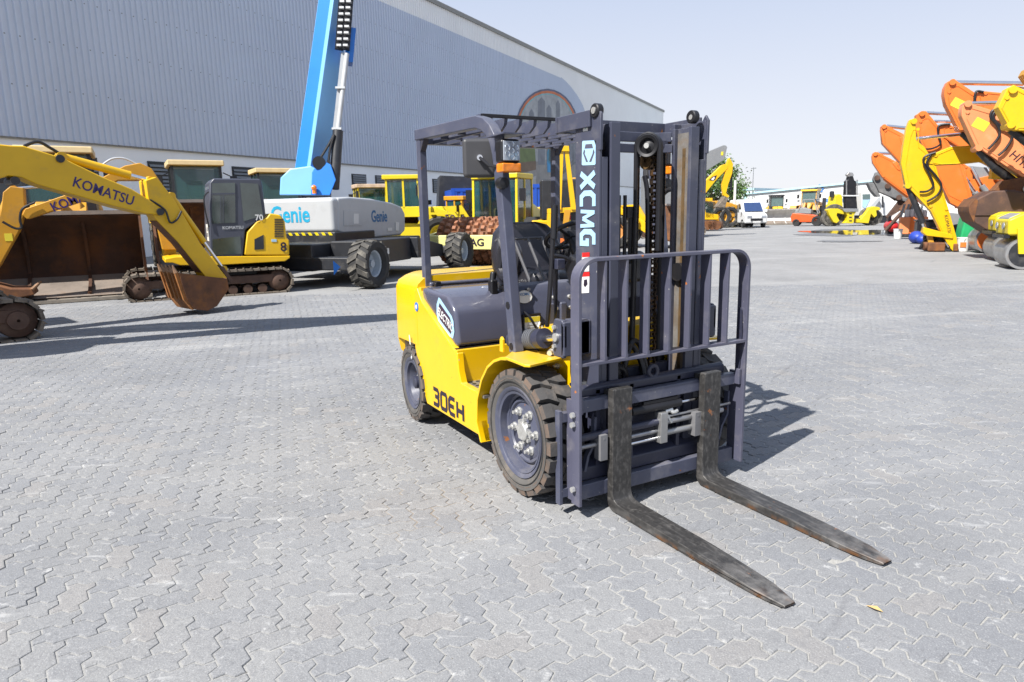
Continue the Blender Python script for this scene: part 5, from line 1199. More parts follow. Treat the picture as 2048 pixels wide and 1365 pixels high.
MB().box(p0[0]+.026, p0[0]+.029, N1-.24, N1-.08, p0[1]-.14, p0[1]-.06).build('poster_photo', GREYM, cbk); MB().box(p0[0]+.026, p0[0]+.029, N1-.32, N1-.08, p0[1]-.25, p0[1]-.17).build('poster_photo', GREYM, cbk)
for px, py, st_, m_, sz in ((518, 436, '70', WHT, .16), (466, 456, 'KOMATSU', LGR, .085), (567, 495, '8', TXT, .26)):
    q = PP(PK, 0, [(px, py)], N1)[0]; text('lettering', st_, frame((q[0], N1+.014 if px != 466 else N1+.006, q[1]), (-1, 0, 0), (0, 0, 1)), m_, eK, size=sz, bold=.02, depth=.001)
pane([(509, 479), (527, 470), (528, 499), (509, 500)], N1+.006, DRK, 'grille', eK)
for k in range(11): pane([(549, 438+k*3.5), (567, 438+k*3.5), (567.5, 439.8+k*3.5), (549, 439.8+k*3.5)], N1+.006, DRK, 'vent_slot', eK)
pane([(543, 479), (553, 479), (553, 484), (543, 484)], N1+.006, LBLU, 'sticker', eK)
MB().tube([(PP(PK, 0, [p], N1)[0][0], N1+.03, PP(PK, 0, [p], N1)[0][1]) for p in ((418, 455), (410, 420), (408, 395), (417, 384))], .013, 8, smooth=4).build('grab_rail', BLK, eK)
# boom and arm towards the left
bK = PP(PK, 0, [(44, 430), (50, 418), (152, 383), (249, 332), (280, 326), (303, 337), (324, 368), (340, 402), (352, 470), (352, 500), (325, 500), (313, 449), (297, 388), (280, 361), (236, 361), (168, 402), (54, 439)], .2)
boomK = MB().prism(bK, 'y', -.2, .2).build('boom', MYD, eK, bevel=.015)
a = PP(PK, 0, [(108, 410)], .2)[0]; b = PP(PK, 0, [(175, 386)], .2)[0]
text('maker_lettering', 'KOMATSU', frame(((a[0]+b[0])/2-.12, .204, (a[1]+b[1])/2), (b[0]-a[0], 0, b[1]-a[1]), (0, 0, 1)), NAVY, boomK, size=.24, bold=.014, sx=.86, depth=.001)
armK = MB().prism(PP(PK, 0, [(20, 373), (47, 376), (50, 422), (38, 462), (0, 530), (-25, 566), (-36, 560), (-14, 480), (2, 420), (6, 385)], .16), 'y', -.16, .16).build('arm', MYD, eK, bevel=.015)
q = PP(PK, 0, [(17, 475)], .17)[0]; MB().box(q[0]-.06, q[0]+.06, .163, .167, q[1]-.07, q[1]+.07).build('warning_label', LYEL, armK)
ram(eK, PP(PK, 0, [(170, 366)], 0)[0], PP(PK, 0, [(28, 378)], 0)[0], .055, .5, MYD)
ram(eK, PP(PK, 0, [(14, 395)], 0)[0], PP(PK, 0, [(-26, 500)], 0)[0], .05, .45, MYD)
hose(eK, [(PP(PK, 0, [p], .25)[0][0], .25, PP(PK, 0, [p], .25)[0][1]) for p in ((70, 405), (45, 418), (40, 440), (43, 455), (30, 457), (5, 444))], .022)
hose(eK, [(PP(PK, 0, [p], .1)[0][0], .1, PP(PK, 0, [p], .1)[0][1]) for p in ((205, 330), (225, 318), (250, 318), (275, 330))], .02, LGR)
shk = PP(PK, 0, [(-30, 565), (-45, 590), (-30, 612), (5, 605), (40, 596), (70, 590), (64, 578), (20, 578)], .35)
bkk = MB().prism(shk, 'y', -.35, .35).build('bucket', RSB, eK, bevel=.02)
for k in range(5):
    y = -.30+k*.15; t0 = PP(PK, 0, [(62, 584)], .35)[0]; MB().cyl((t0[0]+.03, y, t0[1]), (t0[0]-.12, y, t0[1]+.14), .04, .02, n=6).build('tooth', RSB2, bkk)
# --- wheel loaders parked behind
GL = 'wheel loaders parked along the warehouse'
wl1 = wheel_loader('wheel_loader', 'large wheel loader behind the two excavators, its wide rusty bucket flat on the paving', (-17.35, -3.7), 0, 1.0, MYD, CREAM, 0, mat('dark_rust_scoop', (.085, .036, .018), .8, var=.45, vs=1.6, dirt=.5, dcol=(.2, .075, .02), dscale=1.5, bump=.3, bscale=12), MY, GL, bwid=3.2, cabm=DRK)
text('cab_lettering', 'CATERPILLAR', frame((.80, 0, 3.02), (0, 1, 0), (0, 0, 1)), LYEL, wl1, size=.16, bold=.01, sx=1.0, depth=.002)
wheel_loader('wheel_loader', 'wheel loader with cream cab roof directly behind the small slate-cab excavator', (-20.9, -.35), 0, 1.0, MY, CREAM, .3, RSB, MY, GL, bwid=2.9, cabm=DRK)
wheel_loader('wheel_loader', 'wheel loader with cream cab roof half hidden behind the blue boom foot', (-23.0, 2.45), 0, .98, MY, CREAM, .0, RSB, MY, GL, bwid=2.8, cabm=DRK)
wheel_loader('wheel_loader', 'wheel loader with pale weathered roof showing above the white lift hood', (-26.3, 7.0), -8, .86, MYL, mat('peeling_roof', (.6, .45, .33), .6, var=.3), .0, RSB, MY, GL, bwid=2.6)
l5 = wheel_loader('wheel_loader', 'lemon yellow wheel loader facing the road roller, lettered lift arm raised', (-22.9, 7.4), 60, .92, MYL, MYL, .55, RSB, MYL, GL, bwid=2.6)
text('arm_lettering', 'KOMATSU', frame((2.35*.92, -.56*.92-.015, 1.32*.92), (.75, 0, -.45), (0, 0, 1)), NAVY, l5, size=.28, bold=.014, depth=.001)
# --- boom lift with white hood
cg = at_depth(676, 478, 16.2); PG = Plane((cg.x, cg.y), 131)
gl = thing('boom_lift', 'blue telescopic boom lift with white hoods, boom raised steeply beside the warehouse', 'boom lift', PG.o, R(131))
zt = PG.pt(676, 394)[1]; zb = PG.pt(676, 479)[1]; xr = PG.pt(811, 465)[0]; NW = 2.25
rf = PG.P([(676, 396), (700, 394), (745, 398), (785, 406), (804, 414), (811, 428), (811, 462), (803, 470), (700, 481), (690, 478), (684, 466), (676, 463)])
hood_ = MB().prism(rf, 'y', 0, NW).build('hood', LGR, gl, bevel=.06, seg=3)
MB().box(-.10, .6, .02, NW+.05, zb+.16, zt-.01).build('counterweight_hood', LGR, gl, bevel=.10, seg=3)
MB().box(-.13, xr*.5, -.02, NW+.08, zb-.12, zb+.18).build('counterweight', DRK, gl, bevel=.04)
for k in range(12): MB().add([(-.133, .05+k*.19, zb+.10), (-.133, .14+k*.19, zb+.10), (-.133, .19+k*.19, zb+.17), (-.133, .10+k*.19, zb+.17)], [(0, 1, 2, 3)]).build('hazard_stripe', MYL, gl, fix=False)
GTXT = mat('teal_brand', (.02, .38, .62), .4); GTXT2 = mat('dark_teal_brand', (.02, .16, .36), .4)
text('lettering', 'Genie', frame((-.104, 1.25, (zb+.18+zt)/2), (0, -1, 0), (0, 0, 1)), GTXT, hood_, size=.55, bold=.022, sx=.86, depth=.002)
xg = (PG.pt(738, 434)[0]+PG.pt(778, 434)[0])/2; zg = PG.pt(758, 434)[1]
text('lettering', 'Genie', frame((xg, -.004, zg), (1, 0, 0), (0, 0, 1)), GTXT2, hood_, size=.42, bold=.022, sx=.80, depth=.002)
dr = PG.P([(687, 421), (722, 421), (722, 452), (687, 452)]); MB().prism(dr, 'y', -.012, .0).build('hatch', LGR, hood_, bevel=.004)
for px in ((706, 428, 716, 448), (774, 456, 783, 462), (790, 445, 797, 462)): MB().prism(PG.P([(px[0], px[1]), (px[2], px[1]), (px[2], px[3]), (px[0], px[3])]), 'y', -.02, -.013).build('decal', WHT, hood_)
# chassis
def gloc(X): r_ = Vector((X.x, X.y, 0))-PG.o; return r_.dot(PG.d), r_.dot(PG.n)
w1 = gloc(on(757, 576, z=0)); w2 = gloc(on(931, 539, z=0)); rw = .52; yw = w1[1]+.2
for x in (w1[0], w2[0]):
    wheel(gl, x, yw, rw, .46, -1, RIMG, 15); wheel(gl, x, yw+3.9, rw, .46, 1, RIMG, 15)
    MB().box(x-.22, x+.22, yw+.15, yw+3.75, .38, .66).build('axle_beam', DRK, gl, bevel=.03)
MB().box(w1[0]-.2, w2[0]+.2, yw+1.3, yw+2.6, .35, .95).build('chassis', DRK, gl, bevel=.04)
MB().box(w1[0]+.5, w2[0]-1.9, yw+.5, yw+1.3, .42, .98).build('equipment_box', DRK, gl, bevel=.03)
MB().prism([(w2[0]-1.9, .45), (w2[0]-.4, .40), (w2[0]-.4, .72), (w2[0]-1.9, .98)], 'y', yw+.3, yw+1.3).build('chassis_arm', DRK, gl, bevel=.03)
for x in (w1[0]+.75, w1[0]+1.6, w2[0]-1.3): MB().box(x, x+.12, yw+.485, yw+.5, .62, .76).build('decal', WHT, gl)
MB().cyl(((w1[0]+w2[0])/2-1.0, yw+1.95, .9), ((w1[0]+w2[0])/2-1.0, yw+1.95, zb-.1), .7, n=20).build('slew_ring', DRK, gl)
MB().add([(w1[0]-.9, yw+.29, .35), (w1[0]-.65, yw+.29, .5), (w1[0]-.9, yw+.29, .65)], [(0, 1, 2)]).build('axle_mark', GBLU, gl, fix=False)
# boom, turret, cable carrier
inv = Matrix.Rotation(-R(131), 3, 'Z')
def gl_(px, py, d): return inv @ (at_depth(px, py, d)-PG.o)
b0 = gl_(618, 372, 17.3); b1 = gl_(702, -230, 17.3)
t_ = (b1-b0).normalized(); vw = inv @ (CAM-at_depth(640, 300, 17.3)); vw = (vw - t_*vw.dot(t_)).normalized(); sdv = t_.cross(vw)
up_ = (vw + sdv*.9).normalized()
bm_ = MB().beam(b0, b1, .58, .56, up_).build('boom', GBLUD, gl, bevel=.02)
up2 = (vw - sdv*1.0).normalized()
MB().beam(b0+(vw*.29*.0)+up2*.292, b1+up2*.292, .50, .012, up2).build('boom_shade_face', GBLU, gl)  # deeper blue sheet colours in the shade on the boom's face away from sun
MB().beam(b0.lerp(b1, .02)+up2*.30+(-sdv)*.0, b0.lerp(b1, .24)+up2*.30, .16, .014, up2).build('boom_decal', GBLUD, gl) if False else None
tp = [gl_(*p, 16.9) for p in ((559, 391), (561, 356), (580, 338), (622, 332), (655, 352), (652, 391))]
tq = [gl_(*p, 18.0) for p in ((565, 391), (567, 356), (584, 338), (624, 332), (655, 352), (652, 391))]
MB().add(tp+tq, [tuple(range(6)), tuple(range(11, 5, -1))]+[(i, 6+i, 6+(i+1) % 6, (i+1) % 6) for i in range(6)]).build('turret', GBLUD, gl, bevel=.03)
tp = [gl_(*p, 16.7) for p in ((622, 391), (624, 345), (640, 318), (662, 330), (672, 360), (660, 391))]; tq = [gl_(*p, 17.9) for p in ((622, 391), (624, 345), (640, 318), (662, 330), (672, 360), (660, 391))]
MB().add(tp+tq, [tuple(range(6)), tuple(range(11, 5, -1))]+[(i, 6+i, 6+(i+1) % 6, (i+1) % 6) for i in range(6)]).build('turret_cheek', GBLU, gl, bevel=.02)
MB().cyl(gl_(638, 326, 16.65), gl_(638, 326, 16.9), .16, n=16).build('pivot_cover', DRK, gl)
MB().sphere(tuple(gl_(628, 376, 16.6)), .07).cyl(gl_(628, 376, 16.6)-Vector((0, 0, .06)), gl_(628, 376, 16.6)-Vector((0, 0, .14)), .05, n=10).build('beacon', AMB, gl)
MB().cyl(gl_(668, 378, 16.9), gl_(676, 262, 16.9), .13, n=16).build('lift_cylinder', DRK, gl)
MB().cyl(gl_(676, 262, 16.9), gl_(694, 108, 16.9), .058, n=14).build('lift_rod', LGR, gl)
MB().beam(gl_(671, 262, 16.95), gl_(688, 108, 16.95), .14, .10, vw).build('cable_channel', LGR, gl)
for px, py in ((673, 258), (680, 176)): MB().beam(gl_(px-9, py, 16.85), gl_(px+10, py, 16.85), .05, .06, vw).build('channel_clamp', LGR, gl)
for off in (0, 13):
    for k in range(9): MB().beam(gl_(678+off+k*.9-4, 92-k*12.5, 16.8), gl_(678+off+k*.9+5, 92-k*12.5, 16.8), .11, .05, t_).build('carrier_link', LGR, gl)
    MB().beam(gl_(678+off, 100, 16.85), gl_(690+off, -60, 16.85), .2, .08, vw).build('cable_carrier', BLKM, gl)
hose(gl, [gl_(*p, 16.75) for p in ((664, 376), (656, 345), (660, 300), (668, 270), (660, 285), (645, 310), (630, 332))], .03)
MB().beam(gl_(703, 60, 17.1), gl_(697, 128, 17.1), .2, .3, vw).build('boom_bracket', GBLU, gl)
# --- padfoot roller
PB = (-15.75, 6.95)
rl = thing('road_roller', 'yellow road roller with rusty padfoot drum and glazed cab', 'road roller', (*PB, 0), R(-52))
dm = MB().cyl((0, -1.08, .72), (0, 1.08, .72), .64, n=36).build('drum', RSB, rl)
DRUM = mat('padfoot_rust', (.33, .13, .06), .75, var=.35, vs=5, dirt=.3, dcol=(.45, .36, .3), dscale=4)
for r_ in range(20):
    for k in range(9):
        a = 2*math.pi*(r_+(.5 if k % 2 else 0))/20; y = -.96+k*.24; c_ = Vector((.64*math.cos(a), y, .72+.64*math.sin(a))); M_ = Matrix.Rotation(-a+math.pi/2, 3, 'Y')
        h = .05; vs = []
        for zz_, hw_ in ((-.01, .085), (.085, .055)): vs += [c_ + M_ @ Vector((x*hw_, yy*hw_*1.0, zz_)) for x, yy in ((-1, -1), (1, -1), (1, 1), (-1, 1))]
        if k == 0 and r_ == 0: pass
        MB().add(vs, [(4, 5, 6, 7)]+[(q, (q+1) % 4, 4+(q+1) % 4, 4+q) for q in range(4)]).build('pad_foot', DRUM, dm, smooth=0)
MB().box(.88, 1.05, -1.35, 1.35, .50, .92).build('drum_frame', MYP, rl, bevel=.03)
for sd in (-1, 1): MB().prism([(-1.3, .6), (1.0, .55), (1.0, .92), (-1.3, 1.15)], 'y', sd*1.22-.06, sd*1.22+.06).build('drum_frame', MYP, rl, bevel=.02)
text('lettering', 'BOMAG', frame((1.054, .15, .70), (0, 1, 0), (0, 0, 1)), TXT, rl, size=.30, bold=.03, sx=1.1, depth=.002)
MB().box(-1.6, -1.2, -1.1, 1.1, .5, 1.15).build('rear_frame', MYL, rl, bevel=.03)
cab(rl, -2.75, -1.35, -.80, .80, 1.05, 2.62, MYL, MYL, TEAL, lean=.05, over=.03, ped=.0)
MB().prism([(-4.6, .7), (-2.7, .7), (-2.7, 1.75), (-3.2, 1.85), (-4.3, 1.5), (-4.65, 1.2)], 'y', -.7, .7).build('engine_hood', MYP, rl, bevel=.12, seg=3)
for sd in (-1, 1): wheel(rl, -2.95, sd*.95, .70, .5, sd, MYL, 14)
MB().box(-1.5, -1.42, -1.05, -.85, 1.9, 2.3).build('mirror', BLK, rl); MB().box(-1.5, -1.42, .85, 1.05, 1.9, 2.3).build('mirror', BLK, rl)
# --- blue containers by the wall
def container(loc, az, L_, label, roofbits=True):
    t = thing('shipping_container', label, 'container', (*loc, 0), R(az), 'blue shipping containers')
    MB().box(0, L_, 0, 2.4, .12, 2.7).build('body', MBLUE, t)
    for zc in (.12, 2.6): MB().box(-.03, L_+.03, -.04, .0, zc, zc+.16).build('rail', MBLUE, t)
    for k in range(int(L_/.28)): MB().box(.14+k*.28, .26+k*.28, -.03, .0, .28, 2.6).build('side_rib', MBLUE, t)
    for x in (0, L_-.12): MB().box(x-.02, x+.14, -.05, .05, .0, 2.72).build('corner_post', MBLUE, t)
    return t
k0 = at_depth(905, 430, 33); k1 = at_depth(1050, 430, 30)
container((k0.x, k0.y), 75, 6.0, 'blue shipping container behind the lemon yellow loader and the road roller')
container((k1.x, k1.y), 64, 2.9, 'short blue shipping container under the painted mural wall')
kt = at_depth(955, 370, 35.5)
tb = thing('tipper_body', 'dark tipper truck body standing behind the blue container', 'truck body', (kt.x-.9, kt.y-.4, 0), R(70)); MB().prism([(-1.5, 1.2), (1.5, 1.2), (1.7, 3.35), (-1.3, 3.5)], 'y', -1.1, 1.1).build('box', DRK, tb, bevel=.03); MB().box(-1.4, 1.4, -.5, .5, .6, 1.2).build('frame', DRK, tb)
for sx in (-1, 1): wheel(tb, sx, -.9, .55, .35, -1, DRK, 12)
d2 = at_depth(925, 400, 27.5)
wheel_loader('wheel_loader', 'amber wheel loader with flat canopy roof between the lemon loader and the road roller', (d2.x, d2.y), 20, .66, MYD, MYD, .0, RSB, MY, GL, bwid=2.0, front=False)
# --- backhoe seen from behind between guard post and mast
bh = at_depth(1128, 440, 19.5); PBH = Plane((bh.x, bh.y), 61)
be = thing('backhoe_loader', 'yellow backhoe loader with tall A-shaped rear arms and red tail lights', 'backhoe', PBH.o, R(61))
def bp_(px, n0, n1, m, nm, bev=.01): return MB().prism(PBH.P(px), 'y', n0, n1).build(nm, m, be, bevel=bev)
bp_([(1098, 424), (1190, 420), (1190, 480), (1098, 484)], .1, 1.6, DRK, 'engine_bay')
bp_([(1095, 418), (1192, 412), (1192, 422), (1095, 428)], -.05, .3, MY, 'rear_beam'); bp_([(1095, 428), (1104, 428), (1104, 500), (1092, 500)], -.1, .3, MY, 'stabiliser'); bp_([(1185, 424), (1195, 424), (1197, 500), (1185, 500)], -.1, .3, MY, 'stabiliser')
bp_([(1118, 296), (1127, 296), (1122, 420), (1112, 420)], -.1, .1, MY, 'boom_arm'); bp_([(1128, 296), (1136, 296), (1152, 420), (1142, 420)], -.1, .1, MY, 'boom_arm'); bp_([(1118, 293), (1137, 293), (1138, 304), (1118, 304)], -.15, .15, MY, 'boom_head')
bp_([(1128, 420), (1140, 420), (1134, 458), (1124, 458)], -.3, -.1, MYD, 'swing_post'); bp_([(1122, 455), (1140, 455), (1136, 478), (1126, 478)], -.35, -.05, DRK, 'swing_joint')
for px in (1100, 1137): bp_([(px-4, 430), (px+4, 430), (px+4, 440), (px-4, 440)], -.09, -.055, RED, 'tail_light', 0); bp_([(px-4, 440), (px+4, 440), (px+4, 446), (px-4, 446)], -.09, -.055, LYEL, 'indicator', 0)
bp_([(1098, 475), (1130, 478), (1130, 500), (1098, 500)], -.1, .2, ORG, 'bumper')
for sd, x in ((-1, -.9), (1, 1.3)): 
    MB().lathe([(.3, -.2), (.62, -.22), (.7, -.12), (.7, .12), (.62, .22), (.3, .2)], (x, 1.6, .7), (1, 0, 0), 24, close=True).build('tyre', TYRD, be)
MB().box(-.9, 1.3, 1.0, 3.6, .6, 1.3).build('chassis', MY, be, bevel=.05); MB().box(-.6, 1.0, 1.0, 2.2, 1.3, 2.5).build('cab', DRK, be, bevel=.05)
# --- yellow loader glimpsed through the mast
wheel_loader('wheel_loader', 'yellow wheel loader with orange rims glimpsed through the forklift mast', (-21.3, 15.2), 38, .88, MY, MYD, .25, RSB, mat('rim_orange', (.6, .28, .08), .5), GL, bwid=2.4)

# --- tall excavator standing left of the view, its raised boom throws the long shadow over the paving
ex3 = excavator('excavator', 'yellow excavator left of the others, boom raised high so that its shadow crosses the paving', (-8.05, -9.6), 68, MY, 1.0,
    [(.3, 1.7), (1.6, 3.9), (3.2, 5.1), (6.9, 5.3)], [.25, .42, .42, .25], [(7.4, 5.7), (6.9, 5.3), (5.2, 3.6), (4.6, 3.0)], [.1, .28, .2, .12], ramsx=True, bkt=(200, .9, .9), group='yellow crawler excavators')
# ------------------------------------------------------------------ far end and right side of the yard
def z3_(l): return [(1720+x/3.103, 120+y/3.103) for x, y in l]
def z8_(l): return [(1850+x/5.46, 130+y/5.46) for x, y in l]
GX = 'excavators lined up with folded arms'
AZR = 220
def row_excavator(label, o, col, arm_px, boom_px, rods, off=5.2, sc=1.0, w=.42, bar=None, extra=None, hoses=(), bucket_px=None):
    pl = Plane(o, AZR); c0 = pl.o - pl.d*off
    e = thing('excavator', label, 'excavator', (c0.x, c0.y, 0), R(AZR), GX)
    P_ = lambda px, n=0.: [(s+off, z) for s, z in pl.P(px, n)]
    s = sc
    for y in (-1.3*s, .8*s): track(e, -2.0*s, 2.0*s, y, y+.5*s, .42*s, 36)
    MB().cyl((0, 0, .62*s), (0, 0, 1.0*s), .6*s, n=18).box(-1.0*s, 1.0*s, -.8*s, .8*s, .5*s, .78*s).build('swing_ring', DRK, e)
    MB().prism([(-2.6*s, 1.0*s), (1.0*s, 1.0*s), (1.05*s, 1.35*s), (.2*s, 1.45*s), (.1*s, 2.05*s), (-2.5*s, 2.05*s), (-2.75*s, 1.6*s)], 'y', -1.3*s, 1.3*s).build('house', col, e, bevel=.06)
    cab(e, .1*s, 1.6*s, .35*s, 1.3*s, 1.1*s, 2.85*s, GREYM, GREYM, lean=.12, over=.03)
    nb = .5*w
    bpts = P_(boom_px, nb)
    bo = MB().prism(bpts, 'y', -nb, nb).build('boom', col, e, bevel=.02)
    # inner half of the boom down to the house, out of frame
    q = max(bpts, key=lambda p: -p[0]); 
    MB().prism(limb([(.6*s, 1.55*s), (q[0]*.45+.3, max(2.6*s, q[1]*.8)), (q[0]+.05, q[1]-.2)], [.22*s, .38*s, .30*s]), 'y', -nb*.97, nb*.97).build('boom_foot', col, e, bevel=.02)
    apts = P_(arm_px, nb*.85); ar = MB().prism(apts, 'y', -nb*.85, nb*.85).build('arm', col, e, bevel=.02)
    for pts_, nn_, par_ in ((apts, nb*.85, ar), (bpts, nb, bo)):
        cx_ = sum(p[0] for p in pts_)/len(pts_); cz_ = sum(p[1] for p in pts_)/len(pts_)
        ins_ = [(p[0]+(cx_-p[0])*.17, p[1]+(cz_-p[1])*.17) for p in pts_]
        MB().tube([(x, nn_+.004, z) for x, z in ins_+ins_[:1]], .014, 5, caps=False).build('weld_seam', col, par_)
        k_ = len(pts_)//3
        for j_ in (1, k_+1, 2*k_+1):
            q_ = ins_[j_ % len(ins_)]; MB().cyl((q_[0], nn_-.01, q_[1]), (q_[0], nn_+.03, q_[1]), .05, n=10).build('grease_boss', col, par_)
    for a, b, r_, m_ in rods:
        pa, pb = P_([a, b]); va, vb = Vector((pa[0], 0, pa[1])), Vector((pb[0], 0, pb[1]))
        MB().cyl(va, vb, r_, n=12).build('ram_rod', m_, e)
    p = P_([arm_px[0]])[0]
    for px in (bar or []):
        q = P_([px], nb)[0]; MB().cyl((q[0], -nb*1.15, q[1]), (q[0], nb*1.15, q[1]), .09, n=12).build('pin', col, e)
    for hp in hoses:
        pts = P_(hp, nb+.06); MB().tube([(x, nb+.06, z) for x, z in pts], .035, 8, smooth=4).build('hose', BLKM, e)
    return e, P_, nb
gp = lambda px, py: (on(px, py, z=0).x, on(px, py, z=0).y)
# yellow arm standing on its tip
e, P_, nb = row_excavator('yellow excavator with its bare arm tip standing on the paving', gp(1905, 503), MY,
    z3_([(310, 370), (345, 365), (350, 500), (400, 540), (470, 650), (500, 760), (560, 960), (600, 1100), (610, 1180), (580, 1190), (550, 1160), (440, 940), (280, 770), (255, 640), (270, 530), (290, 420)]),
    z3_([(415, 610), (440, 590), (560, 540), (700, 530), (780, 600), (840, 640), (830, 665), (770, 632), (600, 650), (480, 655), (420, 645)]),
    [((1833, 278), (1921, 269), .055, CHR), ((1921, 269), (2010, 262), .09, MY), ((1817, 376), (1846, 447), .095, DRK), ((1846, 447), (1852, 463), .055, CHR)], 6.0, .95, .40, [(1828, 243), (1853, 322), (1816, 372)],
    hoses=[z3_([(470, 575), (405, 600), (395, 640), (430, 710), (455, 780), (420, 815), (370, 820)]), z3_([(440, 590), (415, 650), (470, 720), (505, 780), (480, 840), (415, 880)])])
MB().prism(P_([(1848, 455), (1856, 457), (1906, 470), (1906, 478), (1853, 472), (1846, 466)], nb+.02), 'y', -nb-.02, nb+.02).build('link', MY, e, bevel=.02)
MB().prism(P_([(1855, 470), (1865, 470), (1872, 500), (1858, 502)], .1), 'y', -.1, .1).build('link', MYD, e, bevel=.02)
MB().prism(P_([(1908, 488), (1917, 488), (1917, 503), (1907, 503)], nb+.05), 'y', -nb-.05, nb+.05).build('arm_tip_boss', RSB, e, bevel=.03)
text('lettering', 'KOMATSU', frame((P_([(1893, 452)], nb)[0][0], nb*.85+.006, P_([(1893, 452)], nb)[0][1]), (-.3, 0, -1), (1, 0, 0)) if False else frame((P_([(1893, 450)])[0][0], nb*.85+.006, P_([(1893, 450)])[0][1]), (-.28, 0, -1), (-1, 0, .3)), TXT, e, size=.14, depth=.002)
# orange row
e, P_, nb = row_excavator('orange excavator with yellow sticker on its arm, nearest behind the yellow rollers', gp(1990, 517), ORP,
    [(1923, 232), (1924, 215), (1931, 205), (1945, 209), (1982, 220), (2015, 245), (2048, 285), (2085, 335), (2080, 378), (2048, 357), (1963, 300), (1952, 295)],
    [(1990, 222), (2010, 235), (2090, 225), (2160, 240), (2160, 290), (2090, 275), (2020, 270)],
    [((1938, 208), (2003, 206), .06, CHR), ((2003, 206), (2090, 202), .10, ORP), ((1958, 302), (1990, 336), .10, DRK), ((1990, 336), (2060, 388), .115, BLKM)], 6.2, 1.1, .5, [(1936, 208), (1958, 296), (1998, 235)],
    hoses=[z8_([(790, 475), (730, 510), (720, 580), (790, 660), (815, 760), (760, 850), (690, 920)]), z8_([(800, 480), (740, 560), (800, 650), (920, 720), (950, 800), (880, 920), (800, 990)])])
q = P_([(1957, 251)])[0]; MB().obox((q[0], nb*.85+.004, q[1]), (.36, .006, .26), Matrix.Rotation(R(-30), 3, 'Y')).build('sticker', LYEL, e)
text('lettering', 'HITACHI', frame((P_([(2052, 336)])[0][0], nb*.85+.006, P_([(2052, 336)])[0][1]), (-.72, 0, -.65), (0, 0, 1)), TXT, e, size=.30, depth=.002)
BRB = mat('dark_brown_bucket', (.085, .045, .034), .7, var=.3, vs=3, dirt=.35, dcol=(.2, .1, .05))
bk2 = MB().prism(P_([(1938, 420), (1950, 400), (1985, 382), (2030, 380), (2075, 392), (2085, 440), (2060, 470), (2010, 482), (1975, 462), (1948, 445)], .62), 'y', -.62, .62).build('bucket', BRB, e, bevel=.05)
MB().prism(P_([(1985, 382), (2005, 362), (2060, 352), (2080, 392)], .2), 'y', -.25, .25).build('bucket_ear', RSB, e, bevel=.02)
for px, py in ((2010, 388), (2055, 378)): q = P_([(px, py)], .3)[0]; MB().cyl((q[0], -.32, q[1]), (q[0], .32, q[1]), .10, n=14).build('bucket_pin', ZINC, e)
MB().prism(P_([(1938, 414), (1952, 397), (1956, 402), (1948, 445), (1938, 425)], .63), 'y', -.63, .63).build('bucket_lip', RSB, e)
q1 = P_([(1950, 430), (2020, 470), (2070, 430)], .63)
MB().beam((q1[0][0], .63, q1[0][1]), (q1[2][0], .63, q1[2][1]), .03, .05, (0, 1, 0)).build('bucket_rib', BRB, e)
e, P_, nb = row_excavator('orange excavator arm with yellow sticker rising highest over the row', (gp(1990, 517)[0]-1.5, gp(1990, 517)[1]+1.9), ORG,
    [(1888, 189), (1890, 175), (1896, 163), (1912, 161), (1949, 185), (1975, 215), (2020, 290), (2030, 330), (1975, 320), (1929, 264), (1919, 262), (1892, 209)],
    [(1948, 190), (1962, 182), (2005, 186), (2120, 215), (2120, 260), (2010, 222), (1960, 222)],
    [((1908, 166), (2047, 168), .07, CHR), ((1925, 265), (1952, 292), .12, BLKM)], 6.5, 1.1, .5, [(1905, 165), (1923, 255)],
    hoses=[z8_([(640, 300), (570, 290), (545, 330), (540, 400)])])
q = P_([(1913, 210)])[0]; MB().obox((q[0], nb*.85+.004, q[1]), (.36, .006, .26), Matrix.Rotation(R(-30), 3, 'Y')).build('sticker', LYEL, e)
e, P_, nb = row_excavator('orange excavator whose broad arm slopes down behind the yellow arm', (gp(1905, 503)[0]-2.2, gp(1905, 503)[1]+2.3), ORG,
    z3_([(345, 440), (350, 340), (385, 318), (410, 318), (480, 400), (640, 660), (720, 915), (680, 950), (560, 890), (470, 700)]),
    z3_([(490, 410), (540, 395), (700, 470), (900, 600), (900, 700), (700, 600), (500, 470)]),
    [(tuple(z3_([(410, 330)])[0]), tuple(z3_([(560, 338)])[0]), .06, CHR), (tuple(z3_([(460, 382)])[0]), tuple(z3_([(600, 385)])[0]), .05, CHR)], 6.5, 1.05, .5, [tuple(z3_([(385, 335)])[0])],
    hoses=[z3_([(560, 400), (490, 410), (485, 460), (500, 520), (450, 550), (400, 555)])])
e, P_, nb = row_excavator('orange excavator with narrow pointed arm, second from the far end of the row', (gp(1905, 503)[0]-4.6, gp(1905, 503)[1]+5.0), ORG,
    z3_([(130, 430), (140, 410), (160, 405), (270, 460), (300, 520), (360, 700), (390, 900), (320, 830), (250, 640), (140, 520)]),
    z3_([(245, 480), (300, 470), (520, 560), (700, 680), (700, 760), (500, 640), (260, 530)]),
    [(tuple(z3_([(165, 412)])[0]), tuple(z3_([(290, 425)])[0]), .07, CHR)], 6.5, 1.0, .5, [tuple(z3_([(150, 415)])[0])])
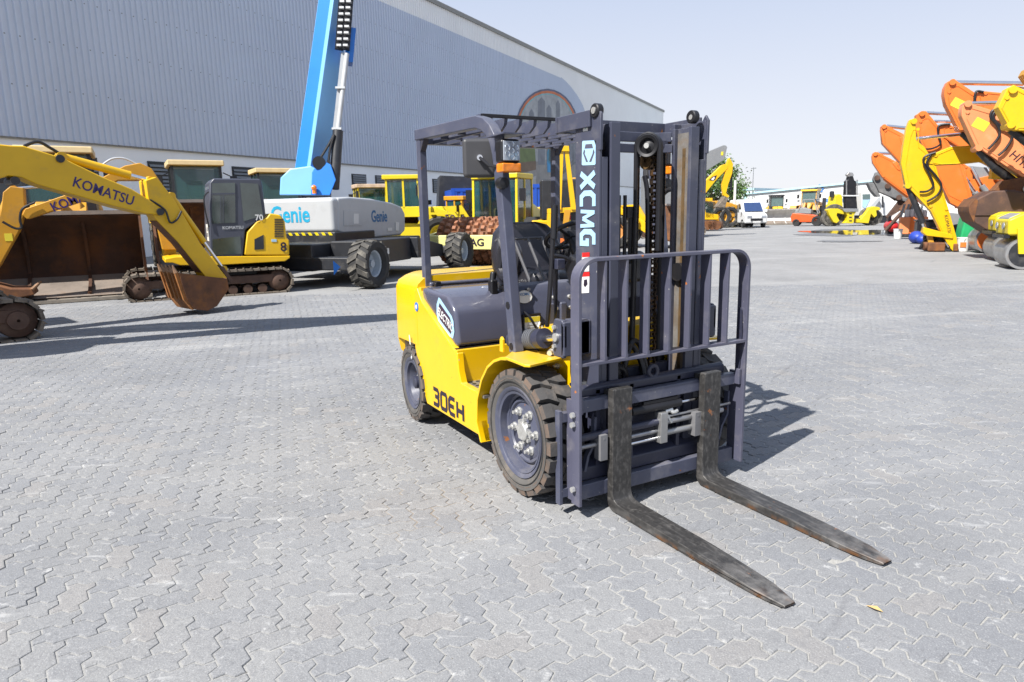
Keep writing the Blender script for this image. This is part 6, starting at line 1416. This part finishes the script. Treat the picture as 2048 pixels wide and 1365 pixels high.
e, P_, nb = row_excavator('orange excavator at the far end of the row, low arm over grey buckets', (gp(1905, 503)[0]-7.0, gp(1905, 503)[1]+7.8), ORG,
    z3_([(75, 600), (85, 575), (110, 573), (240, 640), (300, 760), (340, 880), (280, 835), (140, 730), (80, 640)]),
    z3_([(200, 640), (240, 620), (420, 700), (600, 800), (600, 860), (420, 770), (230, 680)]),
    [(tuple(z3_([(108, 580)])[0]), tuple(z3_([(200, 582)])[0]), .06, CHR), (tuple(z3_([(150, 735)])[0]), tuple(z3_([(300, 850)])[0]), .09, ORG)], 6.5, .95, .45, [tuple(z3_([(95, 585)])[0])])
e, P_, nb = row_excavator('yellow excavator with arm head raised above the near orange arm', (gp(1990, 517)[0]+1.2, gp(1990, 517)[1]-1.5), MY,
    [(1996, 215), (2008, 190), (2015, 176), (2028, 170), (2048, 180), (2110, 215), (2120, 275), (2070, 275), (2048, 262), (2030, 262), (2020, 258), (2010, 240)],
    [(2050, 200), (2080, 190), (2160, 215), (2160, 255), (2080, 250)],
    [((2022, 260), (2060, 290), .10, BLKM), ((2030, 178), (2080, 185), .06, CHR)], 6.5, 1.1, .5, [(2026, 180), (2022, 250)])
MB().prism(P_([(2041, 152), (2048, 140), (2075, 150), (2075, 185), (2050, 165)], 0), 'y', -.2, .2).build('arm_bracket', MYD, e)
# grey excavator arm with bucket stacks at the row's end
gq = gp(1800, 470)
gs = thing('grey_excavator_arm', 'dark grey excavator arm and bucket lying beyond the orange row', 'excavator arm', (*gq, 0), R(AZR))
PQ = Plane(gq, AZR)
GRD = mat('dusty_dark_grey', (.15, .155, .16), .6, var=.2, vs=3, dirt=.4, dcol=(.28, .27, .26))
MB().prism(PQ.P(z3_([(78, 745), (95, 700), (130, 690), (260, 790), (330, 860), (300, 890), (180, 850), (110, 820)])), 'y', -.3, .3).build('arm', GRD, gs, bevel=.03)
MB().prism(PQ.P(z3_([(40, 765), (80, 768), (120, 850), (95, 850), (60, 810)])), 'y', -.5, .5).build('bucket_shell', GRD, gs, bevel=.03)
for k, (a_, b_) in enumerate((((95, 720), (250, 850)), ((85, 770), (230, 870)), ((120, 800), (290, 900)))):
    (x0q, z0q), (x1q, z1q) = PQ.P(z3_([a_, b_])); MB().cyl((x0q, -.35, z0q), (x1q, -.35, z1q), .07, n=10).build('pipe', TRKD if k else STL, gs)
for p in ((100, 735), (165, 785), (235, 855), (300, 870)): x0q, z0q = PQ.pt(*z3_([p])[0]); MB().cyl((x0q, -.42, z0q), (x0q, .42, z0q), .13, n=12).build('pin', TRKD, gs)
MB().prism(PQ.P(z3_([(235, 880), (320, 850), (335, 880), (170, 985), (160, 975)])), 'y', -.2, .2).build('stick', TRKD, gs, bevel=.02)
# barriers / clutter in front of the row
def clutter(nm, label, cat, px, py): x, y = gp(px, py); return thing(nm, label, cat, (x, y, 0), R(40))
cp = clutter('air_compressor', 'red air compressor with round tank and black motor', 'compressor', 1785, 470)
MB().cyl((-.1, -.55, .45), (-.1, .55, .45), .28, n=20).sphere((-.1, -.55, .45), .28).sphere((-.1, .55, .45), .28).build('tank', RED, cp); MB().box(-.3, .1, -.3, .35, .72, 1.0).build('motor', BLK, cp, bevel=.04); MB().cyl((.0, -.35, .88), (.0, -.2, .88), .17, n=16).build('flywheel', WHT, cp); MB().box(-.3, .1, -.4, .4, .05, .2).build('frame', BLKM, cp)
for px, py, lb in ((1795, 478, 'white plastic pail beside the red air compressor'), (1925, 503, 'white plastic pail with orange label beside the standing yellow arm tip')):
    b_ = clutter('pail', lb, 'pail', px, py); MB().lathe([(.0, .0), (.15, .0), (.19, .42), (.2, .42), (.2, .45), (.17, .45), (.0, .43)], (0, 0, 0), (0, 0, 1), 20).build('bucket', WHT, b_); MB().tube([(0, -.2, .4), (0, -.15, .28), (.19, 0, .22), (0, .15, .28), (0, .2, .4)], .008, 6, smooth=4).build('handle', BLKM, b_)
    if px > 1900:
        dd = (Vector((CAM.x, CAM.y, 0))-b_.location); an_ = math.atan2(dd.y, dd.x)-R(40)
        lab = [(.186*math.cos(an_+q), .186*math.sin(an_+q), z) for z in (.14, .3) for q in (-.45, -.15, .15, .45)]
        MB().add(lab, [(0, 1, 5, 4), (1, 2, 6, 5), (2, 3, 7, 6)]).build('label', ORG, b_, fix=False)
bb = clutter('blue_tarpaulin', 'crumpled blue tarpaulin bundle under a black crate', 'tarpaulin', 1832, 487); MB().sphere((0, 0, .24), .36, sx=.8, sy=1.2, sz=.7).sphere((.15, -.35, .18), .24, sz=.8).sphere((.1, .3, .2), .26, sz=.8).build('bundle', mat('tarp_blue', (.02, .06, .42), .5, var=.3, bump=.8, bscale=6), bb); 
bc = clutter('black_crate', 'black crate with cover standing behind the blue tarpaulin', 'crate', 1848, 484); MB().box(-.35, .35, -.35, .35, .05, .85).build('box', BLK, bc, bevel=.05); MB().box(-.38, .38, -.38, .38, .85, .92).build('lid', BLK, bc)
for k in range(5):
    px = 1806+k*9; b_ = clutter('plate_compactor', 'orange plate compactor with tall grey handle in a row under the excavator arms', 'compactor', px, 474-k*.2); b_['group'] = 'row of orange plate compactors'
    MB().box(-.3, .3, -.22, .22, .0, .12).build('plate', DRK, b_, bevel=.03); MB().box(-.22, .22, -.2, .2, .12, .95).build('engine', ORG if k % 2 else ORP, b_, bevel=.05); MB().tube([(-.2, .15, .8), (-.05, .15, 1.55), (-.05, -.15, 1.55), (-.2, -.15, .8)], .03, 8).build('handle', GREYM, b_); MB().cyl((.08, 0, .95), (.08, 0, 1.3), .1, n=12).build('air_filter', MWHT, b_)
gb = clutter('generator', 'green wheeled generator behind the white pail', 'generator', 1945, 500); MB().prism([(-.5, .25), (.5, .25), (.6, .8), (.2, 1.15), (-.4, 1.1)], 'y', -.4, .4).build('body', mat('gen_green', (.02, .42, .15), .45), gb, bevel=.06)
MB().lathe([(.1, -.1), (.3, -.1), (.36, -.05), (.36, .05), (.3, .1), (.1, .1)], (.45, -.5, .36), (0, 1, 0), 20, close=True).build('tyre', TYRD, gb)
db = clutter('hydraulic_breaker_scrap', 'greasy coupler and hoses heaped at the foot of the yellow arm', 'coupler', 1866, 503); MB().cyl((-.3, 0, .16), (.3, .1, .18), .15, n=12).box(-.2, .3, -.25, .2, .0, .3).build('body', RSB, db, bevel=.05); MB().tube([(-.4, -.1, .1), (-.2, .2, .35), (.2, .1, .45), (.4, -.2, .12)], .05, 8, smooth=5).build('hose', BLKM, db)
def roller(px, py, lb, hoodm=None):
    x, y = gp(px, py); t = thing('tandem_roller', lb, 'road roller', (x, y, 0), R(AZR), 'small yellow tandem rollers')
    for k in (0, -1.35):
        d_ = MB().cyl((k, -.5, .36), (k, .5, .36), .36, n=30).build('drum', STL, t); MB().cyl((k, -.505, .36), (k, .505, .36), .30, n=24).build('drum_inside', DRK, d_)
        MB().prism([(k-.12, .36), (k+.12, .36), (k+.2, .95), (k-.2, .95)], 'y', .51, .57).build('fork_leg', MYL, t, bevel=.01); MB().prism([(k-.12, .36), (k+.12, .36), (k+.2, .95), (k-.2, .95)], 'y', -.57, -.51).build('fork_leg', MYL, t, bevel=.01)
    MB().prism([(-1.7, .78), (.35, .78), (.38, 1.15), (.1, 1.3), (-1.6, 1.25)], 'y', -.5, .5).build('body', MYL, t, bevel=.06)
    MB().box(.3, .42, -.45, .45, .72, .80).build('scraper', BLK, t); MB().prism([(.05, 1.22), (.36, 1.10), (.34, 1.2), (.12, 1.30)], 'y', -.4, .4).build('lamp_hood', hoodm, t, bevel=.03)
    for y in (-.25, .25): MB().cyl((.39, y, 1.0), (.41, y, 1.0), .08, n=14).build('lamp', LENS, t)
    MB().tube([(-1.2, -.4, 1.2), (-1.2, -.4, 2.1), (-1.2, .4, 2.1), (-1.2, .4, 1.2)], .03, 8).build('roll_bar', MYL, t); MB().box(-.95, -.5, -.25, .25, 1.25, 1.4).prism([(-1.0, 1.3), (-.9, 1.3), (-.95, 1.75), (-1.05, 1.75)], 'y', -.25, .25).build('seat', BLK, t, bevel=.03)
    return t
roller(2030, 536, 'small yellow tandem roller with grey lamp hood in front of the brown bucket', GREYM); roller(2004, 521, 'small yellow tandem roller half hidden behind another tandem roller', MYL)
ob_ = clutter('drum_barrel', 'rusty ended orange drum lying under the dark brown bucket', 'drum', 1968, 505); MB().cyl((0, -.45, .4), (0, .45, .4), .4, n=26).build('shell', STL, ob_); MB().cyl((0, -.455, .4), (0, .455, .4), .33, n=22).build('end', ORG, ob_)
# ------------------------------------------------------------------ far end of the yard
v_ = on(1512, 456, z=0)
vn = thing('minivan', 'white high-roof van parked nose towards the forklift', 'van', (v_.x, v_.y, 0), R(math.degrees(math.atan2(CAM.y-v_.y, CAM.x-v_.x))+18))
vb = MB().prism([(-4.6, .35), (0, .35), (.05, .85), (-.1, 1.05), (-.75, 1.2), (-1.35, 1.95), (-1.9, 2.2), (-4.4, 2.2), (-4.65, 1.8)], 'y', -.86, .86).build('body', MWHT, vn, bevel=.10, seg=3)
MB().add([(-.74, -.72, 1.24), (-.74, .72, 1.24), (-1.33, .66, 1.92), (-1.33, -.66, 1.92)], [(0, 1, 2, 3)]).build('windscreen', mat('van_glass', (.03, .06, .16), .1, coat=.5), vb); vb.children[0].location = (.05, 0, .03)
for sd in (-1, 1):
    MB().prism([(-1.0, 1.2), (-1.9, 1.2), (-1.9, 1.85), (-1.4, 1.85)], 'y', sd*.862, sd*.872).build('side_window', GLASS, vn); MB().prism([(-2.0, 1.2), (-4.2, 1.2), (-4.2, 1.8), (-2.0, 1.8)], 'y', sd*.862, sd*.872).build('side_window', GLASS, vn)
    MB().box(-.02, .07, sd*.55-.18, sd*.55+.18, .78, .95).build('headlight', LENS, vn); MB().box(-.95, -.8, sd*.98-.1, sd*.98+.1, 1.2, 1.42).build('mirror', MWHT, vn)
    for x in (-.75, -3.7): MB().lathe([(.0, .03), (.2, .03), (.22, .1), (.33, .1), (.34, -.1), (.2, -.1)], (x, sd*.78, .33), (0, sd, 0), 20).build('wheel', TYRD, vn)
MB().box(.04, .09, -.45, .45, .55, .72).build('grille', BLK, vn); MB().box(.05, .1, -.3, .3, .40, .5).build('number_plate', WHT, vn)
# yellow excavator with raised arm, tree, barriers
PC = Plane(gp(1430, 461), 61)
ce = thing('excavator', 'yellow excavator with arm bent over the striped barrier beside the white pole', 'excavator', PC.o, R(61), 'yellow crawler excavators')
cz = lambda l: [(1380+x/6.5, 270+y/6.5) for x, y in l]
MB().prism(PC.P(cz([(-60, 900), (100, 700), (150, 640), (400, 400), (440, 385), (480, 400), (480, 440), (330, 590), (170, 790), (0, 960)])), 'y', -.2, .2).build('boom', MY, ce, bevel=.02)
q = PC.P(cz([(245, 590), (290, 545), (350, 525), (330, 580), (300, 600)]), -.21); MB().add([(s, -.212, z) for s, z in q], [tuple(range(5))]).build('boom_decal', TXT, ce, fix=False)
q = PC.P(cz([(272, 580), (310, 545), (325, 560), (300, 595)]), -.21); MB().add([(s, -.216, z) for s, z in q], [tuple(range(4))]).build('boom_decal', WHT, ce, fix=False)
MB().prism(PC.P(cz([(470, 380), (490, 320), (505, 300), (550, 380), (540, 500), (490, 640), (460, 760), (505, 800), (480, 820), (425, 790), (410, 640), (450, 500)])), 'y', -.18, .18).build('arm', MY, ce, bevel=.02)
MB().prism(PC.P(cz([(320, 940), (400, 850), (430, 800), (480, 830), (450, 890), (440, 940), (380, 950)])), 'y', -.4, .4).build('bucket', TRK, ce, bevel=.03)
MB().beam((PC.pt(*cz([(545, 460)])[0])[0], 0, PC.pt(*cz([(545, 460)])[0])[1]), (PC.pt(*cz([(530, 720)])[0])[0], 0, PC.pt(*cz([(530, 720)])[0])[1]), .12, .12).build('bucket_ram', BLKM, ce)
x0_ = PC.pt(1395, 460)[0]
MB().prism(PC.P([(1396, 458), (1440, 458), (1440, 442), (1396, 440)]), 'y', -1.0, -.5).build('track', TRKD, ce, bevel=.2, seg=4); MB().prism(PC.P([(1396, 458), (1440, 458), (1440, 442), (1396, 440)]), 'y', .8, 1.3).build('track', TRKD, ce, bevel=.2, seg=4)
for px in (1415, 1424, 1433): s_, z_ = PC.pt(px, 451, -1.0); MB().cyl((s_, -1.06, z_), (s_, -.9, z_), .32, n=14).build('track_wheel', RSB, ce)
MB().prism(PC.P([(1403, 437), (1422, 437), (1419, 405), (1408, 402), (1404, 404)]), 'y', -.9, .3).build('cab', GLASS, ce, bevel=.05); MB().prism(PC.P([(1408, 397), (1418, 397), (1418, 404), (1408, 404)]), 'y', -.9, .3).build('cab_roof', MY, ce, bevel=.03)
MB().prism(PC.P([(1340, 440), (1430, 440), (1430, 430), (1405, 425), (1400, 400), (1345, 400)]), 'y', -.9, 1.2).build('house', MY, ce, bevel=.05)
# tipper truck behind it
PT = Plane((at_depth(1450, 430, 56).x, at_depth(1450, 430, 56).y), 61)
dt = thing('dump_truck', 'amber articulated dump truck parked behind the striped barrier', 'dump truck', PT.o, R(61))
MB().prism(PT.P(cz([(260, 870), (300, 860), (480, 890), (560, 920), (690, 930), (640, 980), (490, 1080), (380, 1060), (320, 960)])), 'y', -1.2, 1.2).build('dump_body', MYD, dt, bevel=.05)
MB().prism(PT.P(cz([(380, 960), (460, 965), (450, 1000), (390, 995)])), 'y', -1.25, -1.2).build('body_recess', DRK, dt)
MB().prism(PT.P(cz([(280, 1060), (690, 1060), (690, 1120), (280, 1120)])), 'y', -.6, .6).build('frame', DRK, dt)
for px in (340, 450, 640): s_ = PT.pt(*cz([(px, 1100)])[0])[0]; wheel(dt, s_, -1.1, .85, .6, -1, MYD, 12); wheel(dt, s_, 1.1, .85, .6, 1, MYD, 12)
MB().prism(PT.P(cz([(560, 1000), (600, 900), (690, 870), (700, 1060), (560, 1060)])), 'y', -.9, .9).build('cab', DRK, dt, bevel=.05)
# striped barrier
PA_ = Plane(gp(1470, 453), 61)
ba = thing('striped_barrier', 'yellow and black striped pipe barrier in front of the dump truck', 'barrier', PA_.o, R(61))
s0, s1 = PA_.pt(1402, 437)[0], PA_.pt(1480, 440)[0]
for k in range(14):
    a = s0+(s1-s0)*k/14; MB().cyl((a, 0, .75), (a+(s1-s0)/14*.99, 0, .75), .09, n=10).build('pipe_section', MYL if k % 2 else BLK, ba)
for k in range(4): MB().cyl((s0+(s1-s0)*k/3, 0, 0), (s0+(s1-s0)*k/3, 0, .75), .09, n=10).build('post', MYL, ba)
# grey boom tip above it (screening plant)
PS = Plane((at_depth(1400, 430, 38).x, at_depth(1400, 430, 38).y), 61)
cn = thing('conveyor_plant', 'grey conveyor boom with yellow sticker sloping up beside the mast', 'conveyor', PS.o, R(61))
MB().prism(PS.P(cz([(-200, 430), (180, 240), (420, 140), (450, 145), (465, 165), (435, 310), (410, 340), (200, 470), (-150, 640), (-260, 560)])), 'y', -.25, .25).build('boom', GREYM, cn, bevel=.02)
q = PS.P(cz([(405, 220), (435, 218), (430, 270), (400, 265)]), -.26); MB().add([(s, -.262, z) for s, z in q], [(0, 1, 2, 3)]).build('sticker', LYEL, cn, fix=False)
a_ = PS.pt(*cz([(-220, 520)])[0]); MB().box(a_[0]-1.6, a_[0]+1.2, -1.0, 1.0, .5, a_[1]).build('frame', GREYM, cn, bevel=.05)
for y in (-1.1, .7): track(cn, a_[0]-2.0, a_[0]+1.6, y, y+.4, .35, 30)
# graders, loaders and others in front of the white hall
fd = lambda px, py: gp(px, py)
faz = lambda px: math.degrees(math.atan2(CAM.y-gp(px, 452)[1], CAM.x-gp(px, 452)[0]))
wl = wheel_loader('wheel_loader', 'yellow wheel loader with white blade facing the yard in front of the white hall', (fd(1562, 449)[0]-1.5, fd(1562, 449)[1]+1.0), faz(1562)+8, .80, MY, DRK, .0, mat('blade_white', (.7, .69, .66), .5), MY, 'machines before the white hall', GLASSL, 2.9, cabm=DRK)
wheel_loader('wheel_loader', 'tall amber wheel loader with cab directly behind the red forklift', (fd(1636, 447)[0]-2.5, fd(1636, 447)[1]+2.0), faz(1636)-12, .95, MYD, MY, .0, RSB, MY, 'machines before the white hall', GLASSL, 2.6, front=False)
rf_ = thing('counterbalance_truck', 'red and grey forklift parked side-on in front of the white hall', 'forklift', (*fd(1620, 452), 0), R(faz(1620)+82), 'machines before the white hall')
MB().prism([(-1.35, .3), (.6, .3), (.6, .75), (.2, .9), (-1.3, 1.05), (-1.45, .7)], 'y', -.55, .55).build('body', mat('fork_red', (.75, .11, .02), .4), rf_, bevel=.06)
MB().prism([(-1.2, 1.0), (.1, .95), (.1, 1.3), (-.6, 1.5), (-1.1, 1.3)], 'y', -.5, .5).build('hood', GREYM, rf_, bevel=.06)
for y in (-.5, .5): MB().sweep([(-.9, y, 1.2), (-.55, y, 2.1), (.25, y, 2.1), (.6, y, 1.0)], .07, .07, (0, 1, 0)).build('guard_leg', GREYM, rf_)
MB().box(-.55, .3, -.52, .52, 2.08, 2.14).build('guard_roof', GREYM, rf_)
for y in (-.35, .27): MB().box(.85, 1.05, y, y+.08, .15, 2.2).build('mast_rail', DRK, rf_); MB().beam((1.1, y+.04, .08), (2.2, y+.04, .06), .12, .05).build('fork', DRK, rf_)
for x, r_ in ((.55, .40), (-1.0, .28)):
    for sd in (-1, 1): MB().lathe([(.0, .05), (r_*.55, .05), (r_*.6, .1), (r_*.95, .1), (r_, 0), (r_*.95, -.1), (r_*.5, -.1)], (x, sd*.5, r_), (0, sd, 0), 20).build('wheel', TYRD, rf_)
# yellow pneumatic / yoke machine with tall black breaker
PY = Plane(fd(1700, 452), 61)
yk = thing('trench_compactor', 'lemon yellow machine with two wheel yokes and tall black hydraulic breaker', 'compactor', PY.o, R(61))
def yp(px, n0, n1, m, nm, bev=.02): return MB().prism(PY.P([(1520+x/7.877, 330+y/7.877) for x, y in px]), 'y', n0, n1).build(nm, m, yk, bevel=bev)
yp([(1045, 710), (1080, 690), (1200, 690), (1300, 740), (1290, 780), (1190, 760), (1180, 800), (1225, 880), (1180, 920), (1130, 900), (1060, 780)], -.3, .3, MYL, 'yoke')
yp([(1300, 745), (1475, 740), (1440, 800), (1440, 900), (1420, 925), (1290, 920), (1330, 880), (1340, 800)], -.4, .4, MYL, 'centre_frame')
yp([(1500, 850), (1560, 860), (1700, 680), (1760, 655), (1850, 670), (1870, 710), (1800, 720), (1810, 800), (1770, 830), (1720, 770), (1680, 920), (1500, 910)], -.3, .3, MYL, 'yoke')
for y_ in (770, 825, 880): yp([(1365, y_-8), (1405, y_-8), (1405, y_+10), (1365, y_+10)], -.42, -.40, DRK, 'slot', 0)
for px, py, rr_ in ((1190, 860, .85), (1100, 890, .55), (1815, 900, .60), (1740, 850, .7)):
    s_, z_ = PY.pt(1520+px/7.877, 330+py/7.877); MB().lathe([(.05, -.1), (rr_*.5, -.1), (rr_*.6, -.25), (rr_*.95, -.25), (rr_, 0), (rr_*.95, .25), (rr_*.5, .25)], (s_, .3, rr_), (0, 1, 0), 22).build('wheel', TYR, yk)
yp([(1340, 720), (1330, 500), (1345, 260), (1375, 240), (1390, 180), (1450, 180), (1470, 250), (1500, 260), (1500, 480), (1520, 720)], -.2, .3, BLKM, 'breaker', .05)
yp([(1345, 160), (1385, 120), (1450, 125), (1470, 170), (1430, 200), (1390, 200)], -.15, .15, STL, 'breaker_head', .05)
for x in (1338, 1505): s_, z_ = PY.pt(1520+x/7.877, 330+240/7.877); s2, z2 = PY.pt(1520+x/7.877, 330+500/7.877); MB().cyl((s_, -.25, z_), (s2, -.25, z2), .05, n=8).build('breaker_rod', STL, yk)
yp([(1310, 480), (1530, 480), (1530, 500), (1310, 500)], -.3, .3, MWHT, 'platform')
yp([(1250, 690), (1500, 690), (1500, 740), (1280, 740)], -.5, .5, GREYM, 'deck')
# white cab-over crane behind
PW = Plane((at_depth(1735, 430, 60).x, at_depth(1735, 430, 60).y), 61)
wc = thing('crane_truck', 'white crane truck cab behind the lemon yellow machine', 'truck', PW.o, R(61))
def wq(px, n0, n1, m, nm, bev=.03): return MB().prism(PW.P([(1520+x/7.877, 330+y/7.877) for x, y in px]), 'y', n0, n1).build(nm, m, wc, bevel=bev)
wq([(1545, 690), (1540, 440), (1690, 430), (1720, 470), (1900, 560), (1990, 640), (1990, 800), (1545, 800)], -.6, 1.4, MWHT, 'cab')
wq([(1560, 545), (1560, 470), (1675, 465), (1675, 545)], -.64, -.61, GLASSL, 'window', 0); wq([(1555, 660), (1560, 555), (1675, 550), (1600, 690)], -.64, -.61, LBLU, 'door_panel', 0)
wq([(1600, 700), (1780, 500), (1810, 540), (1680, 720)], -1.0, -.7, LGR, 'boom_rest'); wq([(1830, 500), (1850, 500), (1855, 680), (1835, 680)], -1.0, -.9, DRK, 'post', 0)
wq([(1560, 800), (1990, 800), (1990, 930), (1560, 930)], -.5, .9, DRK, 'chassis')
wq([(1150, 690), (1180, 600), (1190, 500), (1230, 440), (1310, 490), (1310, 700)], .2, 1.2, MYL, 'neighbour_hood') if False else None
yb = thing('road_paver', 'lemon yellow machine body with black exhaust behind the wheel yokes', 'paver', (PW.o.x, PW.o.y, 0), R(61))
MB().prism(PW.P([(1520+x/7.877, 330+y/7.877) for x, y in ((1130, 690), (1180, 590), (1190, 490), (1250, 460), (1300, 480), (1310, 700), (1310, 900), (1130, 900))]), 'y', .0, 1.4).build('body', MYL, yb, bevel=.05)
MB().prism(PW.P([(1520+x/7.877, 330+y/7.877) for x, y in ((1150, 510), (1150, 430), (1165, 410), (1190, 420), (1195, 510))]), 'y', .2, .7).build('exhaust', DRK, yb, bevel=.03)
# ------------------------------------------------------------------ tree behind the yellow excavator
def tree(px, d, hgt, wd, label, seed, cx=0., n=5200):
    rg = random.Random(seed); p = at_depth(px, 430, d); t = thing('tree', label, 'tree', (p.x, p.y, 0))
    tm = MB().tube([(0, 0, 0), (.1, .05, hgt*.25), (-.05, .1, hgt*.5), (.1, 0, hgt*.75)], [.28, .22, .15, .06], 10)
    cl = []
    for k in range(34):
        a = rg.uniform(0, 6.28); r_ = wd*math.sqrt(rg.random()); z = hgt*(.35+.65*rg.random()**.8); r_ *= 1-.5*((z/hgt-.5)/.5)**2 if z > hgt*.5 else 1
        cl.append((Vector((r_*math.cos(a), r_*math.sin(a), z)), rg.uniform(.5, 1.1)))
    for c_, q in cl[:14]: tm.tube([(0, 0, c_.z*.5), c_*.5+Vector((0, 0, c_.z*.22)), c_], [.09, .06, .02], 6)
    tm.build('trunk', mat('bark', (.12, .085, .06), .9, var=.3), t)
    m = MB()
    for _ in range(n):
        c_, q = rg.choice(cl); o = Vector((rg.gauss(0, 1), rg.gauss(0, 1), rg.gauss(0, .7)))*q*.55 + c_
        u = Vector((rg.uniform(-1, 1), rg.uniform(-1, 1), rg.uniform(-1, 1))).normalized(); v = u.orthogonal().normalized(); s_ = rg.uniform(.07, .17)
        m.add([o-u*s_, o+v*s_*.45, o+u*s_, o-v*s_*.45], [(0, 1, 2, 3)])
    lf = m.build('crown', mat('leaf_green', (.085, .17, .03), .6, var=.5, vs=.9), t, fix=False, smooth=0)
tree(1420, 62, 5.6, 2.6, 'feathery green tree behind the bent yellow excavator arm', 5); tree(1460, 66, 5.2, 1.3, 'sparse green tree right of the yellow excavator arm', 8, n=1100)

# puddle and wet stain on the far paving
PUD = mat('puddle_water', (.10, .10, .10), .04, var=.1, spec=.6); WET = mat('wet_paving', (.16, .16, .16), .45, var=.3, vs=.6)
def blot(name, m, cpx, cpy, wpx, hpx, seed, z):
    rg = random.Random(seed); pts = []
    for k in range(28):
        a = 2*math.pi*k/28; q = 1+.22*math.sin(3*a+seed)+.12*math.sin(7*a+2*seed)+rg.uniform(-.06, .06)
        p = on(cpx+wpx*math.cos(a)*q, cpy+hpx*math.sin(a)*q, z=0); pts.append((p.x, p.y, z))
    o = MB().add(pts, [tuple(range(28))]).build(name, m, None, smooth=0); struct(o)
blot('wet_patch', WET, 1700, 466, 105, 6.5, 1, .003); blot('puddle', PUD, 1705, 465, 88, 4.5, 4, .0065)
blot('wet_patch', WET, 1692, 483, 60, 1.6, 2, .003)

# ------------------------------------------------------------------ machinery packed between the arms on the right
g1 = gp(1950, 492); PZ = Plane((g1[0]-2.6, g1[1]+1.9), 40)
gm_ = thing('drilling_rig', 'grey drilling rig base with slanting chrome rams behind the orange arms', 'drill rig', PZ.o, R(40))
def zq(px, n0, n1, m, nm, bev=.02): return MB().prism(PZ.P(px), 'y', n0, n1).build(nm, m, gm_, bevel=bev)
zq([(1922, 330), (1975, 335), (2000, 380), (2000, 420), (1950, 420)], .1, .5, GREYM, 'side_panel')
zq([(1948, 392), (2040, 388), (2045, 425), (1950, 428)], -.2, .9, BLK, 'engine_box')
for k in range(6): zq([(1952+k*7, 397), (1954+k*7, 397), (1954+k*7, 424), (1952+k*7, 424)], -.23, -.2, GREYM, 'grille_bar', 0)
for a, b, c_ in (((1942, 335), (1962, 372), (1985, 402)), ((1925, 350), (1948, 385), (1965, 408)), ((1968, 322), (1990, 352), (2010, 372))):
    pa, pb, pc_ = [PZ.pt(*q) for q in (a, b, c_)]
    o_ = MB().cyl((pb[0], -.1, pb[1]), (pc_[0], -.1, pc_[1]), .11, n=12).build('ram', GREYM if a[0] != 1968 else ORG, gm_); MB().cyl((pa[0], -.1, pa[1]), (pb[0], -.1, pb[1]), .06, n=10).build('rod', CHR, o_)
zq([(1895, 425), (1960, 432), (1985, 455), (1990, 500), (1900, 500)], .0, 1.0, GREYM, 'base'); zq([(1905, 452), (1975, 455), (1975, 462), (1905, 460)], -.05, .0, RED, 'red_strip', 0)
for px in (1912, 1950): s_, z_ = PZ.pt(px, 480); MB().lathe([(.08, -.12), (.28, -.12), (.36, -.05), (.36, .1)], (s_, -.1, .36), (0, 1, 0), 18).build('wheel', TYRD, gm_)
g2 = gp(1812, 474); PZ2 = Plane((g2[0]-1.2, g2[1]+1.2), 40)
g3 = thing('hydraulic_breaker', 'long rusty breaker chisel leaning under the far orange arms', 'breaker', PZ2.o, R(40))
q0, q1, q2 = PZ2.pt(1772, 462), PZ2.pt(1806, 424), PZ2.pt(1826, 402)
MB().cyl((q0[0], .2, q0[1]), (q1[0], .2, q1[1]), .09, n=12).build('chisel', TRKD, g3); MB().cyl((q1[0], .2, q1[1]), (q2[0], .2, q2[1]), .22, n=14).build('body', RSB, g3)
MB().cyl((q2[0], .2, 0), (q2[0], .2, q2[1]), .10, n=10).build('prop', TRKD, g3)
for k in range(3): 
    x_, y_ = gp(1880+k*9, 499-k*.5); t_3 = thing('cable_drum', 'black hose reel standing between the yellow arm and the white pail', 'hose reel', (x_-.5, y_+.5, 0), R(40+12*k), 'black hose reels'); MB().lathe([(.1, -.08), (.32, -.1), (.36, -.04), (.36, .04), (.32, .1), (.1, .08)], (0, 0, .36), (0, 1, 0), 18, close=True).build('reel', BLKM, t_3)
    MB().tube([(.3, .1, .3), (.45, .2, .15), (.5, .35, .03), (.3, .5, .03)], .02, 6, smooth=4).build('hose_end', BLK, t_3)
# scraps on the near paving
lf_ = on(1748, 1219, z=0); ch1 = MB().add([(lf_.x-.03, lf_.y-.008, .004), (lf_.x+.01, lf_.y-.012, .011), (lf_.x+.035, lf_.y+.004, .006), (lf_.x+.005, lf_.y+.010, .014)], [(0, 1, 2, 3)]).build('dry_leaf', mat('dry_leaf', (.55, .38, .16), .7, var=.3), None, fix=False); tag(ch1, 'curled dry leaf lying on the paving in front of the fork tips', 'leaf')
